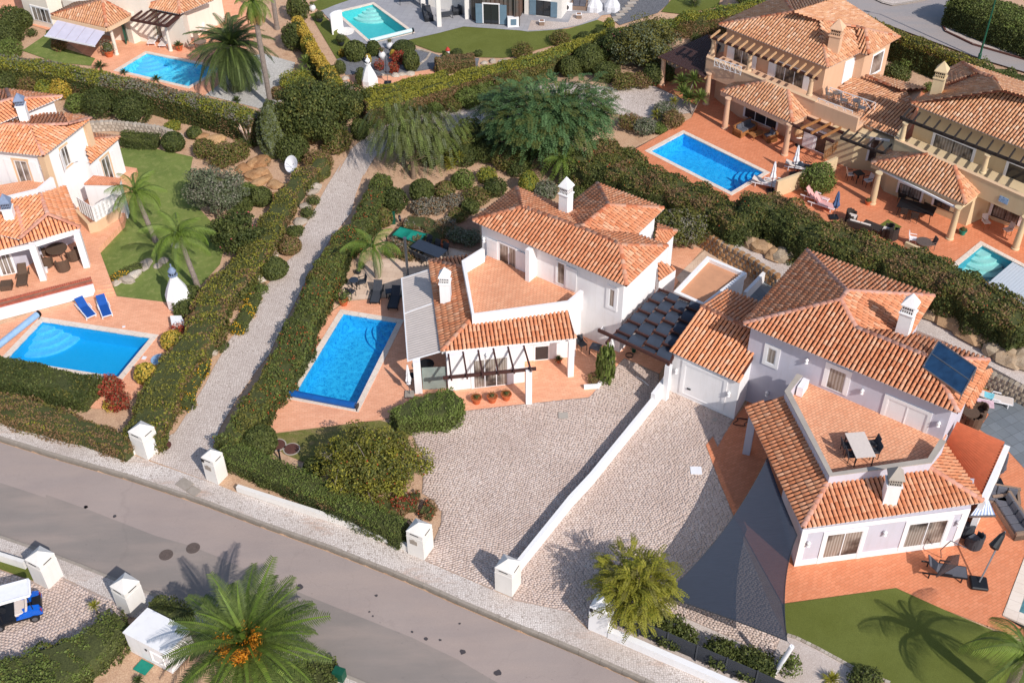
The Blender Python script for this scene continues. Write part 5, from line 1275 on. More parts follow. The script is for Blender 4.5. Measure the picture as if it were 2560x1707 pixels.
for x, y in ((1000, 325), (1690, 638), (2275, 728)): column(HY, 'h', x, y, PH, 2.5, .2, 'yellow')
# tile picture with a blue painted scene (flat)
s, zz, a0, d0, n0 = wallpt(y0, y1, 'h', 2180, 280); p = a0+d0*s+n0*.13
MB().box((p.x, p.y, zz), (.62, .03, .42), math.atan2(d0.y, d0.x)).build('tile_picture', basinm('blue_white_tile_picture', '#2c6ca8', '#a8c4dc'), HY)
# divider wall between peach and yellow terraces
wall_line_run('terrace_divider_wall', [g('h',130,262,PH), g('h',400,160,PH), g('h',660,45,PH)], 0, PH+1.3, .2, 'yellow')
DW = bpy.data.objects['terrace_divider_wall']; tag(DW, 'cream wall dividing the peach and yellow villa terraces', 'wall')
DW2 = wall_line_run('pump_screen_wall', [g('h',1270,770,PH), g('h',1430,840,PH)], 0, PH+1.0, .2, 'yellow'); tag(DW2, 'short cream wall beside the small mesh garden table', 'wall')
q = PO['cover']; 
CV = thing('slatted_pool_cover', 'pale slatted cover over the right half of the teal pool', 'pool cover', XY(q[2]))
u = (q[1]-q[0]); v = (q[3]-q[0]); o = q[0]+u*.34+v*.08
nS = 26
for i in range(nS):
    a0, a1 = i/nS, (i+.93)/nS; P = [o+u*(.66*a0), o+u*(.66*a1), o+u*(.66*a1)+v*.84, o+u*(.66*a0)+v*.84]; MB().prism(P, PH-.02, PH+.02).build('slat', plain('cover_slat', '#C4CCD4', .5, .04), CV)
# ------------------------------------------------------------------ vegetation
def unit(a): return a/(np.linalg.norm(a, axis=-1, keepdims=True)+1e-9)
def quads(P, Nn, size, asp=1.0, spread=.8, dirs=None):
    """leaf faces at P facing about Nn; dirs = long axis when given"""
    N = len(P); size = np.broadcast_to(np.asarray(size, float), (N,))[:, None]
    nn = unit(Nn+RNG.normal(0, spread, (N, 3)))
    t_ = unit(np.cross(nn, RNG.normal(0, 1, (N, 3)))) if dirs is None else unit(dirs)
    b = unit(np.cross(nn, t_)); a = t_*size*asp*.5; b = b*size*.5
    V = np.stack([P-a, P+b*.9, P+a, P-b*.9], 1).reshape(-1, 3)
    return V, np.arange(N*4).reshape(-1, 4)
def add_mesh(name, V, mats, mi, parent=None, kind=None):
    F = np.arange(len(V)).reshape(-1, 4)
    return npmesh(name, V, F, mats, parent, kind, mi)
def mixidx(n, w):
    w = np.array(w, float); return RNG.choice(len(w), n, p=w/w.sum())
def vnoise(P, sc, seed=0):
    r = np.random.default_rng(seed); out = np.zeros(len(P))
    for k in range(4):
        d = r.normal(0, 1, 3)*sc*(1.6**k); out += np.sin(P@d+r.uniform(0, 6))/(1.3**k)
    return out/2.4
def hedge(name, label, cat, line, w, h, top, side, dens=150, leaf=.11, rough=.12, group=None, flowers=None, round_=.25, zz=None, seed=1, core=None):
    """line: top centre points; top/side: [(palette, weight)...]"""
    dens *= 1.9; leaf *= .88; rough *= .75
    P = [Vector((p.x, p.y, 0)) for p in line]
    pts = [P[0]]
    for a, b in zip(P[:-1], P[1:]):
        n = max(1, int((b-a).length/.7)); pts += [a.lerp(b, (i+1)/n) for i in range(n)]
    C_ = np.array([(p.x, p.y) for p in pts]); n = len(C_)
    d = np.gradient(C_, axis=0); d /= np.linalg.norm(d, axis=1, keepdims=True)+1e-9; nn = np.stack([-d[:, 1], d[:, 0]], -1)
    zb = T(C_[:, 0], C_[:, 1]) if zz is None else np.full(n, zz)
    w = np.broadcast_to(np.asarray(w, float), (n,)) if not hasattr(w, '__len__') else np.interp(np.linspace(0, 1, n), np.linspace(0, 1, len(w)), w)
    hh = np.full(n, h) if not hasattr(h, '__len__') else np.interp(np.linspace(0, 1, n), np.linspace(0, 1, len(h)), h)
    # section profile: (side offset -1..1, height 0..1)
    prof = [(-1, 0), (-1.02, .5), (-1, 1-round_), (-1+round_*.8, 1), (0, 1.02), (1-round_*.8, 1), (1, 1-round_), (1.02, .5), (1, 0)]
    rings = np.zeros((n, len(prof), 3))
    for k, (a, b) in enumerate(prof):
        rings[:, k, :2] = C_+nn*(w/2*a)[:, None]; rings[:, k, 2] = zb+hh*b
    def disp(X):
        nz = vnoise(X, 1.1, seed)*rough*1.6+vnoise(X, 3.3, seed+5)*rough*.7; return nz
    # core
    V = rings.copy(); ctr = np.stack([C_[:, 0], C_[:, 1], zb+hh*.5], -1)[:, None]; V = ctr+(V-ctr)*np.array([.86, .86, .9]); V[:, :, 2] = np.maximum(V[:, :, 2], (zb-.1)[:, None])
    V[:, 0, 2] = zb-.1; V[:, -1, 2] = zb-.1
    m_ = len(prof); idx = np.arange(n*m_).reshape(n, m_); F = np.stack([idx[:-1, :-1], idx[:-1, 1:], idx[1:, 1:], idx[1:, :-1]], -1).reshape(-1, 4)
    Vn = V.reshape(-1, 3); Vn = Vn+unit(Vn-np.repeat(ctr[:, 0], m_, 0))*disp(Vn)[:, None]*.5
    mb = MB(); mb.add([tuple(v) for v in Vn], [tuple(f) for f in F]+[tuple(idx[0])[::-1], tuple(idx[-1])])
    o = mb.build(name, core or core_m); tag(o, label, cat, group); ORG[o.name] = Vector((0, 0, 0))
    # leaves
    LP = []; LN = []; IT = []
    for i in range(n-1):
        for k in range(m_-1):
            a, b, c, e = rings[i, k], rings[i, k+1], rings[i+1, k+1], rings[i+1, k]
            nrm = np.cross(c-a, b-e); ar = np.linalg.norm(nrm)/2; N = RNG.poisson(ar*dens)
            if N == 0: continue
            u, v = RNG.random((2, N, 1)); LP.append(a*(1-u)*(1-v)+b*(1-u)*v+c*u*v+e*u*(1-v))
            nn_ = nrm/(np.linalg.norm(nrm)+1e-9); cc = (a+b+c+e)/4-ctr[i, 0]
            if nn_@cc < 0: nn_ = -nn_
            LN.append(np.repeat(nn_[None], N, 0)); IT += [prof[k][1] > .7 and prof[k+1][1] > .7]*N
    for i, s in ((0, -1), (n-1, 1)):      # ends
        N = int(w[i]*hh[i]*dens); u = RNG.uniform(-.5, .5, (N, 1)); v = RNG.random((N, 1))
        LP.append(np.concatenate([C_[i]+nn[i]*u*w[i]+d[i]*s*.02, zb[i]+v*hh[i]], 1)); LN.append(np.repeat(np.array([[d[i, 0]*s, d[i, 1]*s, 0]]), N, 0)); IT += [False]*N
    LP = np.concatenate(LP); LN = np.concatenate(LN); IT = np.array(IT)
    LP = LP+LN*(disp(LP)+RNG.normal(0, .045, len(LP)))[:, None]
    pal = []; 
    def pid(nm):
        if nm not in pal: pal.append(nm)
        return pal.index(nm)
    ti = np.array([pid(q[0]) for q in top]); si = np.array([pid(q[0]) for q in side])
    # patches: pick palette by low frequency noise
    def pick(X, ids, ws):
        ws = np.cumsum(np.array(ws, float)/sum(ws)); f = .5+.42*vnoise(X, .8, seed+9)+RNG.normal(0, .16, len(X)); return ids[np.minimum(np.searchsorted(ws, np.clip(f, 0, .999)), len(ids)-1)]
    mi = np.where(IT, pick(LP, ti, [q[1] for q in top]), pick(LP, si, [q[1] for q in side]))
    V, _ = quads(LP, LN, RNG.uniform(.7, 1.3, len(LP))*leaf, 1.5, .75)
    fl = add_mesh('foliage', V, [L[p] for p in pal], mi, o, 'stuff')
    if flowers:
        nm, cnt = flowers; k = RNG.choice(len(LP), cnt); f_ = vnoise(LP[k], .9, seed+3) > -.1; X = LP[k][f_]+LN[k][f_]*.05
        V, _ = quads(X, LN[k][f_], .09, 1, .6); add_mesh('flowers', V, [L[nm]], np.zeros(len(X), int), o, 'stuff')
    return o
PROTO = {}
def bush_mesh(kind, pal, n=900, leaf=.09, flow=None):
    """unit bush: radius 1, height about 1.7, base at 0"""
    key = (kind, tuple(pal), n, leaf, flow)
    if key in PROTO: return PROTO[key]
    seed = len(PROTO)+20; d = unit(RNG.normal(0, 1, (n, 3)))
    d = d[d[:, 2] > -.75]; n = len(d)
    if kind == 'ball': r = 1+vnoise(d, 2.5, seed)*.05+RNG.normal(0, .02, n); spread = .6
    elif kind == 'loose': r = (1+vnoise(d, 2.2, seed)*.22)*RNG.uniform(.72, 1.12, n); spread = 1.0
    else: r = 1+vnoise(d, 2.6, seed)*.16+RNG.normal(0, .07, n); spread = .8
    P = d*r[:, None]; P[:, 2] = P[:, 2]*.85+.75
    V, _ = quads(P, d, RNG.uniform(.7, 1.3, n)*leaf, 1.5, spread)
    mi = mixidx(n, [q[1] for q in pal]); mats = [L[q[0]] for q in pal]
    if flow:
        k = RNG.choice(n, flow[1]); V2, _ = quads(P[k]*1.03, d[k], leaf*1.1, 1, .6); V = np.concatenate([V, V2]); mi = np.concatenate([mi, np.full(flow[1], len(mats))]); mats.append(L[flow[0]])
    F = np.arange(len(V)).reshape(-1, 4)
    # core
    nu, nv = 12, 7; cv = []; cr = .86 if kind == 'ball' else .7 if kind != 'loose' else .45
    for j in range(nv+1):
        t_ = math.pi*j/nv
        for i in range(nu): a = 2*math.pi*i/nu; dd = np.array([math.sin(t_)*math.cos(a), math.sin(t_)*math.sin(a), -math.cos(t_)]); rr = cr*(1+float(vnoise(dd[None], 2.4, seed)[0])*.1); cv.append((dd[0]*rr, dd[1]*rr, max(dd[2]*rr*.85+.75, -.05)))
    cf = np.array([(j*nu+i, j*nu+(i+1) % nu, (j+1)*nu+(i+1) % nu, (j+1)*nu+i) for j in range(nv) for i in range(nu)])
    o = npmesh('bush_proto', np.concatenate([V, np.array(cv)]), np.concatenate([F, cf+len(V)]), mats+[core_m], None, None, np.concatenate([mi, np.full(len(cf), len(mats))]))
    me = o.data; bpy.data.objects.remove(o); PROTO[key] = me; return me
D_, M_, F_, Y_ = ('dark', 3), ('mid', 2), ('fresh', 2), ('lime', 1)
PALS = dict(dark=[('dark', 3), ('mid', 1)], mid=[('mid', 2), ('dark', 1)], fresh=[('fresh', 2), ('mid', 1)], lime=[('lime', 2), ('fresh', 1)], gold=[('gold', 3), ('lime', 1)], brown=[('brown', 2), ('oliveh', 1)],
     olive=[('olive', 2), ('grey', 1)], grey=[('grey', 2), ('brown', 1)], red=[('red', 3), ('brown', 1)], mixed=[('mid', 2), ('dark', 2), ('oliveh', 1)], oliveh=[('oliveh', 2), ('mid', 1), ('brown', 1)], orange=[('orange', 1), ('red', 1)])
def bush(name, label, c, x, y, r, h=None, pal='mid', kind='bush', cat='shrub', group=None, n=1100, leaf=None, flow=None, z=None):
    h = h or r*1.6; p = W(c, x, y, None, h*.5) if z is None else W(c, x, y, z+h*.5)
    z0 = p.z if z is None else z
    lf = (leaf or .10)/r; n = int(min(6000, n*max(.5, (r/.7)**1.6)))
    n = int(round(n/300)*300); lf = round(lf, 2)
    me = bush_mesh(kind, PALS[pal], n, lf, flow); o = bpy.data.objects.new(name, me); COL.objects.link(o)
    o.location = (p.x, p.y, z0); o.scale = (r, r*random.uniform(.92, 1.08), h/1.62); o.rotation_euler = (0, 0, random.uniform(0, 6.28))
    return tag(o, label, cat, group)
# --- palms
def frond_mesh(name, pal, length=2.6, n=34, ll=.5, droop=.9, up=.35, lw=.045, dr=.35, rach='palm', seed=0):
    r = np.random.default_rng(seed); V = []; mi = []
    def cur(t):
        return np.array([length*(t-.12*droop*t*t), 0, length*(up*t-droop*.62*t**2.3)])
    for i in range(14):                  # rachis
        a, b = cur(i/14), cur((i+1)/14); w = .05*(1-i/15); 
        V += [a+[0, -w, 0], b+[0, -w*.9, 0], b+[0, w*.9, 0], a+[0, w, 0]]; mi.append(1)
    for i in range(n):
        t = .1+.9*(i+.5)/n; p = cur(t); tg = cur(min(1, t+.02))-cur(t-.02); tg /= np.linalg.norm(tg)
        l_ = ll*(math.sin(math.pi*min(1, (t*.86+.1)))**.6)*r.uniform(.85, 1.1)
        for s in (-1, 1):
            d = tg*.55+np.array([0, s*1.0, 0])+np.array([0, 0, .25-dr+r.normal(0, .07)]); d /= np.linalg.norm(d)
            q1 = p+d*l_*.5; q2 = q1+(d+np.array([0, 0, -dr*1.3]))*l_*.5; w = lw
            up_ = np.cross(d, [0, 0, 1]); up_ /= np.linalg.norm(up_)+1e-9
            V += [p-up_*w*.5, q1-up_*w, q1+up_*w, p+up_*w*.5]; V += [q1-up_*w, q2, q2, q1+up_*w]; mi += [0, 0]
    V = np.array(V); o = npmesh(name, V, np.arange(len(V)).reshape(-1, 4), [L[pal], L[rach]], None, None, mi); me = o.data; bpy.data.objects.remove(o); return me
def palm(label, base, trunk_h, r0, r1, fr, nf, pal, length, group=None, lean=(0, 0), name='palm_tree', elev=(-.6, 1.1), cat='palm tree', crown_r=None, bark='palmbark', fruit=False, dead=0, scale=None, rot0=0):
    z0 = float(T(base.x, base.y)); t = thing(name, label, cat, (base.x, base.y, z0), group=group)
    mb = MB(); k = max(5, int(trunk_h/.22)); prof = []
    topp = Vector((base.x+lean[0], base.y+lean[1], z0+trunk_h)); bp = Vector((base.x, base.y, z0-.1)); ax = topp-bp
    for i in range(k+1):
        f = i/k; r = r0+(r1-r0)*f+(.05*r0 if i % 2 else -.03*r0)
        if f < .08: r *= 1.25-f*3
        prof.append((r, ax.length*f))
    mb.lathe(bp, prof, 10, ax); mb.build('trunk', M[bark], t, smooth=False)
    if crown_r: MB().lathe(topp-Vector((0, 0, .5)), [(r1, 0), (crown_r, .35), (crown_r*.9, .8), (.05, 1.1)], 10).build('crownshaft', M['palmbark'] if pal != 'palmy' else plain('green_crownshaft', '#6c8040', .7), t)
    for i in range(nf):
        a = i*2.39996+rot0; f = (i+.5)/nf; el = elev[1]+(elev[0]-elev[1])*f**.8+random.uniform(-.12, .12)
        me = fr[i % len(fr)]; o = bpy.data.objects.new('frond', me); COL.objects.link(o); o.parent = t
        s = random.uniform(.88, 1.08)*(length)*(1 if f > .2 else .8)
        o.matrix_local = Matrix.Translation((topp.x-base.x, topp.y-base.y, trunk_h+.25)) @ Matrix.Rotation(a, 4, 'Z') @ Matrix.Rotation(-el, 4, 'Y') @ Matrix.Rotation(random.uniform(-.25, .25), 4, 'X') @ Matrix.Scale(s, 4)
    for i in range(dead):
        a = random.uniform(0, 6.28); o = bpy.data.objects.new('dead_frond', FR['dead']); COL.objects.link(o); o.parent = t
        o.matrix_local = Matrix.Translation((topp.x-base.x, topp.y-base.y, trunk_h+.0)) @ Matrix.Rotation(a, 4, 'Z') @ Matrix.Rotation(random.uniform(.5, 1.1), 4, 'Y') @ Matrix.Scale(length*.8, 4)
    if fruit:
        for i in range(7):
            a = i*.9+.4; P = np.array([0, 0, trunk_h+.65])+RNG.normal(0, 1, (420, 3))*[.17, .17, .2]+np.array([math.cos(a)*.7-.2, math.sin(a)*.7-.3, .1])
            P[:, 0] += topp.x-base.x; P[:, 1] += topp.y-base.y
            V, _ = quads(P, RNG.normal(0, 1, P.shape), .07, 2.4, 1); o = add_mesh('fruit_cluster', V+np.array([base.x, base.y, z0]), [L['fruit']], np.zeros(len(P), int), t)
    return t
L['fruit'] = leafm('palm_date_clusters', ('#c87818', '#dc9424', '#b86a14', '#e0a43c'))
FR = dict(canary=[frond_mesh('frond', 'palm', 1, 40, .16, .6, .25, .0065, .16, rach='palmy', seed=i) for i in range(3)],
          canaryd=[frond_mesh('frond', 'palmd', 1, 44, .16, .95, .3, .007, .25, seed=i) for i in range(3)],
          queen=[frond_mesh('frond', 'palmy', 1, 30, .25, 1.3, .5, .0062, .95, seed=i+5) for i in range(3)],
          yucca=[frond_mesh('frond', 'fresh', 1, 4, .1, .4, .1, .06, .1, seed=9)],
          dead=frond_mesh('frond', 'dead', 1, 30, .2, .8, .1, .012, .5, 'dead', seed=4))
def spiky_mesh(pal, n=70, w=.05, seed=0, curve=.25):
    r = np.random.default_rng(seed); V = []
    for i in range(n):
        a = i*2.4; e = r.uniform(-.15, 1.4); l_ = r.uniform(.8, 1.05); d = np.array([math.cos(a)*math.cos(e), math.sin(a)*math.cos(e), math.sin(e)])
        s = np.array([-math.sin(a), math.cos(a), 0])*w; p = d*.08; q = d*l_*.55; t = d*l_-[0, 0, curve*l_*.5]
        V += [p-s*.7, q-s, q+s, p+s*.7, q-s, t, t, q+s]
    V = np.array(V); o = npmesh('rosette', V, np.arange(len(V)).reshape(-1, 4), [L[pal]]); me = o.data; bpy.data.objects.remove(o); return me
SPK = dict(yucca=spiky_mesh('fresh'), yuccay=spiky_mesh('lime', 60, .045, 2), agave=spiky_mesh('palmd', 46, .09, 3, .1), cycad=spiky_mesh('palmd', 60, .05, 4, .5), blue=spiky_mesh('olive', 60, .04, 5))
def spiky(label, c, x, y, r, kind='yucca', stem=0.0, name='yucca', cat='plant', group=None, heads=1, z=None):
    p = W(c, x, y, None, stem+.2*r) if z is None else W(c, x, y, z+stem+.2*r)
    z0 = p.z if z is None else z
    t = thing(name, label, cat, (p.x, p.y, z0), group=group)
    for i in range(heads):
        a = i*2.1; d = Vector((math.cos(a), math.sin(a), 0))*(r*.55 if heads > 1 else 0); hh = stem*(1-.22*i)
        if stem: MB().tube(Vector((p.x, p.y, z0)), Vector((p.x, p.y, z0+hh))+d, .07, .05, 6).build('stem', M['palmbark'], t)
        o = bpy.data.objects.new('leaf_rosette', SPK[kind]); COL.objects.link(o); o.parent = t; o.location = (d.x, d.y, hh+.03); o.scale = (r,)*3; o.rotation_euler = (0, 0, i*1.3+random.random())
    return t
def tree(name, label, base, crown_c, rad, pal, n=9000, leaf=.12, clumps=60, trunk_r=.16, cat='tree', clump_r=.9, bark='bark', group=None, fl=None, shell=.55, bare=0, asp=1.5, seed=3, limbs=8, core=True):
    z0 = float(T(base.x, base.y)); t = thing(name, label, cat, (base.x, base.y, z0), group=group); r = np.random.default_rng(seed)
    cc = np.array(crown_c); rad = np.array(rad)
    d = unit(r.normal(0, 1, (clumps, 3))); K = cc+d*rad*(shell+(1-shell)*r.random((clumps, 1)))
    K[:, 2] = np.maximum(K[:, 2], z0+.5)
    mb = MB(); fork = Vector((base.x+(cc[0]-base.x)*.35, base.y+(cc[1]-base.y)*.35, z0+(cc[2]-rad[2]*.75-z0)*.9)); fork.z = max(fork.z, z0+.5)
    mb.tube((base.x, base.y, z0-.1), fork, trunk_r*1.25, trunk_r*.85, 8)
    for i in range(limbs):
        k = Vector(K[int(r.integers(clumps))]); m_ = fork.lerp(k, .5)+Vector((r.normal(0, .15), r.normal(0, .15), .15)); mb.tube(fork, m_, trunk_r*.6, trunk_r*.38, 6); mb.tube(m_, k, trunk_r*.38, trunk_r*.12, 5)
        for _ in range(3): k2 = Vector(K[int(r.integers(clumps))]); k2 = m_.lerp(k2, .7); mb.tube(m_, k2, trunk_r*.2, .015, 4)
    mb.build('trunk', M[bark], t)
    per = max(1, n//clumps); w = K.repeat(per, 0); dd = unit(r.normal(0, 1, (len(w), 3))); rr = r.uniform(.45, 1.05, (len(w), 1))**.6*clump_r*np.repeat(r.uniform(.6, 1.2, (clumps, 1)), per, 0)
    P = w+dd*rr*[1, 1, .75]; P[:, 2] = np.maximum(P[:, 2], z0+.1); Nn = unit(dd+unit(P-cc)*.6)
    V, _ = quads(P, Nn, r.uniform(.7, 1.3, len(P))*leaf, asp, .7)
    pl = PALS[pal] if isinstance(pal, str) else pal
    cl = r.choice(len(pl), clumps, p=np.array([q[1] for q in pl], float)/sum(q[1] for q in pl)); mi = np.where(r.random(len(P)) < .6, cl.repeat(per), mixidx(len(P), [q[1] for q in pl])); mats = [L[q[0]] for q in pl]
    add_mesh('crown', V, mats, mi, t)
    if core:
        mb = MB(); mb.ell(cc-np.array([0, 0, rad[2]*.1]), rad*.55, 10, 6, .3); mb.build('inner_foliage', core_m, t)
    if fl:
        k = r.choice(len(P), fl[1]); V, _ = quads(P[k]+Nn[k]*.06, Nn[k], fl[2] if len(fl) > 2 else .12, 1, .6); add_mesh('flowers', V, [L[fl[0]]], np.zeros(len(k), int), t, 'stuff')
    if bare:
        mb = MB()
        for _ in range(bare):
            k = Vector(K[int(r.integers(clumps))]); e = k+Vector(r.normal(0, .5, 3)); mb.tube(k, e, .018, .006, 4)
        mb.build('twigs', plain('grey_twigs', '#94867c', .9), t, 'stuff')
    return t
def sprays(name, label, base, crown_c, rad, pal, ns=420, sl=1.0, nl=11, ll=.24, lw=.05, droop=.6, trunk_r=.2, cat='tree', up=0.0, bark='bark', seed=5, shell=.35, hang=0.0, limbs=10, thick=1, core=.5):
    """tree of feathery sprays growing out of the crown"""
    z0 = float(T(base.x, base.y)); t = thing(name, label, cat, (base.x, base.y, z0)); r = np.random.default_rng(seed); cc = np.array(crown_c); rad = np.array(rad)
    d = unit(r.normal(0, 1, (ns, 3))); d[:, 2] = np.abs(d[:, 2])*np.where(r.random(ns) < .8, 1, -1); q = r.uniform(shell, 1, (ns, 1)); S = cc+d*rad*q
    S += (vnoise(S, .7, seed)[:, None]*1.1)*d
    S[:, 2] = np.maximum(S[:, 2], z0+.4)
    hd = unit(d*[1, 1, .25]+r.normal(0, .35, (ns, 3))+[0, 0, up])
    L_ = r.uniform(.7, 1.25, (ns, 1))*sl; V = []
    for k in range(nl):
        f = (k+.5)/nl; dr = np.array([0, 0, -droop])*f*f
        p = S+hd*L_*f*(1-hang*.5)+dr*L_+np.array([0, 0, -hang])*L_*f
        tg = unit(hd+np.array([0, 0, -2*droop])*f+np.array([0, 0, -hang*1.5]))
        sd = unit(np.cross(tg, [0, 0, 1])+1e-6); un = np.cross(sd, tg)
        for s in (-1, 1):
            dv = unit(sd*s+tg*.5-un*0.0+r.normal(0, .15, (ns, 3))); e = ll*math.sin(math.pi*(.15+.8*f))**.5
            w = unit(np.cross(dv, un))*lw
            V.append(np.stack([p, p+dv*e*.5+w, p+dv*e, p+dv*e*.5-w], 1))
    V = np.concatenate(V, 0); n = len(V); pl = PALS[pal] if isinstance(pal, str) else pal
    cl = mixidx(ns, [x[1] for x in pl]); mi = np.tile(cl, 2*nl)
    add_mesh('crown', V.reshape(-1, 3), [L[x[0]] for x in pl], mi, t)
    mb = MB(); fork = Vector((base.x, base.y, z0)).lerp(Vector(cc), .35); mb.tube((base.x, base.y, z0-.1), fork, trunk_r*1.2, trunk_r*.9, 8)
    for i in range(limbs): k = Vector(S[int(r.integers(ns))]); m_ = fork.lerp(k, .5); m_.z += .3; mb.tube(fork, m_, trunk_r*.55, trunk_r*.3, 6); mb.tube(m_, k, trunk_r*.3, .02, 5)
    mb.build('trunk', M[bark], t)
    if core: mb = MB(); mb.ell(cc-np.array([0, 0, rad[2]*.25]), rad*core, 12, 6, .35); mb.build('inner_foliage', core_m, t)
    return t
PALS['feather'] = [('feather', 3), ('mid', 1)]; PALS['pepper'] = [('mid', 2), ('olive', 1), ('fresh', 1)]; PALS['bottle'] = [('bottle', 3), ('lime', 1), ('oliveh', 1)]
# ------------------------------------------------------------------ hedges
HH = lambda s, h: [W_h(*q, h) for q in _seg(s)]
def _seg(s):
    for seg in s.split('/'):
        tk = seg.split()
        for q in tk[1:]:
            a, b = q.split(','); yield tk[0], float(a), float(b)
def W_h(c, x, y, h):
    return W(c, x, y, None, h)
top_l = [('lime', 2), ('fresh', 1), ('oliveh', 2), ('brown', 1)]; side_b = [('oliveh', 2), ('dark', 1), ('brown', 2)]
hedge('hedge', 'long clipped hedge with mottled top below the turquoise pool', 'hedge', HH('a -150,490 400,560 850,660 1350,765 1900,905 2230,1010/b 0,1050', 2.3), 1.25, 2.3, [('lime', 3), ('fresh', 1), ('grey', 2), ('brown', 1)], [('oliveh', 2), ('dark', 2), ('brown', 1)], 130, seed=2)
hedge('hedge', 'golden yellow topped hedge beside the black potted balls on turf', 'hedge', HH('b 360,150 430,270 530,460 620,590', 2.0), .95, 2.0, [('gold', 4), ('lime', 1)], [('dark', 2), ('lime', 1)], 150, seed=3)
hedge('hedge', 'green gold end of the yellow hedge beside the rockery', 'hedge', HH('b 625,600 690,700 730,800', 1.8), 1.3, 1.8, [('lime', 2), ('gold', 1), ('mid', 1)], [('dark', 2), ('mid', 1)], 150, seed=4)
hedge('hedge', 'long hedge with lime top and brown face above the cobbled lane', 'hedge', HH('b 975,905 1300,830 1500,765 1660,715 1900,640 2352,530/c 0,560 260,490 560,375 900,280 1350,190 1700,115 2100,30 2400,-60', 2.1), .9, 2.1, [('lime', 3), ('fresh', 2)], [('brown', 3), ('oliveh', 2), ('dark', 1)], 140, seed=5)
hedge('hedge', 'short lime topped hedge in front of the white outdoor oven', 'hedge', HH('b 950,820 1100,780 1350,720 1690,645', 1.5), .8, 1.5, [('lime', 3), ('fresh', 1)], [('oliveh', 2), ('dark', 1)], 150, seed=6)
hedge('hedge', 'wild olive green hedge along the left side of the cobbled lane', 'hedge', HH('b 600,1400/f 380,60 200,320 90,560 -40,760 -200,960/e 2000,1000 1900,1120 1830,1300 1760,1480/i 1600,150 1480,330 1400,500 1320,700 1260,880', 1.3), [1.3, 1.5, 1.6, 1.8, 2.1, 2.3, 2.4, 2.1], 1.25, [('oliveh', 3), ('mid', 1), ('lime', 2), ('brown', 3)], [('brown', 3), ('oliveh', 2), ('mid', 1)], 120, leaf=.10, rough=.28, seed=7)
hedge('hedge', 'green hedge dotted with orange flowers along the right side of the lane', 'hedge', HH('f 1130,60 1060,200 1000,400 880,530 760,640 640,850 560,1060 450,1250 380,1400/j 330,60 200,300 60,480/i 2250,640 2100,800 2000,930', 1.35), [1.4, 1.5, 1.6, 1.7, 1.7, 1.8, 1.9, 1.6, 1.2], 1.35, [('mid', 3), ('fresh', 1), ('oliveh', 2)], [('mid', 2), ('dark', 2), ('oliveh', 1)], 140, leaf=.10, rough=.18, flowers=('orange', 1500), seed=8)
hedge('hedge', 'low straggly hedge on the white wall beside the road, left edge', 'hedge', HH('i -200,520 150,620 450,700 750,800 1000,900 1140,960', 1.0), [1.7, 1.8, 1.5, 1.0], 1.0, [('oliveh', 2), ('brown', 2), ('lime', 1)], [('brown', 3), ('oliveh', 1)], 130, leaf=.09, rough=.2, seed=9)
hedge('hedge', 'dark glossy hedge in front of the light blue pool', 'hedge', HH('i -200,250 200,310 500,380 800,450', 1.2), [1.9, 2.0, 2.1, 1.8], 1.25, [('mid', 2), ('dark', 3), ('oliveh', 1)], [('dark', 4), ('mid', 1)], 140, leaf=.11, rough=.16, seed=10)
hedge('hedge', 'clipped green hedge on the low white wall between two gate pillars', 'hedge', HH('D 520,1022 562,1046 652,1084 742,1121 842,1169 926,1214', 1.15), [1.1, 1.3, 1.3, 1.25, 1.0], 1.2, [('mid', 2), ('fresh', 2), ('oliveh', 1)], [('mid', 2), ('dark', 2), ('brown', 1)], 190, leaf=.075, rough=.12, seed=11)
hedge('hedge', 'dense bright green shrub bank between terrace and cobbled driveway', 'hedge', HH('j 1230,720 1400,650 1560,620 1700,590 1790,530', 1.0), [1.0, 1.9, 2.5, 2.3, 1.3], 1.15, [('fresh', 3), ('mid', 1)], [('fresh', 2), ('mid', 2)], 190, leaf=.085, rough=.2, seed=12)
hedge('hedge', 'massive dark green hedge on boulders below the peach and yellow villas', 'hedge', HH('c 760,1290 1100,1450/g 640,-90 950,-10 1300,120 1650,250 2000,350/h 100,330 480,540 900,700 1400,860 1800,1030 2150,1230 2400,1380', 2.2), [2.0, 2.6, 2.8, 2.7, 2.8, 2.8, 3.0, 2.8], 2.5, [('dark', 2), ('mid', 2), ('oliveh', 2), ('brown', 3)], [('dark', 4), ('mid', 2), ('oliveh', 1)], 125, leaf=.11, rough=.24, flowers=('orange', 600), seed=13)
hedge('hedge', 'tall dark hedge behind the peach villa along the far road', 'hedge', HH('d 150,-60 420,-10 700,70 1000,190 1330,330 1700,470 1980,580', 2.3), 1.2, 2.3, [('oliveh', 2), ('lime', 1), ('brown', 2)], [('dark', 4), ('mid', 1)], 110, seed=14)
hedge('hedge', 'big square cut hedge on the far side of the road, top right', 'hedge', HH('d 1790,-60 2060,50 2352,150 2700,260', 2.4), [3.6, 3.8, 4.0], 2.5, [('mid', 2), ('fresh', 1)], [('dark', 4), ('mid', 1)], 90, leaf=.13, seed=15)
hedge('hedge', 'feathery dark green hedge behind the yellow villa roof', 'hedge', HH('d 1960,590 2200,640 2500,740', 2.0), 1.6, 2.0, [('mid', 2), ('fresh', 1)], [('dark', 3)], 110, leaf=.13, rough=.4, seed=16)
hedge('hedge', 'loose dark hedge between the pepper tree and the feathery tree', 'hedge', HH('b 1500,1290 1700,1230 1950,1150 2150,1120/c 60,1180 200,1260', 1.5), 2.0, 1.6, [('mid', 3), ('fresh', 1), ('oliveh', 1)], [('dark', 3), ('mid', 1)], 110, leaf=.12, rough=.4, seed=30)
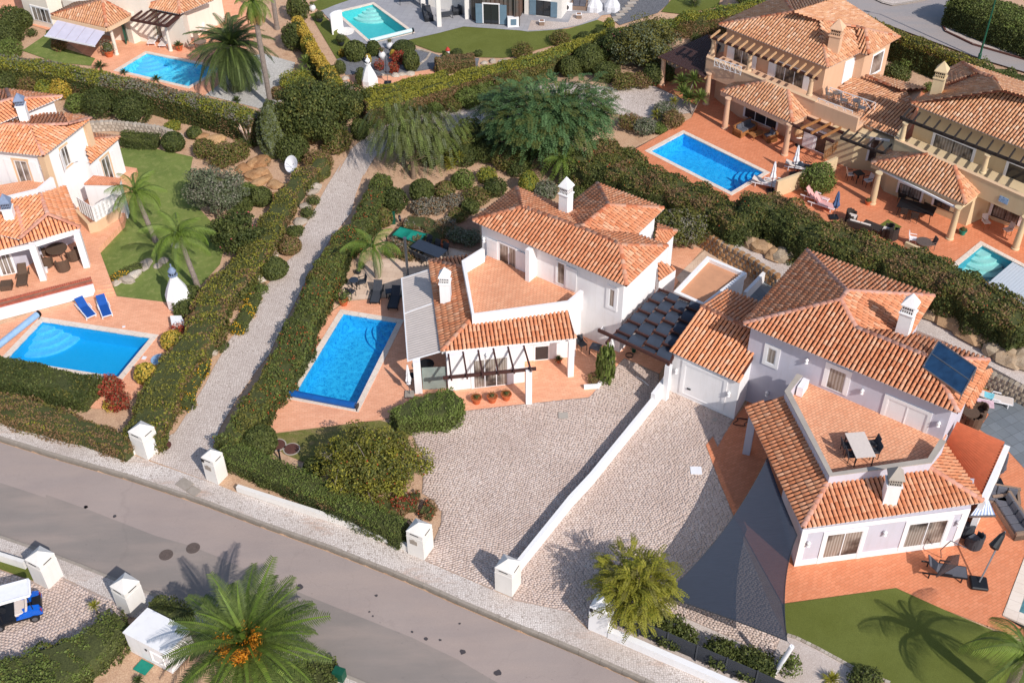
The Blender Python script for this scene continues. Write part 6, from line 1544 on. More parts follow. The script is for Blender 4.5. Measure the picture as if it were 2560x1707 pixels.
hedge('hedge', 'low clipped green hedge at the head of the left lawn', 'hedge', HH('a 1080,1200 1250,1215 1390,1225', .8), [.9, 1.2, 1.2], .85, [('mid', 2), ('dark', 1)], [('dark', 2), ('mid', 1)], 160, leaf=.09, seed=17)
hedge('hedge', 'sprawling green shrub bank beside the golf cart driveway', 'hedge', HH('m -150,1560 200,1480 500,1380 780,1250 960,1080 1080,1000', 1.0), [2.0, 2.6, 3.0, 2.8, 1.8, 1.2], 1.0, [('mid', 2), ('fresh', 2), ('oliveh', 1)], [('mid', 2), ('dark', 1)], 170, leaf=.085, rough=.25, seed=18)
hedge('hedge', 'green shrubs behind the white meter cabin by the road', 'hedge', HH('m 1330,850 1500,900 1640,1000', .9), [1.0, 1.2, 1.2], .9, [('dark', 2), ('mid', 2)], [('dark', 2), ('mid', 1)], 170, leaf=.09, rough=.25, seed=19)
hedge('hedge', 'rusty brown clipped shrub hedge in the gravel garden', 'hedge', HH('b 1600,540 1750,520 1930,510', 1.0), [1.2, 1.5, 1.3], 1.1, [('brown', 4), ('oliveh', 1)], [('brown', 3), ('oliveh', 1)], 130, leaf=.09, seed=20)
hedge('ground_cover', 'green ground cover at the foot of the date palm by the road', 'ground cover', HH('n 150,1560 450,1530 700,1500', .4), 2.0, .45, [('mid', 2), ('fresh', 1)], [('mid', 1)], 150, leaf=.09, rough=.2, seed=21)
hedge('hedge', 'loose green planting below the lane hedge near the gate', 'hedge', HH('i 1800,180 1700,400 1620,600', .5), .9, .5, [('mid', 2), ('fresh', 2)], [('mid', 1)], 150, leaf=.09, rough=.2, flowers=('yflower', 420), seed=22)
hedge('flower_bed', 'orange and yellow flower border beside the middle of the lane', 'flower bed', HH('e 2280,1120 2200,1280 2110,1440', .35), .9, .4, [('mid', 2), ('fresh', 2)], [('mid', 1)], 160, leaf=.08, rough=.15, flowers=('yflower', 600), seed=23)
hedge('flower_bed', 'yellow flower border on the rocks dividing the left lawn', 'flower bed', HH('e 1000,980 1120,910 1250,860', .3), .6, .35, [('mid', 1), ('fresh', 1)], [('mid', 1)], 160, leaf=.08, flowers=('yflower', 300), seed=24)
hedge('ground_cover', 'reddish ground cover plants at the kerb of the round bed', 'ground cover', HH('j 1250,1480 1450,1460/n 900,30 1000,60', .35), 1.1, .4, [('brown', 2), ('red', 1), ('oliveh', 1)], [('brown', 1)], 150, leaf=.09, rough=.25, seed=25)
hedge('ground_cover', 'rust coloured grasses beside the gate pillar bed edge', 'ground cover', HH('n 1560,60 1480,30/j 1560,1500', .4), .7, .45, [('brown', 3), ('orange', 1)], [('brown', 1)], 150, leaf=.1, rough=.3, seed=26)
hedge('ground_cover', 'dry purple brown shrubs around the green net', 'ground cover', HH('f 1180,690 1350,750 1500,640 1650,560 1500,480 1340,460', .35), [1.3, 1.6, 1.6, 1.4], .45, [('brown', 3), ('grey', 2)], [('brown', 1)], 140, leaf=.08, rough=.3, seed=27)
# --- shrubs: (crop, x, y, radius, height, palette, kind, label)
SH = [
('f',1480,195,.85,1.5,'mid','ball','round clipped bush between the pepper tree and the lavender bed'),
('f',1680,200,.75,1.3,'oliveh','ball','olive green ball bush right of the round clipped bush'),
('f',1235,280,.85,1.6,'dark','bush','tall dark bush beside the right lane hedge'),
('f',1130,440,.62,1.3,'oliveh','ball','dome shaped clipped bush above the queen palm'),
('f',1840,100,.8,1.2,'fresh','bush','fresh green bush above the olive ball bushes'),
('f',1960,250,.8,1.0,'oliveh','loose','yellowish loose bush on the rear garden slope'),
('f',2130,170,.8,1.1,'dark','bush','dark bush below the feathery tree, beside the rear path'),
('f',2060,60,.7,1.0,'lime','loose','yellow green bush at the rear garden kerb'),
('f',1800,420,.65,.7,'oliveh','bush','low bush inside the curved kerb of the rear garden'),
('f',1910,340,.6,.8,'mid','bush','small green bush beside the roof corner of the white villa'),
('f',1480,340,.75,.9,'grey','loose','silver lavender bush left of its pair'),
('f',1600,330,.7,.9,'grey','loose','silver lavender bush right of its pair'),
('f',1750,290,.7,.9,'grey','loose','grey lavender bush near the rear rocks'),
('f',1700,490,.6,.6,'grey','loose','low grey bush above the mulch bed'),
('f',1790,590,.7,.7,'olive','loose','olive grey bush beside the terracotta pot'),
('f',1900,620,.7,.7,'olive','loose','dark grey bush in the villa shadow'),
('g',150,130,.75,1.7,'lime','ball','lime green column bush behind the chimney'),
('g',300,200,.75,1.2,'olive','bush','blue green round bush left of the villa chimney'),
('g',620,120,.85,1.3,'oliveh','bush','olive bush right of the white chimney'),
('g',590,240,.6,.9,'mid','bush','green bush against the chimney and ridge'),
('g',810,150,.6,.8,'mid','bush','low bush at the foot of the massive hedge'),
('f',510,285,.45,.6,'mid','bush','first small shrub at the lane edge from the top'),
('f',460,395,.5,.65,'mid','bush','second small shrub at the lane edge beside a rock'),
('f',305,690,.72,1.0,'brown','ball','brown clipped dome bush at the lane edge'),
('f',165,890,.85,1.3,'mid','ball','dark double dome bush beside the lane'),
('f',350,560,.55,.5,'mid','bush','low green shrub between two lane side rocks'),
('f',40,1070,.5,.5,'fresh','bush','small fresh shrub above the orange flower border'),
('f',590,990,1.0,1.5,'oliveh','ball','rounded bush bulging from the right lane hedge'),
('i',1960,90,.5,.4,'mid','bush','small low shrub on soil at the lane edge'),
('e',1700,1130,.7,1.1,'mid','bush','bright bush to the right of the white oven'),
('e',1640,1240,.7,.9,'mid','bush','spreading bush in front of the white oven'),
('e',1590,1440,.5,.7,'orange','loose','orange flowered shrub below the white oven'),
('e',1530,1530,.65,1.1,'gold','ball','yellow variegated ball bush at the corner of the light blue pool'),
('i',1300,330,.68,1.2,'gold','ball','lower yellow variegated ball bush near the pool equipment'),
('i',975,440,.72,1.1,'red','loose','red maple shrub at the end of the dark hedge'),
('i',1050,580,.65,.9,'red','loose','orange red maple shrub below the first maple'),
('i',985,610,.4,.6,'gold','loose','small yellow orange shrub between the maples'),
('i',2190,1010,.7,1.1,'mid','ball','clipped dome bush behind the scrolled gate wall'),
('j',40,930,.95,1.5,'mid','ball','large clipped dome bush beside the brown manhole covers'),
('a',390,790,.75,1.3,'lime','bush','small lime shrub behind the left chimney'),
('a',560,790,.95,1.5,'gold','bush','yellow shrub behind the left villa roof corner'),
('a',690,920,.85,1.3,'fresh','bush','bright green shrub beside the rear lawn wall'),
('a',890,910,1.25,2.1,'dark','bush','left of the two big dark bushes below the long hedge'),
('a',1180,960,1.35,2.3,'dark','bush','right of the two big dark bushes below the long hedge'),
('a',1540,1260,.85,1.4,'dark','ball','dark green ball bush at the lawn edge'),
('a',1730,1180,.6,.9,'mid','ball','small round bush above the dark ball bush'),
('a',1540,1120,.6,.6,'lime','loose','low yellow green shrub beside the stone wall'),
('a',1820,1320,.8,1.2,'oliveh','bush','olive shrub at the top right of the left lawn'),
('a',2000,1380,1.1,1.5,'oliveh','loose','large mixed olive shrub right of the left lawn'),
('a',2120,1340,.9,1.2,'oliveh','loose','loose grassy shrub below the pampas grass'),
('a',100,180,1.3,2.2,'mid','bush','large shrub left of the cream villa terrace door'),
('a',60,300,1.2,1.8,'mid','bush','spreading shrub beside the top left lawn'),
('a',200,170,.8,1.5,'dark','ball','dome shrub against the cream villa wall'),
('a',280,290,.5,.6,'mid','bush','small shrub at the rim of the top left lawn'),
('a',70,440,1.1,1.5,'fresh','bush','pale clipped shrub at the end of the long hedge'),
('a',60,720,1.0,1.5,'mid','bush','shrub with pink flowers at the left edge'),
('a',250,740,.8,1.2,'brown','loose','dry brown shrub beneath the long hedge'),
('a',520,390,.6,1.1,'brown','loose','dark shrub in the shade of the white awning'),
('b',880,450,.85,1.7,'mid','ball','larger heart shaped clipped tree bush in grey gravel'),
('b',1045,430,.6,1.3,'dark','ball','dark clipped bush below the teal pool corner'),
('b',1320,420,1.0,1.0,'dark','ball','wide dark clipped bush at the turf edge'),
('b',1380,540,.7,1.7,'mid','ball','tall clipped bush beside the orange maple'),
('b',935,680,.5,1.5,'mid','ball','squared clipped bush next to the white oven'),
('b',745,600,.5,1.2,'mid','ball','narrow clipped bush at the end of the golden hedge'),
('b',1275,510,.6,1.0,'red','loose','upper orange maple in the grey gravel'),
('b',1215,600,.55,.8,'red','loose','lower right orange maple behind the closed parasol'),
('b',1100,580,.5,.9,'red','loose','lower left orange maple behind the closed parasol'),
('b',1220,480,.25,.7,'gold','ball','small yellow topiary in two balls near the maple'),
('b',1000,525,.25,.8,'gold','ball','small yellow topiary in two balls near the white oven'),
('b',770,470,.3,.6,'gold','loose','tiny yellow standard bush on the turf corner'),
('b',1790,470,.5,.7,'dark','ball','dark ball beside the red capped ornament'),
('b',1980,475,.35,.5,'mid','ball','small ball bush at the turf edge above the rockery'),
('b',1690,490,.3,.4,'mid','ball','small ball bush left of the red capped ornament'),
('c',430,340,.8,1.1,'oliveh','loose','olive bush at the edge of the curved turf'),
('c',90,450,.8,1.1,'oliveh','loose','brownish bush at the left end of the curved turf'),
('c',650,330,.7,.8,'dark','ball','dark dome at the turf tip'),
('c',790,280,.6,.6,'dark','ball','low dark dome right of the turf tip'),
('c',865,225,.5,1.3,'lime','ball','square lime bush at the end of the grey patio'),
('b',1880,870,1.0,1.3,'fresh','bush','left of the bright shrubs under the brown faced hedge'),
('b',1990,840,.9,1.3,'fresh','bush','middle of the bright shrubs under the brown faced hedge'),
('b',2090,810,.9,1.2,'fresh','bush','right of the bright shrubs under the brown faced hedge'),
('b',1750,930,.7,.9,'oliveh','bush','olive shrub at the left end of the bright shrub row'),
('b',1590,970,.6,.9,'fresh','bush','small shrub behind the pepper tree crown'),
('b',2230,750,.95,1.5,'oliveh','bush','olive bush above the end of the bright shrub row'),
('b',925,1150,.7,1.5,'mid','ball','clipped cone bush at the bend of the lane'),
('b',850,900,1.5,2.3,'dark','bush','dark bush between the ficus and the white oven'),
('b',330,1330,1.1,1.9,'mid','bush','bush above the white satellite dish'),
('b',400,1200,1.0,1.6,'brown','loose','brown shrub right of the cypress'),
('b',720,1250,1.0,1.6,'oliveh','bush','olive shrub at the top of the wild lane hedge'),
('b',560,1430,1.0,1.3,'brown','loose','dry shrub at the head of the wild lane hedge'),
('b',340,320,1.0,2.2,'dark','bush','dark shrub between washingtonia trunks and golden hedge'),
('b',350,730,1.3,1.6,'lime','loose','bright yellow green shrub above the ficus'),
('b',200,830,.7,.9,'brown','loose','rusty shrub at the foot of the tall palm trunk'),
('b',370,60,.9,2.4,'mid','bush','tall shrub at the top of the golden hedge'),
('c',690,520,1.25,2.2,'mid','ball','large round clipped bush in the court hedge'),
('c',520,590,.9,1.6,'mid','ball','smaller clipped bush left of the large round one'),
('c',1000,720,.9,1.1,'oliveh','loose','dry shrub at the rim of the cobbled court'),
('c',1150,710,.9,1.0,'brown','loose','pinkish dry shrub at the rim of the cobbled court'),
('c',850,640,1.0,1.2,'mid','bush','green shrub below the pink oleander'),
('c',1260,660,.8,1.6,'dark','bush','dark shrub beside the slatted pergola column'),
('c',1370,650,.7,1.2,'mid','bush','green shrub under the slatted pergola'),
('c',1360,980,.9,.9,'olive','loose','grey shrub beside the yucca group'),
('c',1440,1060,.9,1.0,'brown','loose','brown shrub at the corner of the red terrace'),
('c',1190,1120,.9,.9,'olive','loose','blue grey spiky shrub near the deep blue pool'),
('c',1310,1140,.6,.5,'fresh','bush','low bright shrub at the terrace corner'),
('c',1050,1080,.8,.9,'brown','loose','lavender brown shrub right of the feathery tree'),
('c',1640,350,.5,.8,'mid','bush','small shrub beside the slatted pergola roof'),
('d',1220,650,1.0,1.4,'mid','bush','shrub in the yard between the two villas'),
('d',1510,780,.5,.8,'fresh','bush','bright shrub left of the yellow chimney'),
('h',520,90,1.15,2.0,'fresh','bush','large bright green bush leaning on the terrace wall'),
('o',1380,1080,.8,1.1,'mid','loose','first leafy shrub along the dark fence, from the left'),
('o',1520,1160,.65,.9,'mid','loose','second leafy shrub along the dark fence, from the left'),
('o',1860,1290,.75,1.1,'mid','loose','third leafy shrub along the dark fence, from the left'),
('o',2130,1390,.8,1.0,'mid','loose','fourth leafy shrub along the dark fence, from the left'),
('p',270,1400,.5,1.3,'fresh','loose','upright young shrub right of the sail mast'),
('p',0,1420,.7,1.0,'dark','loose','dark leafed shrub left of the sail mast'),
('p',940,1540,.7,.7,'mid','loose','green shrub at the bottom edge beside the stone kerb'),
('j',520,1160,.6,1.0,'mid','ball','small round bush at the left of the red flowered tree'),
('e',2200,200,.7,.8,'fresh','bush','bright low shrub beside the sandstone steps'),
('f',40,250,.8,1.3,'mid','ball','rounded bush below the sandstone steps'),
('e',2160,330,.7,1.0,'mid','bush','green bush between olive tree and oleander'),
('b',1320,720,.0,0,'mid','ball',''),
('k',740,380,.45,.6,'brown','loose','dry grasses in the small white planter'),
('b',1850,1380,1.0,1.3,'dark','bush','dark bush right of the pepper tree trunk'),
('b',2060,1330,1.1,1.4,'mid','bush','bush left of the feathery tree, upper'),
('b',2230,1420,1.0,1.3,'oliveh','bush','olive bush left of the feathery tree, lower'),
('c',60,1480,.9,1.1,'dark','bush','dark bush below the left side of the feathery tree'),
('c',760,1480,.9,1.2,'dark','bush','dark bush between feathery tree and massive hedge'),
('c',2100,-20,.9,1.4,'mid','bush','shrub at the top edge beside the peach roof'),
('d',1660,-20,.0,0,'mid','ball',''),
]
for c, x, y, r, h, pal, kd, lab in SH:
    if r <= 0: continue
    bush('shrub', lab, c, x, y, r, h, pal, kd, n=1500 if r > .5 else 900, leaf=.10 if r > .5 else .07)
# tall climbing plant on the porch pier
bush('climbing_plant', 'bright green climber growing up the white pier by the porch', 'k', 835, 250, .48, 2.7, 'fresh', 'bush', 'climber', leaf=.10, n=2400)
# --- oleanders, olive, ficus, cypress
g0 = lambda c, x, y, z=None: W(c, x, y, z)
tree('oleander', 'oleander with pink flowers beside the left lawn', g0('e',2080,700), tuple(g0('e',2090,560,1.6)), (1.5, 1.5, 1.3), 'dark', 8000, .12, 50, .08, cat='shrub', clump_r=.6, fl=('pink', 60, .16))
tree('oleander', 'oleander with pink flowers beside the slatted pergola', g0('c',900,600), tuple(g0('c',890,440,T(0, 80)*0+1.9)), (1.35, 1.3, 1.7), 'dark', 7000, .12, 50, .08, cat='shrub', clump_r=.6, fl=('pink', 90, .17), seed=6)
tree('olive_tree', 'silver green olive tree beside the sandstone steps', g0('e',1950,500), tuple(g0('e',1940,180,1.9)), (2.1, 1.7, 1.6), [('olive', 3), ('grey', 1)], 14000, .10, 80, .14, clump_r=.65, seed=7)
tree('ficus_tree', 'broad dark green tree mass beside the cypress', g0('b',560,1220), tuple(g0('b',520,1000,2.4)), (3.2, 2.4, 2.2), [('dark', 3), ('mid', 3), ('oliveh', 1)], 24000, .13, 130, .2, clump_r=.85, seed=8)
tree('shade_tree', 'olive coloured drooping tree left of the slatted pergola', g0('c',1280,640), tuple(g0('c',1190,400,2.8)), (2.6, 2.2, 2.0), [('oliveh', 3), ('olive', 2)], 17000, .11, 110, .14, clump_r=.75, seed=9)
tree('bushy_tree', 'large rounded shrub tree with tiny red flowers beside the driveway', g0('j',1000,1330), tuple(g0('j',1050,1110,1.75)), (2.75, 2.0, 1.75), [('oliveh', 3), ('lime', 3), ('mid', 2)], 30000, .085, 170, .1, clump_r=.6, seed=10, fl=('orange', 240, .1), bare=90, limbs=14)
tree('small_tree', 'loose small leaved tree behind the white villa by the ochre wall', g0('g',1610,720), tuple(g0('g',1500,520,1.7)), (1.9, 1.5, 1.2), [('oliveh', 2), ('mid', 2), ('grey', 1)], 11000, .09, 80, .09, clump_r=.55, seed=11, bare=60)
tree('lemon_tree', 'young citrus tree in the yard behind the peach villa', g0('d',1270,690), tuple(g0('d',1275,600,2.2)), (.45, .4, .9), 'fresh', 900, .12, 12, .04, clump_r=.3, core=False, seed=12)
t_ = thing('cypress', 'leaning grey green cypress beside the broad dark tree', 'cypress', g0('b',150,1390))
P = []; b0 = t_.location; tp = g0('b',110,920,4.0)
bz = 0.2; ax = np.array(tp)-np.array(b0)
n = 9000; u = RNG.random(n); a = RNG.uniform(0, 6.283, n); rr = (.85*np.sin(np.pi*np.clip(u*.85+.12, 0, 1))**.7)*(1+.22*np.sin(a*5+u*9))*RNG.uniform(.8, 1.08, n)
P = np.array(b0)+np.outer(u, ax)+np.stack([np.cos(a)*rr, np.sin(a)*rr, RNG.normal(0, .1, n)], -1)
V, _ = quads(P, np.stack([np.cos(a), np.sin(a), np.full(n, .3)], -1), .13, 1.8, .5, None); add_mesh('foliage', V, [L['olive'], L['mid']], mixidx(n, [2, 2]), t_)
MB().tube(b0, Vector(tp)*.0+Vector(b0)+Vector(ax)*.92, .55, .2, 8).build('inner_foliage', core_m, t_)
sprays('feathery_tree', 'large feathery green tree in front of the cobbled court', g0('c',300,1500), tuple(g0('c',330,1030,3.3)), (5.0, 4.2, 2.2), 'feather', 2400, 1.05, 12, .27, .038, .35, .2, seed=5, shell=.15, limbs=16, core=.45)
sprays('pepper_tree', 'weeping pepper tree over the bend of the lane', g0('f',1405,90), tuple(g0('b',1390,1150,3.2)), (3.3, 2.6, 2.1), 'pepper', 2000, .95, 10, .16, .028, .4, .18, seed=6, shell=.3, hang=.7, limbs=14, core=.45)
sprays('bottlebrush_tree', 'yellow green bushy tree with its shadow on the cobbles by the road', g0('o',1110,930), tuple(g0('o',1110,720,1.9)), (1.5, 1.4, 1.15), 'bottle', 620, .85, 15, .16, .026, .5, .09, seed=7, shell=.1, up=.35, limbs=26, core=.35)
sprays('palm_like_bush', 'drooping young palm among the feathery tree branches', g0('c',480,1540), tuple(g0('c',480,1380,1.8)), (1.0, .9, .7), [('palmy', 2), ('fresh', 1)], 60, 1.7, 14, .34, .03, .8, .12, seed=8, shell=.1, core=0)
# --- palms
palm('large date palm with orange fruit clusters beside the road, bottom', W('n', 30, 1290, 0.0)+Vector((.0, -1.2, 0)), 2.1, .34, .36, FR['canary'], 54, 'palm', 3.9, fruit=True, dead=5, elev=(-.55, 1.25), crown_r=.5)
palm('leaning queen palm on the left lawn nearest the villa', W('e', 1390, 655, 0.0), 3.6, .19, .13, FR['queen'], 17, 'palmy', 2.3, lean=(-.55, .1), elev=(-.5, 1.2), group=None)
palm('queen palm on the lower part of the left lawn, beside the oven', W('e', 1775, 1085, 0.0), 3.9, .19, .13, FR['queen'], 18, 'palmy', 2.5, lean=(-.5, .1), elev=(-.5, 1.2))
palm('queen palm on the stone patio beside the lane hedge', W('f', 1080, 980, 0.0), 2.2, .15, .11, FR['queen'], 11, 'palmy', 2.2, lean=(-.1, .05), elev=(-.35, 1.2))
palm('canary date palm beside the turquoise pool', W('a', 2130, 790, 0.0), 3.4, .4, .4, FR['canaryd'], 84, 'palmd', 3.9, elev=(-1.15, 1.25), crown_r=.55)
palm('tall slim palm trunk rising left of the ficus', W('b', 135, 960, 0.0), 8.6, .21, .2, FR['queen'], 26, 'palmd', 1.9, lean=(-.1, 0), elev=(-1.2, 1.1), dead=22)
palm('tall slim palm trunk near the golden hedge at the top', W('b', 190, 260, 0.0), 8.5, .21, .2, FR['queen'], 20, 'palmd', 1.7, elev=(-1.2, 1.1), dead=16)
palm('queen palm casting its shadow on the artificial lawn, lower right corner', XY(W('p', 2360, 1330, 3.4)), 3.4, .24, .2, FR['queen'], 15, 'palmd', 2.7, elev=(-.35, 1.0))
palm('small palm between the feathery tree and the white villa', W('g', 440, 150, 0.0), 1.9, .12, .1, FR['queen'], 12, 'palmy', 1.5, elev=(-.4, 1.2))
# --- spiky plants
for c, x, y, r, kd, st, hd, lab in (
 ('b',1760,1400,.75,'yuccay',.8,3,'yellow green yucca trio beside the pepper tree trunk'),
 ('c',1560,700,1.0,'yucca',1.9,3,'tall yucca with three heads beside the slatted pergola'),
 ('c',1620,860,.95,'yucca',1.3,2,'lower yucca at the peach villa terrace corner'),
 ('c',1445,900,.55,'yuccay',.9,1,'small standard yucca at the court edge'),
 ('c',1290,1020,.7,'yuccay',.3,1,'yellow striped agave at the court edge'),
 ('c',1340,1090,.6,'blue',.1,1,'blue grey agave near the deep blue pool'),
 ('b',450,550,.95,'yucca',1.0,1,'upper yucca under the golden hedge'),
 ('b',425,650,.85,'yucca',.6,1,'lower yucca under the golden hedge'),
 ('a',890,580,.85,'cycad',.2,1,'cycad beside the tall potted shrub by the lawn'),
 ('a',1105,640,.55,'cycad',.15,1,'cycad at the left corner of the turquoise pool'),
 ('a',1395,700,.65,'cycad',.15,1,'cycad at the near edge of the turquoise pool'),
 ('a',2110,890,.5,'agave',.1,1,'small agave on white pebbles by the date palm'),
 ('m',838,875,.42,'yuccay',.75,1,'small yellow green standard yucca on the cobbles by the cart'),
 ('p',640,1530,.6,'yuccay',.1,1,'fan palm shoot in the pale gravel, bottom edge'),
 ('b',90,1450,.5,'blue',.1,1,'grey green grass clump beside the satellite dish'),
 ('m',1230,1540,.4,'cycad',.1,1,'reddish seedling beside the green hatch'),
): spiky(lab, c, x, y, r, kd, st, heads=hd)
# pampas grass
for c, x, y, lab in (('a', 2220, 1300, 'pampas grass with pink plumes beside the cypress'), ('c', 1620, 60, 'pampas grass with pale plumes beside the green mat')):
    p = W(c, x, y); t_ = thing('pampas_grass', lab, 'grass', p); n = 420; a = RNG.uniform(0, 6.283, n); e = RNG.uniform(.5, 1.4, n); l_ = RNG.uniform(.7, 1.3, n)
    D3 = np.stack([np.cos(a)*np.cos(e), np.sin(a)*np.cos(e), np.sin(e)], -1); S3 = np.stack([-np.sin(a), np.cos(a), 0*a], -1)*.015; B3 = np.array(p); m_ = B3+D3*(l_*.6)[:, None]; E3 = B3+D3*l_[:, None]-np.array([0, 0, .25])
    V = np.concatenate([np.stack([B3-S3, m_-S3, m_+S3, B3+S3], 1), np.stack([m_-S3, E3, E3, m_+S3], 1)]).reshape(-1, 3); add_mesh('blades', V, [L['olive'], L['fresh']], mixidx(2*n, [1, 1]), t_)
    for k in range(9): a = k*.7; q = p+Vector((math.cos(a)*.35, math.sin(a)*.35, 1.2)); MB().tube(p, q, .012, .01, 4).lathe(q, [(.02, 0), (.07, .15), (.06, .35), (.01, .6)], 6, Vector((math.cos(a)*.3, math.sin(a)*.3, 1))).build('plume', plain('plume', '#d0b4a0', .95), t_)
# ------------------------------------------------------------------ walls, pillars, rocks
def ang(c, x0, y0, x1, y1, z=0.0):
    a, b = W(c, x0, y0, z), W(c, x1, y1, z); return math.atan2(b.y-a.y, b.x-a.x)
def gate_pillar(label, c, l, f, r=None, s=.95, h=1.36, plaque=None, panel=None, mat='offwhite', bell=False):
    L0, F0 = W(c, *l, 0.0), W(c, *f, 0.0); u = (F0-L0).normalized(); s = max(.8, min(1.15, (F0-L0).length)); v = Vector((-u.y, u.x, 0))
    t_ = thing('gate_pillar', label, 'gate pillar', (F0+L0)/2, group='white gate pillars along the road'); q = lambda a, b, z=0: L0+u*a*s+v*b*s+Vector((0, 0, z))
    MB().prism([q(0, 0), q(1, 0), q(1, 1), q(0, 1)], 0, h).build('pillar_body', M[mat], t_)
    e = .006; MB().prism([q(-e, -e), q(1+e, -e), q(1+e, 1+e), q(-e, 1+e)], h, h+.05).build('ledge', M[mat], t_)
    MB().prism([q(.01, .01), q(.99, .01), q(.99, .99), q(.01, .99)], h+.05, h+.33).build('lamp_head', M[mat], t_)
    mb = MB()
    for a, b, w, d in ((.5, .0, .5, .03), (1.0, .5, .03, .5)):
        o = q(a, b, h+.27); k = [o+u*(-w/2*s)+v*(-d/2*s), o+u*(w/2*s)+v*(-d/2*s), o+u*(w/2*s)+v*(d/2*s), o+u*(-w/2*s)+v*(d/2*s)]; mb.prism(k, h+.25, h+.285)
    mb.build('light_slot', M['blackp'], t_)
    e = .0; zz = h+.33; k = [q(-e, -e), q(1+e, -e), q(1+e, 1+e), q(-e, 1+e)]; mb = MB().prism(k, zz, zz+.03); mb.pyr([p+Vector((0, 0, zz+.03)) for p in k], q(.5, .5, zz+.42)); mb.build('pyramid_cap', M[mat], t_)
    if plaque:
        o = q(.42, -.02, h-.28); P = []
        for a, z in ((-.2, -.16), (.2, -.16), (.2, .12), (.1, .12), (.06, .18), (-.06, .18), (-.1, .12), (-.2, .12)): P.append(o+u*a+Vector((0, 0, z)))
        MB().add(P+[p+v*.04 for p in P], [tuple(range(8)), tuple(range(8, 16))[::-1]]+[(i, (i+1) % 8, 8+(i+1) % 8, 8+i) for i in range(8)]).build('plaque', M['conc'], t_)
    if panel:
        o = q(1.01, .5, h*.45); k = [o+v*a*.3+Vector((0, 0, z)) for a, z in ((-1, -.32), (1, -.32), (1, .36), (-1, .36))]
        MB().add(k+[p-u*.03 for p in k], [(0, 1, 2, 3), (7, 6, 5, 4), (0, 4, 5, 1), (1, 5, 6, 2), (2, 6, 7, 3), (3, 7, 4, 0)]).build('meter_hatch', M['whitep'], t_)
    if bell: o = q(.12, -.02, h+.18); MB().box(o, (.16, .04, .2), math.atan2(u.y, u.x)).build('intercom', M['blackp'], t_)
    return t_
gate_pillar('white gate pillar with a bright meter hatch left of the cobbled lane', 'i', (1200, 1050), (1320, 1108), panel=True)
gate_pillar('white gate pillar with a plaque right of the cobbled lane', 'i', (1840, 1280), (1945, 1325), plaque=True, bell=True)
gate_pillar('white gate pillar with plaque and hatch at the end of the clipped hedge', 'n', (1355, 415), (1500, 475), plaque=True, panel=True, bell=False)
gate_pillar('white gate pillar at the street end of the long dividing wall', 'n', (2130, 740), (2282, 805))
gate_pillar('white gate pillar half hidden under the yellow green tree', 'o', (678, 1088), (845, 1160), bell=True, mat='white')
gate_pillar('white gate pillar nearest to the golf cart', 'm', (305, 668), (435, 737))
gate_pillar('white gate pillar next to the flat meter cabin', 'm', (1050, 905), (1178, 985))
def walling(name, label, pts, h, w, mat='offwhite', cat='wall', z=0.0, cop=None):
    o = wall_line_run(name, pts, z-.05, z+h, w, mat); tag(o, label, cat)
    ORG[o.name] = Vector((0, 0, 0))
    if cop: wall_line_run('wall_coping', pts, z+h, z+h+.03, w+.04, cop, o)
    return o
DVb = WS('k 1400,470 1262,655', 0.0); DVm = WS('k 1262,655 870,1140 722,1325/o 540,0 60,600', 0.0)
hi = walling('dividing_wall', 'long white wall dividing the two cobbled driveways', shift(DVm, -.12), .78, .22, 'white')
w2_ = wall_line_run('high_wall_end', shift(DVb, -.12), -.05, 1.15, .26, 'white', hi)
walling('front_wall', 'low white wall beside the pavement at the far left', shift(WS('i -250,650 0,735 620,897 1200,1058', 0.0), .12), .28, .26)
walling('front_wall', 'low white wall under the clipped green hedge', shift(WS('i 2110,1388/n 240,0 800,180 1355,400', 0.0), .12), .38, .22)
walling('front_wall', 'low white wall in front of the dark slatted fence', shift(WS('o 850,1165 1850,1600 2600,1920', 0.0), .14), .5, .3, 'white')
walling('front_wall', 'white wall stub left of the pillar by the golf cart', WS('m -300,400 0,470 240,545', 0.0), .55, .2)
walling('scroll_wall', 'short white wall with a rounded scroll behind the plaque pillar', WS('i 2010,1180 2105,1050', 0.0), .7, .22)
MB().tube(W('i',2050,1050,.72)+Vector((-.1,.12,0)), W('i',2080,1090,.72), .2, .2, 10).build('scroll', M['offwhite'], bpy.data.objects['scroll_wall'])
walling('planter_kerb', 'small white planter kerb at the foot of the climber', WS('k 640,470 765,462 822,385', 0.0), .28, .16, 'white')
walling('raised_step_wall', 'white side wall of the steps behind the carport roof', WS('g 2070,1150 2262,950', 0.6), 1.0, .22, 'white')
sheet('side_passage', M['slate'], WS('g 2085,1140 2262,970 2352,1000/h 250,1000 0,1240', 0.3), flat=.3)
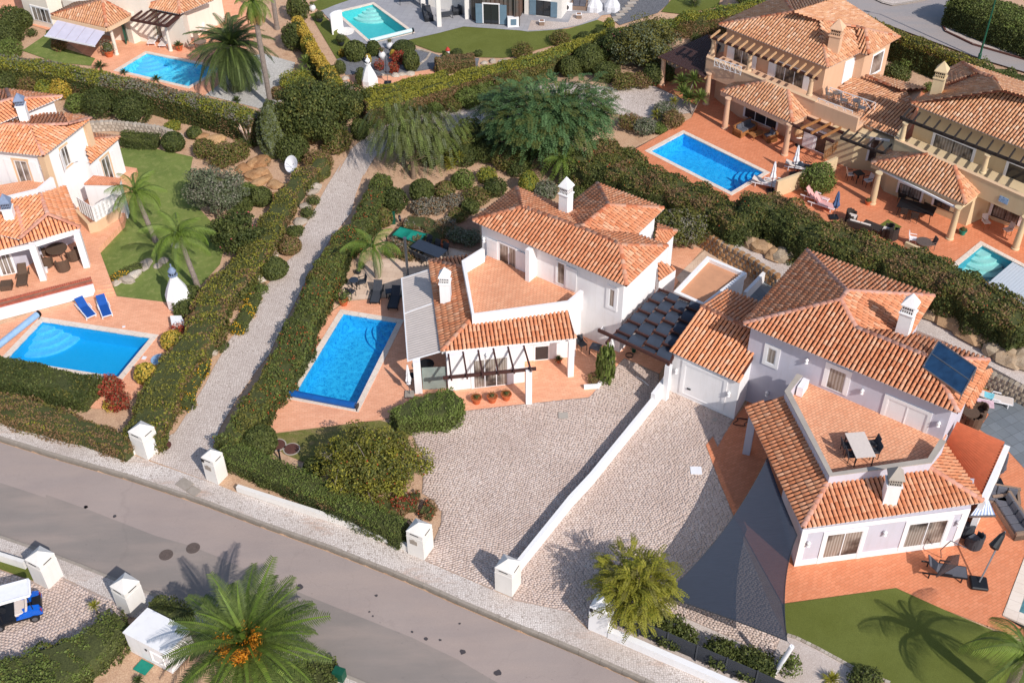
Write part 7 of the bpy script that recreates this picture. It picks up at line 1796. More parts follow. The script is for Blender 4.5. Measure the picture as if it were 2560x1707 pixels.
def stone_wall(name, label, line, h, size, mat, z=0.0, thick=.35, cat='stone wall', jit=.25, top=0.0):
    P = [Vector((p.x, p.y, 0)) for p in line]; t_ = thing(name, label, cat, (P[0].x, P[0].y, z)); hv = size*.75; rows = max(1, round(h/hv))
    mid = wall_line_run('mortar_bed', P, z-.1, z+h-.06, thick*.8, 'conc', t_); cnt = 0
    for j in range(rows):
        off = random.random()
        for a, b in zip(P[:-1], P[1:]):
            d = b-a; n = max(1, round(d.length/size)); nn = Vector((-d.y, d.x, 0)).normalized()
            for i in range(n):
                cnt += 1
                if cnt > 295: continue
                f = (i+(j % 2)*.5+.25)/n; c_ = a.lerp(b, min(max(f, .03), .97)); sz = d.length/n
                bm = MB(); hx, hy, hz = sz*.46*random.uniform(.8, 1.05), thick*random.uniform(.52, .66), h/rows*.43*random.uniform(.8, 1.05); u = d.normalized()
                vs = []
                for dz_ in (-1, 1):
                    for a_, b_ in ((-1, -.7), (-.6, -1), (.6, -1), (1, -.7), (1, .7), (.6, 1), (-.6, 1), (-1, .7)):
                        k = (.86 if dz_ > 0 else 1)*random.uniform(1-jit*.4, 1); vs.append(c_+u*a_*hx*k+nn*b_*hy*k+Vector((0, 0, z+h/rows*(j+.5)+dz_*hz*random.uniform(.9, 1.1))))
                bm.add(vs, [tuple(range(8))[::-1], tuple(range(8, 16))]+[(i2, (i2+1) % 8, 8+(i2+1) % 8, 8+i2) for i2 in range(8)]).build('stone', M[mat], t_)
    return t_
stone_wall('rubble_wall', 'curved pale rubble wall behind the left lawn', WS('a 790,1170 1000,1160 1250,1185 1450,1215 1640,1290', 0.0), .85, .34, 'rockw')
stone_wall('sandstone_wall', 'ochre sandstone retaining wall behind the white outbuilding', WS('g 1665,680 1850,800 2090,930 2352,1100', 0.0), 1.35, .42, 'rocko')
stone_wall('rubble_wall', 'rubble retaining wall behind the solar panel', WS('l 1600,260 1900,400 2150,520 2352,610 2700,780', 0.0), 1.2, .36, 'rubble')
MB().prism(WS('g 1650,560 1900,680 2352,960/l 1640,40 2352,430 2700,600 2700,350 2352,230 1900,0/g 2352,700 1900,480 1650,420', 1.0), -.1, .98).build('ledge', M['gravel'], None, 'structure')
bpy.data.objects['ledge'].name = 'gravel_ledge'
def boulder(label, c, x, y, r, mat='rock', z=None, sx=1.0, name='boulder', group=None, flat=.6):
    p = W(c, x, y) if z is None else W(c, x, y, z); bm = bmesh.new(); bmesh.ops.create_icosphere(bm, subdivisions=2, radius=1); sd = random.random()*50
    for v in bm.verts:
        k = 1+.22*math.sin(v.co.x*2.3+sd)+.14*math.sin(v.co.y*3.1+sd*2)+.12*math.sin(v.co.z*4+sd*3)+random.uniform(-.05, .05); v.co = Vector((v.co.x*k*r*sx, v.co.y*k*r, max(-.2, v.co.z)*k*r*flat))
    me = bpy.data.meshes.new(name); bm.to_mesh(me); bm.free(); me.materials.append(M[mat]); o = bpy.data.objects.new(name, me); COL.objects.link(o); o.location = p+Vector((0, 0, r*flat*.25)); o.rotation_euler = (0, 0, random.uniform(0, 3))
    return tag(o, label, 'rock', group)
ords = ['first', 'second', 'third', 'fourth', 'fifth', 'sixth', 'seventh', 'eighth', 'ninth', 'tenth', 'eleventh', 'twelfth', 'thirteenth', 'fourteenth']
def rocks(where, group, items, mat='rockw', z=None, flat=.6):
    for i, (c, x, y, r) in enumerate(items): boulder(f'{ords[i]} {where}', c, x, y, r, mat, z, random.uniform(1, 1.4), group=group, flat=flat)
rocks('pale rock down the left edge of the lane', 'rocks along the lane', [('f', 545, 175, .42), ('f', 515, 225, .4), ('f', 455, 350, .36), ('f', 395, 475, .42), ('f', 320, 555, .3), ('f', 160, 770, .32), ('f', 20, 1000, .4), ('i', 1900, 60, .4), ('i', 1870, 150, .35), ('i', 1590, 580, .22), ('i', 1535, 665, .22), ('i', 1500, 720, .3), ('i', 1468, 775, .25)])
rocks('white rock in the lawn divider, from the left', 'rocks dividing the lawn', [('e', 1040, 1030, .3), ('e', 1120, 1000, .42), ('e', 1215, 955, .42), ('e', 1290, 870, .45), ('e', 1400, 880, .3), ('e', 1470, 830, .32), ('e', 1590, 700, .3)])
rocks('sandstone block of the garden steps', 'sandstone step blocks', [('e', 2180, 20, .6), ('e', 2260, 90, .65), ('e', 2330, 60, .6), ('e', 2310, -40, .65), ('f', 60, 130, .6), ('f', 170, 160, .55), ('f', 170, 250, .5), ('a', 2250, 1480, .55), ('a', 1800, 1230, .5), ('a', 1900, 1260, .6)], 'rocko')
rocks('boulder in the row under the massive hedge, from the left', 'boulders under the massive hedge', [('g', 1700, 450, .6), ('g', 1870, 530, .65), ('g', 1980, 590, .6), ('g', 2110, 670, .7), ('g', 2230, 730, .7), ('g', 2340, 800, .6), ('h', 200, 800, .7), ('h', 1500, 1260, .8), ('h', 1600, 1330, .8), ('h', 1730, 1380, .9), ('h', 1840, 1340, .8), ('h', 1900, 1480, .9), ('h', 2030, 1440, .95), ('h', 2170, 1500, .9)], 'rock', .98, .8)
rocks('boulder behind the solar panel terrace', 'boulders behind the solar panel', [('l', 2060, 60, .8), ('l', 2130, 130, .75), ('l', 2230, 200, .8), ('l', 2320, 260, .8)], 'rock', .98, .8)
rocks('rockery stone at the red side terrace', 'rockery stones', [('b', 800, 700, .3), ('b', 810, 750, .3), ('b', 840, 790, .3), ('b', 1100, 680, .3), ('b', 1250, 680, .32), ('b', 1310, 670, .3), ('b', 1365, 660, .34), ('b', 2030, 565, .3), ('b', 2110, 555, .3), ('b', 2200, 545, .28)])
# edging setts of the lower right lawn and the rear garden kerb
def edging(name, label, line, s=.22, h=.08, mat='rockw'):
    t_ = thing(name, label, 'edging', line[0])
    for a, b in zip(line[:-1], line[1:]):
        d = b-a; n = max(1, round(d.length/s))
        for i in range(n):
            p = a.lerp(b, (i+.5)/n); MB().box((p.x, p.y, p.z+h/2-.02), (d.length/n*.9, .16, h), math.atan2(d.y, d.x)).build('edging_stone', M[mat], t_)
edging('lawn_edging', 'double row stone edging between gravel and artificial lawn', WS('p 240,1140 320,1165 500,1252 680,1350 860,1448 1010,1510 1160,1568', 0.0))
edging('garden_kerb', 'curved white kerb in the rear garden', WS('f 1770,525 1790,470 1850,415 1950,385 2060,370', 0.0), .4, .1)
edging('garden_kerb', 'white kerb line around the grey gravel garden', WS('b 1400,440 1470,450 1555,475 1520,530 1430,600', None), .4, .1)
# --- fence
A_, B_ = W('o', 862, 1050, 0.0), W('o', 2700, 1850, 0.0); d = (B_-A_).normalized(); n_ = Vector((-d.y, d.x, 0)); A_ += n_*.1; B_ += n_*.1
FE = thing('slatted_fence', 'dark horizontal slatted fence behind the low white wall, bottom right', 'fence', A_); NP = 7
for k in range(NP):
    a, b = A_.lerp(B_, k/NP+.003), A_.lerp(B_, (k+1)/NP-.003)
    MB().box((a.x, a.y, .6), (.07, .07, 1.2)).build('post', M['char'], FE)
    for j in range(9): MB().bar(a+Vector((0, 0, .2+j*.115)), b+Vector((0, 0, .2+j*.115)), .03, .1).build('slat', M['char'], FE)
# --- shade sail and mast
SA = thing('shade_sail', 'large dark blue grey shade sail stretched over the cobbles beside the villa', 'shade sail', XY(W('o', 2000, 900, 0.0)))
s0, s1_, s2_, s3_ = W('k', 2275, 1085, 2.7), W('p', 332, 250, 2.45), W('p', 240, 1190, 2.3), W('o', 1345, 790, 1.7)
def edge(a, b, bow, ctr): 
    def f(t):
        p = a.lerp(b, t); k = 4*t*(1-t)*bow; q = (ctr-(a+b)/2); q.z = 0; return p+q.normalized()*k-Vector((0, 0, .1*4*t*(1-t)))
    return f
ct = (s0+s1_+s2_+s3_)/4; e0, e1, e2, e3 = edge(s0, s1_, .05, ct), edge(s1_, s2_, .4, ct), edge(s3_, s2_, .15, ct), edge(s0, s3_, .42, ct); N = 16; G_ = []
for j in range(N+1):
    v = j/N
    for i in range(N+1):
        u = i/N; p = e0(u)*(1-v)+e2(u)*v+e3(v)*(1-u)+e1(v)*u-(s0*(1-u)*(1-v)+s1_*u*(1-v)+s3_*(1-u)*v+s2_*u*v); G_.append(p)
MB().add(G_, [(j*(N+1)+i, j*(N+1)+i+1, (j+1)*(N+1)+i+1, (j+1)*(N+1)+i) for j in range(N) for i in range(N)]).build('sail_cloth', M['sail'], SA, smooth=True)
mb = MB()
for e in (e0, e1, e2, e3):
    for i in range(N): mb.bar(e(i/N), e((i+1)/N), .035)
mb.build('hem', M['char'], SA)
SM = thing('sail_mast', 'white round mast holding the corner of the shade sail', 'mast', W('p', 125, 1490, 0.0)); mt = W('p', 285, 1240, 2.3)
MB().tube(W('p', 125, 1490, 0.0), mt, .11, .11, 14).build('pole', M['whitep'], SM); MB().path([mt, s2_], .012, 5).build('cable', M['metal'], SM)
# --- meter cabin
c0_, c1_, c2_ = W('m', 1090, 1115, 1.5), W('m', 1480, 1320, 1.5), W('m', 1700, 1090, 1.5); c3_ = c0_+c2_-c1_
MC_ = thing('meter_cabin', 'flat topped white meter cabin beside the date palm', 'cabin', XY(c0_)); MB().prism(inset([c0_, c1_, c2_, c3_], .04), 0, 1.42).build('cabin_body', M['white'], MC_); MB().prism([c0_, c1_, c2_, c3_], 1.42, 1.5).build('roof_slab', M['white'], MC_)
a, b = inset([c0_, c1_, c2_, c3_], .04)[0:2]
window(MC_, a, b, 'm', (1340, 1285), (1475, 1420), 1, .03, gl='white', fr='white', name='hatch', sill=False)
s, z, A2, dd, nn2 = wallpt(a, b, 'm', 1305, 1268); p = A2+dd*s+nn2*.03; MB().lathe((p.x, p.y, z), [(.07, 0), (.07, .02)], 10, nn2).build('vent', M['blackp'], MC_)
# --- chimney shaped ovens
def oven(label, c, x, y, s=1.0, cap='white'):
    p = W(c, x, y); t_ = thing('outdoor_oven', label, 'outdoor oven', p); z = p.z; rot = lambda k: k
    MB().lathe(p, [(.8*s, 0), (.82*s, .75*s), (.62*s, 1.3*s), (.26*s, 2.05*s), (.22*s, 2.3*s)], 8).build('oven_body', M['white'], t_)
    MB().lathe(p+Vector((0, 0, 2.3*s)), [(.3*s, 0), (.3*s, .06), (.2*s, .08), (.2*s, .3*s), (.27*s, .34*s), (.2*s, .42*s), (.14*s, .55*s), (.05, .6*s), (.05, .85*s)], 12).build('oven_cap', M[cap] if cap in M else cap, t_, smooth=True)
    mb = MB()
    for i in range(10): a = i*.628; q = p+Vector((math.cos(a)*.2*s, math.sin(a)*.2*s, 2.44*s)); mb.box(q, (.06, .06, .12*s), a)
    mb.build('vent_slot', M['blackp'], t_)
oven('white bottle shaped outdoor oven with a blue grey cap beside the left lawn', 'e', 1605, 1215, 1.0, plain('blue_grey_chimney_cap', '#7c8aa4'))
oven('white bottle shaped outdoor oven with a white cap in front of the gravel garden', 'b', 1015, 765, .85)
bs = bush  # noqa
o = MB().prism(WS('e 1515,1320 1615,1320 1640,1372 1530,1400', .5), 0, .55).build('oven_side_block', M['white']); tag(o, 'small white block at the foot of the oven by the blue pool', 'garden block')
# ------------------------------------------------------------------ furniture
def place(t, c, x, y, rz=0.0, z=None, label=None, dz=.02):
    p = W(c, x, y) if z is None else W(c, x, y, z); t.location = p+Vector((0, 0, dz)); t.rotation_euler = (0, 0, rz)
    if label: t['label'] = label
    return t
PR = {}
def proto(key, fn, group=None):
    """first use builds the thing at the origin, later uses copy it"""
    if key not in PR: PR[key] = fn(); PR[key]['used'] = 0
    o = PR[key]
    n = o['used']; o['used'] = n+1
    return o if n == 0 else copy_tree(o)
def P_(key, fn, c, x, y, rz, label, z=None, dz=.02):
    o = proto(key, fn); return place(o, c, x, y, rz, z, label, dz)
def sunbed(frame, fab, back=.6, name='sunbed', cat='sunbed'):
    def f():
        t = thing(name, 'x', cat); mb = MB()
        for s in (-1, 1): mb.bar((-.9, s*.3, .3), (.95, s*.3, .3), .06, .05); mb.bar((-.6, s*.3, 0), (-.6, s*.3, .3), .05).bar((.75, s*.3, 0), (.75, s*.3, .3), .05).bar((-.15, s*.34, .3), (-.15, s*.34, .48), .04).bar((-.15, s*.34, .48), (.3, s*.34, .46), .05)
        mb.bar((.95, -.3, .3), (.95, .3, .3), .06, .05); mb.build('frame', M[frame], t)
        MB().box((.38, 0, .33), (1.14, .54, .05)).build('seat', M[fab], t); b = math.cos(back), math.sin(back)
        MB().bar((-.19, 0, .34), (-.19-.72*b[0], 0, .34+.72*b[1]), .54, .05).build('backrest', M[fab], t); return t
    return f
def armchair(fab='wicker', cush=None, name='armchair'):
    def f():
        t = thing(name, 'x', 'armchair'); MB().box((0, 0, .2), (.62, .62, .4)).build('seat', M[fab], t)
        mb = MB(); n = 9; pts = [(math.cos(a)*.36, math.sin(a)*.36) for a in np.linspace(math.radians(62), math.radians(298), n)]
        for i in range(n-1):
            k = .6+.28*math.sin(math.pi*(i+.5)/(n-1)); mb.prism([pts[i], pts[i+1], (pts[i+1][0]*1.2, pts[i+1][1]*1.2), (pts[i][0]*1.2, pts[i][1]*1.2)], .02, k)
        mb.build('backrest', M[fab], t)
        if cush: MB().box((.02, 0, .44), (.5, .5, .09)).build('cushion', M[cush], t)
        return t
    return f
def chair(fr='blackp', seat='char', name='garden_chair'):
    def f():
        t = thing(name, 'x', 'chair'); mb = MB()
        for a, b in ((-.2, -.2), (-.2, .2), (.22, -.2), (.22, .2)): MB().bar((a, b, 0), (a, b, .43), .03).build('leg', M[fr], t)
        mb.box((0, 0, .44), (.46, .46, .04)); mb.build('seat', M[seat], t); MB().bar((-.21, 0, .46), (-.32, 0, .9), .44, .03).build('backrest', M[seat], t)
        for s in (-1, 1): MB().bar((-.22, s*.23, .64), (.2, s*.23, .64), .03).build('armrest', M[fr], t)
        return t
    return f
def table(w, l, h, top, leg='blackp', name='garden_table', rd=False):
    def f():
        t = thing(name, 'x', 'table')
        (MB().lathe((0, 0, h-.04), [(w/2, 0), (w/2, .04)], 22) if rd else MB().box((0, 0, h-.02), (l, w, .045))).build('tabletop', M[top], t)
        k = (.62 if rd else .9)
        for a, b in ((-1, -1), (-1, 1), (1, -1), (1, 1)): MB().bar((a*l/2*k*(.8 if rd else 1), b*w/2*k*(.8 if rd else 1), 0), (a*l/2*k*.95*(.8 if rd else 1), b*w/2*k*(.8 if rd else 1), h-.05), .045).build('leg', M[leg], t)
        return t
    return f
def parasol(fab='whitep', h=2.3, r=.2, base='conc', name='closed_parasol'):
    def f():
        t = thing(name, 'x', 'parasol'); MB().tube((0, 0, 0), (0, 0, h), .025, .025, 8).build('pole', M['metal'], t); MB().box((0, 0, .05), (.55, .55, .1)).build('base', M[base], t)
        mb = MB(); n = 12; prof = [(.12, h*.38), (r*.55, h*.42), (r*.95, h*.5), (r*.55, h*.66), (r*.6, h*.7), (r*.35, h*.9), (.03, h*1.0)]
        vs = []
        for rr, z in prof:
            for i in range(n): a = 6.2832*i/n; k = rr*(1.18 if i % 2 else .72); vs.append((math.cos(a)*k, math.sin(a)*k, z))
        mb.add(vs, [(j*n+i, j*n+(i+1) % n, (j+1)*n+(i+1) % n, (j+1)*n+i) for j in range(len(prof)-1) for i in range(n)]); mb.build('canopy', M[fab], t); return t
    return f
def pot(label, c, x, y, r, mat='pot', pal='mid', ph=.5, kind='bush', z=None, flow=None, spk=None, name='potted_plant'):
    p = W(c, x, y) if z is None else W(c, x, y, z); t = thing(name, label, 'potted plant', p)
    if mat == 'potw': prof = [(r*.5, 0), (r*.95, r*.7), (r, r*1.1), (r*.6, r*1.9), (r*.7, r*2.1), (r*.55, r*2.1), (r*.5, r*1.9)]
    elif mat == 'potb': prof = [(r*.5, 0), (r, r*.8), (r*.95, r*1.2), (r*.75, r*1.6), (r*.65, r*1.6), (r*.6, r*1.4)]
    else: prof = [(r*.65, 0), (r*.92, r*1.1), (r*1.05, r*1.12), (r*1.08, r*1.4), (r*.9, r*1.4), (r*.85, r*1.2)]
    top = prof[-1][1]; MB().lathe(p, prof, 16).build('pot', M[mat], t, smooth=True)
    if spk: o = bpy.data.objects.new('foliage', SPK[spk]); o.scale = (ph,)*3
    else: me = bush_mesh(kind, PALS[pal], 300, .14, flow); o = bpy.data.objects.new('foliage', me); o.scale = (ph*.5, ph*.5, ph*.5)
    COL.objects.link(o); o.parent = t; o.location = (0, 0, top-(.08 if not spk else 0)); return t
def sofa(l=1.8, w=.8, fab='wickerd', cush='cushion', backh=.75, name='sofa'):
    def f():
        t = thing(name, 'x', 'sofa'); MB().box((0, 0, .18), (w, l, .36)).build('base', M[fab], t); MB().box((-w/2+.08, 0, backh/2), (.16, l, backh)).build('backrest', M[fab], t)
        for s in (-1, 1): MB().box((0, s*(l/2-.07), .28), (w, .14, .56)).build('armrest', M[fab], t)
        n = max(1, round(l/.7))
        for i in range(n): y = -l/2+.14+(l-.28)*(i+.5)/n; MB().box((.06, y, .42), (w-.2, (l-.28)/n-.03, .13), 0).build('seat_cushion', M[cush], t, bevel=.03); MB().box((-w/2+.24, y, .62), (.15, (l-.28)/n-.04, .36), 0, ('Y', -.2)).build('back_cushion', M[cush], t, bevel=.03)
        return t
    return f
# left pool
P_('bed_blue', sunbed('whitep', 'blue'), 'e', 770, 1290, ang('e',705,1215,835,1365), 'blue and white sunbed, left of the pair by the light blue pool')
P_('bed_blue', None, 'e', 938, 1275, ang('e',905,1185,968,1350), 'blue and white sunbed, right of the pair by the light blue pool')
P_('wlounge', sunbed('wicker', 'wicker', .8, 'wicker_lounger', 'lounger'), 'e', 215, 1000, ang('e',225,900,200,1075,LZ), 'brown wicker lounger on the upper terrace', LZ)
P_('wott', lambda: (lambda t: (MB().box((0, 0, .18), (.7, .7, .36)).build('seat', M['wicker'], t), t)[1])(thing('ottoman', 'x', 'ottoman')), 'e', 65, 1068, R(10), 'square brown wicker ottoman left of the lounger', LZ)
P_('rtab', table(1.35, 1.35, .74, 'wicker', 'wicker', rd=True), 'e', 530, 800, 0, 'round wicker table under the patio roof', LZ)
for x, y, a, l in ((420, 870, 1.2, 'wicker armchair left of the round patio table'), (570, 905, 1.9, 'wicker armchair in front of the round patio table'), (660, 810, 2.6, 'wicker armchair right of the round patio table holding a blue ball'), (400, 760, .2, 'wicker armchair in the shade behind the round patio table')): P_('warm', armchair(), 'e', x, y, a, l, LZ)
o = MB().ell(tuple(W('e', 650, 770, LZ+.55)), (.13, .13, .13), 12, 8).build('ball', M['blue']); tag(o, 'blue ball lying on a wicker armchair', 'ball')
o = MB().box(W('e', 405, 925, LZ)+Vector((0, 0, .15)), (.35, .28, .3), .2).build('storage_box', M['whitep']); tag(o, 'small white box beside the patio pillar', 'box')
def roller(label, a, b, r, mat, z=.42):
    t = thing('pool_cover_roller', label, 'pool cover roller', XY(a)); MB().tube(a, b, r, r, 14).build('rolled_cover', M[mat], t)
    d = (b-a).normalized()
    for e, s in ((a, -1), (b, 1)): 
        q = e+d*s*.12; MB().tube(e, q, .04, .04, 8).build('axle', M['metal'], t); MB().bar(q, (q.x, q.y, q.z-z+.02), .06).bar((q.x, q.y-.25, .03+q.z-z), (q.x, q.y+.25, .03+q.z-z), .05).build('stand', M['blackp'], t)
    w_ = b+d*.16; MB().lathe(w_, [(.2, 0), (.2, .02)], 14, d).build('hand_wheel', M['blackp'], t)
roller('thick pale blue rolled pool cover at the left edge', W('e', -250, 1770, .35), W('e', 330, 1305, .35), .2, 'palecover', .35)
roller('bright blue rolled cover across the near end of the main pool', W('j', 300, 505, .22), W('j', 880, 618, .22), .2, 'bluecover', .2)
roller('milky rolled cover over the teal pool', W('b', 1015, 365, .3), W('b', 1385, 272, .3), .17, 'milkcover', .3)
def disc(name, label, c, x, y, r, mat, cat='manhole cover', z=None, h=.03, rim=None):
    p = W(c, x, y) if z is None else W(c, x, y, z); t = thing(name, label, cat, p)
    MB().lathe(p, [(r, 0), (r*.98, h)], 22).build('cover', M[mat], t); 
    if rim: MB().lathe(p, [(r*1.18, 0), (r*1.16, h*.6), (r*1.02, h*.6)], 22, cap=False).build('rim', M[rim], t)
    mb = MB()
    for i in range(-2, 3): mb.box((p.x+i*r*.28, p.y, p.z+h+.004), (r*.08, r*1.1, .008), .5)
    mb.build('raised_ribs', M[mat], t, 'stuff'); return t
disc('manhole_cover', 'round iron manhole cover in the road, lower left of the two', 'm', 1480, 425, .35, 'iron', z=-.116, h=.012)
disc('manhole_cover', 'round iron manhole cover in the road, upper right of the two', 'm', 1720, 365, .35, 'iron', z=-.116, h=.012)
disc('manhole_cover', 'brown manhole cover on soil behind the left lane pillar', 'i', 1440, 862, .38, 'rust', rim='stain', z=0, h=.05)
disc('manhole_cover', 'brown manhole cover in the lane cobbles', 'i', 1465, 975, .38, 'rust', z=0.01)
disc('manhole_cover', 'brown manhole cover beside the clipped dome bush', 'j', 195, 970, .4, 'rust', rim='stain', z=0, h=.05)
disc('manhole_cover', 'brown manhole cover right of the dome bush cover', 'j', 318, 1007, .4, 'rust', rim='stain', z=0, h=.05)
disc('pool_pump_hatch', 'round turquoise pump hatch beside the light blue pool', 'i', 1418, 210, .5, 'hatchblue' if 'hatchblue' in M else 'palecover', 'hatch', rim='terra', z=.02, h=.05)
def plate(label, c, x, y, a, b, rz, mat='conc', z=0.0, name='inspection_plate', h=.03):
    p = W(c, x, y, z); o = MB().box(p+Vector((0, 0, h/2)), (a, b, h), rz).build(name, M[mat]); return tag(o, label, 'access cover')
plate('larger square stone cover in the pavement near the lane', 'i', 1645, 1318, .8, .6, R(-35), z=.02); plate('smaller square stone cover with a dark ring in the pavement', 'i', 1728, 1380, .65, .5, R(-35), z=.02)
plate('pale square cover in the left cobbled driveway', 'k', 457, 708, .55, .5, R(0), 'stain', .03); plate('pale square cover in the right cobbled driveway', 'k', 1640, 1197, .6, .55, R(-2), 'whitep', .03)
plate('small pale cover near the garage corner', 'k', 1805, 743, .25, .25, R(40), 'stain', .03); plate('green square hatch on soil beside the meter cabin', 'm', 1278, 1427, .7, .6, R(-28), 'teal', .02)
plate('white square skimmer lid beside the light blue pool', 'i', 1285, 195, .25, .25, R(-10), 'whitep', .03); plate('small white lid on the terrace above the light blue pool', 'e', 1103, 1415, .18, .14, .2, 'whitep', .03)
o = MB().box(W('n', 735, 1455, .6)+Vector((0, 0, -.3)), (.5, .4, .6), R(-20)).build('utility_box', M['greenm']); tag(o, 'dark green utility box on the pavement right of the date palm', 'utility box')
# central terrace
t = P_('dtable', table(1.0, 2.3, .75, 'navy'), 'f', 1545, 800, ang('f',1440,740,1640,820), 'dark rectangular dining table on the rear patio')
an = ang('f',1440,740,1640,820)
for i, (x, y, s) in enumerate(((1530, 715, -1), (1605, 755, -1), (1675, 785, -1), (1415, 810, 1), (1465, 835, 1), (1515, 860, 1))):
    P_('dchair', chair(), 'f', x, y, an+s*math.pi/2, ('grey garden chair behind the dark dining table, ' if s < 0 else 'grey garden chair in front of the dark dining table, ')+('left', 'middle', 'right')[i % 3])
pot('empty looking terracotta pot beside the dark dining table', 'f', 1678, 705, .3, ph=.35, pal='brown')
pot('large terracotta pot with sapling at the corner of the main pool', 'f', 785, 1220, .3, ph=1.0, pal='fresh', kind='loose')
pot('black pot in the bed behind the bistro table', 'f', 945, 895, .22, 'potb', 'dark', .35); pot('grey pot left of the black pot', 'f', 912, 945, .2, 'potb', 'olive', .3)
P_('btab', table(.6, .6, .7, 'navy', rd=True), 'f', 880, 1075, 0, 'small round dark table beside the lane hedge'); P_('dchair', None, 'f', 950, 1060, R(200), 'dark garden chair right of the small round table'); P_('dchair', None, 'f', 850, 1150, R(60), 'dark garden chair in front of the small round table')
P_('gbed', sunbed('blackp', 'char', .7, 'dark_sunbed'), 'f', 1080, 1150, ang('f',1115,1020,1060,1230), 'charcoal sunbed beside the palm on the pool terrace'); P_('gbed', None, 'f', 1240, 1200, ang('f',1275,1080,1225,1260), 'black sunbed at the edge of the grey awning')
P_('stab', table(.45, .45, .4, 'navy'), 'f', 1190, 1140, .2, 'small side table between the two dark sunbeds')
NTm = thing('green_net', 'green net stretched over a frame in the rear garden', 'net', W('f', 1365, 600, 0.0)); q = [W('f', x, y, .45) for x, y in ((1285, 525), (1520, 588), (1445, 672), (1212, 597))]
mb = MB(); N = 8; mb.add([q[0].lerp(q[1], i/N).lerp(q[3].lerp(q[2], i/N), j/N)-Vector((0, 0, .12*math.sin(math.pi*(i % 4)/4)*math.sin(math.pi*j/N))) for j in range(N+1) for i in range(N+1)], [(j*(N+1)+i, j*(N+1)+i+1, (j+1)*(N+1)+i+1, (j+1)*(N+1)+i) for j in range(N) for i in range(N)]); mb.build('net', M['teal'], NTm)
mb = MB(); [mb.bar(q[i], q[(i+1) % 4], .04) for i in range(4)]; [mb.bar(q[i], q[i]-Vector((0, 0, .45)), .04) for i in range(4)]; mb.build('frame', M['greenm'], NTm)
o = thing('compost_unit', 'dark green garden cabinet with hose reel beside the dome bush', 'garden cabinet', W('f', 1212, 490, 0.0)); p = o.location; MB().box(p+Vector((0, 0, .4)), (.5, .4, .8), .1).build('cabinet', M['greenm'], o); MB().lathe(p+Vector((.5, -.1, .45)), [(.22, 0), (.22, .12)], 12, (1, .3, 0)).build('hose_reel', M['blackp'], o)
for c, x, y, l in (('f', 1170, 690, 'black bollard light in the bed near the green net'), ('j', 218, 1105, 'black bollard light beside the brown manhole covers')):
    o = thing('bollard_light', l, 'garden light', W(c, x, y)); MB().tube(o.location, o.location+Vector((0, 0, .7)), .05, .05, 8).build('post', M['blackp'], o); MB().lathe(o.location+Vector((0, 0, .7)), [(.08, 0), (.08, .08), (.02, .1)], 10).build('lamp_cap', M['blackp'], o)
P_('pwhite', parasol('whitep', 2.3, .17), 'j', 1370, 525, 0, 'closed white parasol on a grey base beside the main pool')
P_('btab2', table(.9, .9, .72, 'blackp', rd=True), 'j', 1525, 330, 0, 'round black table under the grey side awning'); P_('dchair', None, 'j', 1405, 400, R(20), 'black chair beside the awning post')
for i, (x, y) in enumerate(((1965, 592), (2105, 582), (2230, 560))): pot(f'terracotta pot with small plant on the porch, {("left", "middle", "right")[i]} of three', 'j', x, y, .3, 'pot', ('mid', 'brown', 'mid')[i], .5, 'loose', z=.02)
pot('small pot with a cycad beside the entrance door', 'k', 417, 232, .18, spk='cycad', ph=.4, z=.02)
P_('dchair', None, 'k', 622, 120, R(-60), 'dark round backed chair on the porch by the house wall'); P_('stab2', table(.6, .6, .5, 'navy'), 'k', 742, 150, R(-25), 'low square dark table on the porch')
o = MB(); pts = [Vector((math.cos(a)*.22, math.sin(a)*.22, .03+a*.004)) for a in np.linspace(0, 18, 40)]; c_ = W('k', 1045, 178, .02); o.path([p+c_ for p in pts], .015, 5); o = o.build('garden_hose', M['blackp']); tag(o, 'coiled black hose at the carport edge', 'hose')
c_ = W('k', 2040, 770, .02); o = MB().path([Vector((math.cos(a)*.35+.15*math.sin(3*a), math.sin(a)*.3, .03+a*.003))+c_ for a in np.linspace(0, 14, 44)], .018, 5).build('garden_hose', M['blackp']); tag(o, 'tangled black hose by the lavender villa pillar', 'hose')
o = thing('watering_can', 'green watering can under the carport pergola', 'watering can', W('k', 1085, 138, .02)); p = o.location; MB().lathe(p, [(.12, 0), (.13, .28), (.1, .3)], 12).build('can_body', M['greenm'], o); MB().tube(p+Vector((.1, 0, .1)), p+Vector((.32, 0, .32)), .02, .02, 6).build('spout', M['greenm'], o); MB().path([p+Vector((-.1, 0, .1)), p+Vector((-.22, 0, .25)), p+Vector((-.05, 0, .36))], .012, 5).build('handle', M['greenm'], o)
o = MB().path([W('k', 1105, 358, .05), W('k', 1160, 390, .05), W('k', 1218, 440, .05)], .025, 6).build('white_pipe', M['whitep']); tag(o, 'white strip lying on the cobbles below the carport', 'strip')
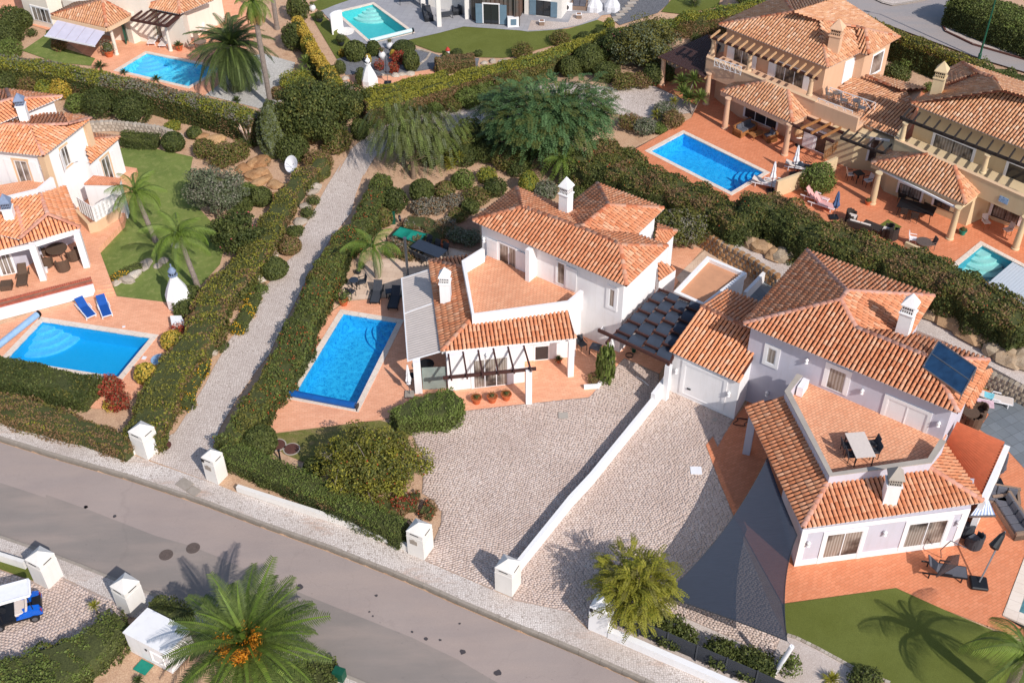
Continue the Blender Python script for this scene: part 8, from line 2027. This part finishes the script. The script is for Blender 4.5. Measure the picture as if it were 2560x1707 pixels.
# right villa balcony
zT = 3.15; a_ = ang('l',815,880,918,1103, zT+.73)
P_('ttable', table(1.0, 1.72, .74, 'offtop' if 'offtop' in M else 'cushion'), 'l', 868, 1060, a_, 'pale rectangular table on the balcony of the right villa', zT)
for x, y, s, l in ((985, 1010, -1, 'upper dark chair right of the balcony table'), (1000, 1075, -1, 'lower dark chair right of the balcony table'), (760, 1030, 1, 'upper dark chair left of the balcony table'), (800, 1110, 1, 'lower dark chair left of the balcony table')): P_('dchair', None, 'l', x, y, a_+(-s)*math.pi/2*(-1), l, zT)
def acunit(label, c, x, y, rz, z):
    o = thing('air_conditioner', label, 'air conditioner', W(c, x, y, z)); p = o.location; ca = Matrix.Rotation(rz, 3, 'Z'); MB().box(p+Vector((0, 0, .35)), (.85, .34, .62), rz).build('casing', M['whitep'], o); MB().lathe(p+ca@Vector((-.1, -.17, .35)), [(.24, 0), (.24, .02)], 16, ca@Vector((0, -1, 0))).build('fan_grille', M['blackp'], o)
acunit('white air conditioner on the balcony behind the parapet', 'l', 370, 500, ang('l',330,510,405,400,zT)+math.pi, zT)
acunit('air conditioner against the cream villa wall by its pool', 'a', 1290, 345, R(30), 0.0); acunit('air conditioner beside the grey patio door, top edge', 'c', 495, 95, R(-10), 0.0)
# lower terrace of the right villa
P_('clounge', sunbed('blackp', 'cushg', .75, 'cushioned_lounger', 'lounger'), 'p', 1620, 600, ang('p',1420,520,1770,570), 'dark cushioned lounger on the lower red terrace'); bpy.data.objects['cushioned_lounger'].scale = (1.12, 1.2, 1.1)
UM = thing('cantilever_parasol', 'black closed cantilever parasol with square base on the lower terrace', 'parasol', W('p', 1945, 690, .02)); p = UM.location; tp = W('p', 2185, 215, 2.2)
MB().box(p+Vector((0, 0, .1)), (.8, .8, .2), R(-10)).build('base', M['blackp'], UM, bevel=.05); MB().tube(p+Vector((0, 0, .2)), tp, .04, .04, 8).build('pole', M['metal'], UM); b_ = (p+Vector((0, 0, .2))).lerp(tp, .55); MB().lathe(tp, [(.02, 0), (.14, .25), (.26, .95), (.1, 1.05)], 10, b_-tp+Vector((-.25, 0, 0))).build('canopy', M['blackp'], UM)
UM = thing('folded_parasol', 'grey mesh parasol folded over the dark lounger', 'parasol', W('p', 1850, 660, .02)); tp = W('p', 1838, 365, 1.7); tb = W('p', 1568, 622, .9)
MB().path([W('p', 1615, 450, .03), W('p', 1610, 380, .9), W('p', 1700, 300, 1.8), tp], .025, 6).build('pole', M['metal'], UM); MB().lathe(tb, [(.03, 0), (.1, .25), (.3, 1.15), (.28, 1.2), (.02, 1.6)], 10, tp-tb).build('canopy', M['net'], UM)
P_('garm', armchair('char', 'cushg', 'rattan_armchair'), 'p', 1895, 340, R(120), 'dark grey armchair nearest to the closed black parasol'); P_('garm', None, 'p', 1820, 230, R(100), 'dark grey armchair against the villa corner')
P_('csofa', sofa(2.6, .95, 'wickerg', 'cushg'), 'p', 2230, 120, ang('p',2150,-100,2330,180)+math.pi/2+math.pi, 'brown corner sofa with grey cushions, long side at the right edge'); P_('csofa2', sofa(1.8, .95, 'wickerg', 'cushg'), 'l', 2130, 1470, R(-105), 'short side of the grey cushioned corner sofa by the canopy wall')
o = thing('striped_awning', 'small blue white striped awning at the right villa corner', 'awning', XY(W('p', 1880, 50, 2.2))); q = [W('l', 1990, 1440, 2.3), W('p', 2040, -60, 2.3), W('p', 2100, 80, 1.9), W('p', 1865, 85, 1.9)]; wa_ = [plain('stripe_white', '#e4e4ee', .8), plain('stripe_blue', '#8c9cbc', .8)]
for i in range(14): MB().poly([q[0].lerp(q[1], i/14), q[0].lerp(q[1], (i+1)/14), q[3].lerp(q[2], (i+1)/14), q[3].lerp(q[2], i/14)]).build('stripe', wa_[i % 2], o)
MB().bar(q[3], q[2], .06, .1).bar(q[0], q[3], .04).build('awning_rail', M['metal'], o)
P_('rt2', table(.95, .95, .72, 'wicker', 'wicker', rd=True), 'l', 1850, 760, 0, 'round wicker table behind the red canopy'); P_('warm', None, 'l', 1935, 720, R(190), 'brown wicker armchair right of the round table behind the canopy'); P_('warm', None, 'l', 1895, 800, R(120), 'brown wicker armchair in front of the round table behind the canopy')
P_('tbed', sunbed('whitep', 'cushion', .2, 'white_sunbed'), 'l', 2080, 590, R(-20), 'white sunbed draped with turquoise and pink towels on slate')
o = MB().box(W('l', 2010, 600, .4), (.9, .6, .03), R(-15)).build('towel', plain('pink_striped_towel', '#dcb8c0', .9, .2, 3)); tag(o, 'pink striped towel on the white sunbed', 'towel'); o = MB().box(W('l', 2010, 520, .45), (.9, .5, .04), R(-30)).build('towel', plain('turquoise_towel', '#7cc4d0', .9, .25, 3)); tag(o, 'turquoise towel on the white sunbed', 'towel')
P_('gbed', None, 'l', 2250, 450, R(-25), 'black ribbed sunbed on the slate terrace'); P_('pgrey', parasol('cushg', 2.2, .18, 'blackp'), 'l', 2110, 1310, 0, 'closed grey parasol on a round black base by the canopy wall')
# peach terrace
zP_ = PH+.02
P_('tsofa', sofa(1.9, .8, 'teak', 'cushg'), 'c', 2070, 1180, ang('c',1980,1200,2150,1110,PH)+math.pi/2+math.pi, 'teak sofa with grey cushions by the peach villa doors', zP_); P_('ttab', table(.7, 1.2, .35, 'teak', 'teak', 'coffee_table'), 'c', 2180, 1225, ang('c',2110,1190,2250,1150,PH), 'low teak coffee table beside the teak sofa', zP_); P_('tarm', sofa(.85, .8, 'teak', 'cushg', name='teak_armchair'), 'd', 85, 1250, R(200), 'teak armchair with grey cushion right of the coffee table', zP_)
P_('pwhite2', parasol('whitep', 2.4, .22, 'blackp'), 'd', 300, 1560, 0, 'closed white parasol between sunbeds on the peach terrace', zP_); P_('pwhite2', None, 'h', 95, 210, 0, 'closed white parasol in front of the peach terrace wall', zP_)
P_('wbed', sunbed('whitep', 'cushion', .3, 'white_sunbed'), 'd', 330, 1515, R(-20), 'white sunbed behind the closed parasol at the deep blue pool', zP_); P_('wbed', None, 'h', 40, 165, R(-25), 'white sunbed at the terrace wall, nearest the hedge', zP_); P_('wbed', None, 'h', 170, 170, R(150), 'white sunbed right of the nearest closed parasol', zP_)
P_('nbed', sunbed('blackp', 'navy', .5, 'mesh_sunbed'), 'd', 410, 1520, R(-15), 'dark patterned sunbed on the peach terrace', zP_)
o = thing('hanging_chair', 'round rattan hanging chair on a stand by the peach villa', 'hanging chair', W('d', 330, 1300, PH)); p = o.location; MB().ell(tuple(p+Vector((0, 0, 1.1))), (.42, .35, .5), 10, 7).build('basket', M['woodlt'], o); MB().path([p+Vector((.5, 0, .05)), p+Vector((.6, 0, 1.2)), p+Vector((.3, 0, 1.9)), p+Vector((0, 0, 1.8))], .025, 6).build('stand', M['blackp'], o); MB().lathe(p+Vector((.3, 0, 0)), [(.45, 0), (.45, .04)], 16).build('base', M['blackp'], o); MB().ell(tuple(p+Vector((0, -.1, .8))), (.3, .28, .1), 8, 4).build('cushion', M['cushion'], o)
tr_ = thing('trellis_screen', 'golden lattice screen on the wall between the two villas', 'trellis', W('d', 560, 1420, PH)); a, b = W('d', 560, 1440, PH+1.0), W('d', 690, 1330, PH+1.0)
for i in range(9): MB().bar(a.lerp(b, i/9), a.lerp(b, min(1, (i+1.5)/9))+Vector((0, 0, .8)), .03).build('lath', M['teak'], tr_); MB().bar(a.lerp(b, (i+1)/9), a.lerp(b, max(0, (i-.5)/9))+Vector((0, 0, .8)), .03).build('lath', M['teak'], tr_)
# balcony bistro on peach villa
for x, y, l in ((670, 905, 'left round metal table on the railed balcony'), (845, 975, 'right round metal table on the railed balcony')): P_('mtab', table(.6, .6, .7, 'metal', 'metal', rd=True), 'd', x, y, 0, l, 4.0+.02)
for x, y, l in ((610, 890, 'left'), (740, 945, 'middle'), (900, 1010, 'right')): P_('mchair', chair('metal', 'metal', 'metal_chair'), 'd', x, y, R(-30), l+' metal chair on the railed balcony of the peach villa', 4.02)
# yellow terrace
M['pinks'] = plain('pale_pink_sling', '#e0a8a4', .8)
P_('pbed', sunbed('whitep', 'pinks', .95, 'pink_sunbed'), 'h', 480, 290, ang('h',410,240,545,285,PH), 'pink sunbed behind its twin by the hedge', zP_); P_('pbed', None, 'h', 545, 350, ang('h',455,300,620,355,PH), 'pink sunbed nearest the closed blue parasol', zP_)
M['bluep'] = plain('blue_grey_parasol', '#4c648c', .85); P_('pblue', parasol('bluep', 2.1, .24, 'blackp'), 'h', 655, 445, 0, 'closed blue parasol beside the pink sunbeds', zP_)
P_('darm', armchair('wickerd', 'cushion', 'rattan_armchair'), 'h', 810, 480, R(-30), 'rattan armchair with cream cushions left of the rattan coffee table', zP_); P_('darm', None, 'h', 1120, 600, R(150), 'rattan armchair with cream cushion in front of the turf mat', zP_); P_('darm', None, 'h', 1165, 625, R(110), 'rattan armchair with cream cushion nearest the screen wall', zP_)
P_('dsofa', sofa(1.7, .75, 'wickerd', 'cushion'), 'h', 880, 560, R(60), 'rattan sofa with cream cushions half hidden by the hedge', zP_); P_('dct', table(.75, 1.3, .42, 'wickerd', 'wickerd', 'coffee_table'), 'h', 990, 560, ang('h',900,480,1060,545,PH), 'dark rattan coffee table beside the turf mat', zP_)
P_('ytab', table(1.15, 2.4, .75, 'blackp', 'blackp', 'dining_table'), 'h', 1375, 430, ang('h',1250,340,1480,400,PH), 'long black dining table under the yellow villa porch', zP_)
for x, y, a, l in ((1255, 300, -30, 'rattan chair at the far left end of the black dining table'), (1375, 320, -90, 'rattan chair behind the black dining table, left'), (1480, 360, -110, 'rattan chair behind the black dining table, right'), (1270, 440, 70, 'rattan chair in front of the black dining table, left'), (1365, 480, 70, 'rattan chair in front of the black dining table, right')): P_('rch', chair('wickerd', 'wickerd', 'rattan_chair'), 'h', x, y, R(a), l, zP_)
P_('bis', table(.6, .6, .7, 'blackp'), 'h', 865, 120, R(20), 'small black folding table on the shaded upper terrace', zP_); P_('fch', chair('blackp', 'cushion', 'folding_chair'), 'h', 795, 105, R(0), 'folding chair with round cushion left of the folding table', zP_); P_('fch', None, 'h', 950, 160, R(200), 'folding chair with round cushion right of the folding table', zP_)
P_('mt2', table(1.0, 1.0, .7, 'iron', 'iron', rd=True), 'h', 1440, 735, 0, 'round wire mesh table by the screen wall', zP_); P_('mch', chair('iron', 'iron', 'wire_chair'), 'h', 1510, 725, R(190), 'wire chair right of the mesh table', zP_); P_('wch', chair('whitep', 'whitep', 'plastic_chair'), 'h', 1350, 680, R(-20), 'white plastic chair behind the screen wall', zP_)
P_('fdk', chair('teak', 'cushion', 'teak_deck_chair'), 'h', 2000, 530, R(-80), 'reclined cream deck chair against the yellow villa', zP_); P_('fdk', None, 'h', 2190, 600, R(200), 'teak deck chair beside the right porch column', zP_)
pot('small terracotta pot at the left porch column of the yellow villa', 'h', 958, 325, .22, ph=.4, z=zP_, pal='brown'); pot('turquoise pot at the middle porch column of the yellow villa', 'h', 1800, 590, .25, 'tealp' if 'tealp' in M else 'teal', ph=.45, z=zP_, pal='brown')
# top left
P_('wbed', None, 'a', 1375, 375, ang('a',1410,300,1340,410), 'white sunbed left of the pergola column, top left villa'); P_('wbed', None, 'a', 1480, 395, ang('a',1520,320,1440,425), 'white sunbed with blue towel behind the pergola column'); P_('wch', None, 'a', 1730, 290, R(-60), 'white chair with towel at the cream wall, left'); P_('wch', None, 'a', 1800, 300, R(-110), 'white chair with blue towel at the cream wall, right')
P_('gtab', table(1.1, 1.1, .72, 'wickerg', 'wickerg', rd=True), 'a', 1795, 440, 0, 'round grey brown table beside the date palm')
for x, y, a, l in ((1720, 450, 10, 'left'), (1810, 480, 90, 'front'), (1765, 395, -60, 'back')): P_('gch', chair('wickerg', 'wickerg', 'woven_chair'), 'a', x, y, R(a), f'woven chair at the {l} of the round table by the date palm')
pot('big terracotta pot with a tall clipped bush at the white awning', 'a', 978, 505, .42, pal='olive', ph=1.2); pot('terracotta pot with a cycad right of the pergola column', 'a', 1600, 450, .36, spk='cycad', ph=.7)
# grey villa
o = MB(); c_ = W('b', 790, 280); P2_ = []
for i in range(9): a = R(95+i*14); P2_.append(Vector((c_.x+math.cos(a)*1.0-.1, c_.y+math.sin(a)*1.0-.3, 0)))
SHW = thing('shower_wall', 'curved white shower wall at the corner of the teal pool', 'shower wall', c_)
for i in range(8):
    a, b = P2_[i], P2_[i+1]; n = Vector((-(b-a).y, (b-a).x, 0)).normalized()*.12; MB().prism([a, b, b+n, a+n], 0, 1.7).build('wall_panel', M['white'], SHW)
MB().lathe((c_.x+.1, c_.y-.1, .02), [(.75, 0), (.75, .06)], 20).build('shower_tray', M['offwhite'], SHW)
for c, x, y, l, pl, fl in (('b', 505, 100, 'white pot with yellow flowers at the top of the golden hedge', 'mid', ('yflower', 60)), ('b', 960, 480, 'white pot with red flowers left of the dark clipped bush', 'mid', ('orange', 80)), ('b', 1195, 435, 'white pot with few flowers at the teal pool edge', 'grey', ('pink', 20)), ('b', 1125, 520, 'white pot with red flowers behind the closed parasol', 'mid', ('orange', 80))): pot(l, c, x, y, .32, 'potw', pl, .5, flow=fl)
for x, y, l in ((570, 200, 'black pot with a clipped ball, upper one on the turf'), (760, 410, 'black pot with a clipped ball, lower one on the turf')): pot(l, 'b', x, y, .3, 'potb', 'dark', .9, 'ball')
P_('pdark', parasol('cushg', 2.4, .26, 'blackp'), 'b', 1175, 745, 0, 'closed dark grey parasol beside the outdoor oven')
P_('gsofa', sofa(2.3, .8, 'char', 'char'), 'b', 1530, 150, R(10), 'dark corner sofa outside the grey villa, left part'); P_('gsofa2', sofa(1.0, .8, 'char', 'char', name='dark_armchair'), 'b', 1790, 120, R(190), 'dark armchair by the stone clad wall'); P_('gct', table(.7, 1.3, .4, 'char', 'char', 'coffee_table'), 'b', 1690, 160, R(15), 'dark coffee table under the grey villa porch')
P_('gdt', table(1.0, 2.0, .75, 'blackp', name='dining_table'), 'b', 1370, 30, R(5), 'black dining table at the top edge by the grey villa')
P_('wsofa', sofa(1.5, .8, 'wickerg', 'cushg'), 'c', 600, 80, R(-100), 'grey wicker sofa on the grey villa patio')
for x, y, l in ((735, 90, 'left'), (890, 90, 'right')):
    o = W('c', x, y); mb = MB(); n = 14; prof = [(.75, 0), (.72, .45), (.5, .8), (.3, 1.15), (.05, 1.25)]; vs = []
    for r_, z in prof:
        for i in range(n): a = 6.2832*i/n; k = r_*(1+.12*math.sin(i*2.4)); vs.append((o.x+math.cos(a)*k, o.y+math.sin(a)*k, o.z+z))
    mb.add(vs, [(j*n+i, j*n+(i+1) % n, (j+1)*n+(i+1) % n, (j+1)*n+i) for j in range(4) for i in range(n)]); q = mb.build('covered_furniture', plain('white_dust_cover', '#d8d8dc', .9)); tag(q, f'{l} heap of garden furniture under a white cover on the grey patio', 'covered furniture')
for x, y, l in ((265, 225, 'left'), (595, 165, 'right')): p = W('c', x, y); t = thing('square_planter', f'small {l} square planter on the pale gravel strip', 'planter', p); MB().box(p+Vector((0, 0, .2)), (.45, .45, .4)).build('planter_box', M['wickerg'], t); MB().box(p+Vector((0, 0, .41)), (.5, .5, .04)).build('planter_rim', M['whitep'], t); MB().box(p+Vector((0, 0, .44)), (.36, .36, .02)).build('planter_soil', M['mulch'], t)
o = thing('garden_ornament', 'small white garden ornament with a red cap by the turf', 'ornament', W('b', 1710, 490)); MB().lathe(o.location, [(.2, 0), (.14, .35), (.1, .45)], 10).build('ornament_body', M['potw'], o); MB().lathe(o.location+Vector((0, 0, .42)), [(.22, 0), (.2, .08), (.04, .3)], 10).build('cap', plain('red_cap', '#b43428'), o)
SS = thing('stepping_slabs', 'grey stepping slabs curving through the grey gravel', 'stepping stones', W('c', 1000, 100))
for i in range(11): t_ = i/10; x = 900+230*t_+30*math.sin(t_*3); y = 190-260*t_; p = W('c', x, y); MB().box(p+Vector((0, 0, .06)), (.8, .45, .05), R(20-25*t_)).build('slab', M['conc'] if i % 2 else M['stain'], SS)
# dish, lamp post, cart
p = W('b', 345, 1560, 0.0); o = thing('satellite_dish', 'white satellite dish hidden in bushes beside the lane hedge', 'satellite dish', p); ax = Vector((-.55, -.65, .55)); MB().lathe(p+Vector((0, 0, .9)), [(.05, 0), (.35, .06), (.62, .22), (.63, .22), (.36, .045), (.05, -.02)], 20, ax, cap=False).build('reflector', M['whitep'], o, smooth=True); MB().tube(p, p+Vector((0, 0, .9)), .04, .04, 8).build('mount', M['metal'], o); MB().tube(p+Vector((0, 0, .5)), p+Vector((0, 0, .9))+ax*.7, .015, .015, 5).build('feed_arm', M['metal'], o)
p = W('d', 1952, 522, PH-.1); o = thing('street_lamp', 'tall dark green street lamp post at the far road', 'street lamp', p); MB().tube(p, p+Vector((0, 0, 8.5)), .09, .05, 10).build('post', M['greenm'], o); MB().tube(p+Vector((0, 0, 8.4)), p+Vector((-.8, .4, 8.6)), .035, .03, 6).build('arm', M['greenm'], o); MB().box(p+Vector((-.95, .47, 8.6)), (.5, .2, .1), R(-27)).build('lamp_head', M['metal'], o); MB().lathe(p, [(.14, 0), (.14, .4), (.1, .45)], 10).build('base', M['greenm'], o)
def golf_cart():
    fw_ = ang('m', 250, 950, 0, 1020); t = thing('golf_cart', 'blue and white golf cart cut by the left edge', 'golf cart'); bl = plain('blue_car_paint', '#1460c8', .25, .05, 3)
    mb = MB()
    mb.prism([(-1.15, -.55), (-.75, -.6), (.95, -.6), (1.15, -.4), (1.15, .4), (.95, .6), (-.75, .6), (-1.15, .55)], .28, .42); mb.build('chassis', M['blackp'], t)
    mb = MB()
    for s in (-1, 1):
        P = [(-1.2, .4), (-1.1, .72), (-.7, .82), (-.2, .66), (.0, .42)]; a = [(x, s*.6, z) for x, z in P]; b = [(x, s*.28, z+.04) for x, z in P]; mb.add(a+b, [(0, 1, 2, 3, 4), (9, 8, 7, 6, 5)]+[(i, (i+1) % 5, 5+(i+1) % 5, 5+i) for i in range(5)])
    mb.prism([(.75, -.55), (1.2, -.42), (1.2, .42), (.75, .55)], .42, .75); mb.build('body', bl, t)
    MB().box((-1.0, 0, .6), (.4, .6, .3)).build('bag_well', M['blackp'], t); MB().box((-.25, 0, .66), (.5, 1.05, .16)).build('seat', M['cushion'], t, bevel=.03); MB().bar((-.5, 0, .7), (-.62, 0, 1.1), 1.05, .1).build('backrest', M['cushion'], t)
    rf = MB().prism([(-.95, -.55), (.55, -.58), (.7, -.45), (.7, .45), (.55, .58), (-.95, .55), (-1.02, .4), (-1.02, -.4)], 1.72, 1.79).build('roof', M['whitep'], t)
    mb = MB(); [mb.bar((-.95+1.5*k, -.5+1.0*k, 1.8), (-.95+1.5*k, .5, 1.8), .03) for k in (0,)]; mb.bar((-.9, -.5, 1.8), (.55, -.5, 1.8), .05).bar((-.9, .5, 1.8), (.55, .5, 1.8), .05).bar((-.9, -.5, 1.8), (-.9, .5, 1.8), .05).build('roof_rail', M['whitep'], rf)
    for a in (-.85, .6):
        for s in (-1, 1): MB().bar((a, s*.5, .45), (a*.95, s*.5, 1.72), .04).build('roof_strut', M['blackp'], t)
    for a in (-.78, .8):
        for s in (-1, 1):
            w = MB().lathe((a, s*.5, .23), [(.16, 0), (.23, .02), (.23, .14), (.16, .16)], 18, (0, s, 0)).build('wheel', M['blackp'], t); MB().lathe((a, s*.64, .23), [(.14, 0), (.13, .025), (.05, .03)], 14, (0, s, 0)).build('rim', M['metal'], w)
    for s in (-1, 1): MB().box((-1.16, s*.48, .58), (.04, .12, .14)).build('tail_light', plain('red_tail_light', '#a81c1c', .3), t)
    MB().lathe((.45, .28, 1.0), [(.17, 0), (.17, .03)], 14, (-.5, 0, .8)).build('steering_wheel', M['blackp'], t)
    return place(t, 'm', 165, 975, fw_, 0.0, None, .02)
golf_cart()
# oil spots and stains on the road (flat)
for i, (c, x, y, r) in enumerate((('n', 1070, 787, .09), ('n', 385, 712, .2), ('n', 128, 607, .08), ('n', 315, 680, .1), ('n', 1840, 1290, .16), ('n', 2155, 1475, .2), ('n', 1515, 1172, .12), ('n', 1390, 1110, .07), ('n', 1640, 1183, .08), ('n', 1010, 932, .06), ('n', 1042, 970, .06), ('n', 1815, 1035, .07), ('m', 1020, 80, .12), ('m', 765, 0, .12), ('i', 765, 1518, .12), ('i', 510, 1075, .07))):
    p = W(c, x, y, -.108); P = [(p.x+math.cos(a)*r*random.uniform(.6, 1.1), p.y+math.sin(a)*r*random.uniform(.6, 1.1), p.z) for a in np.linspace(0, 5.6, 9)]; MB().poly(P).build('oil_stain', plain('oil_stain', '#4a4446', .8), None, 'structure')
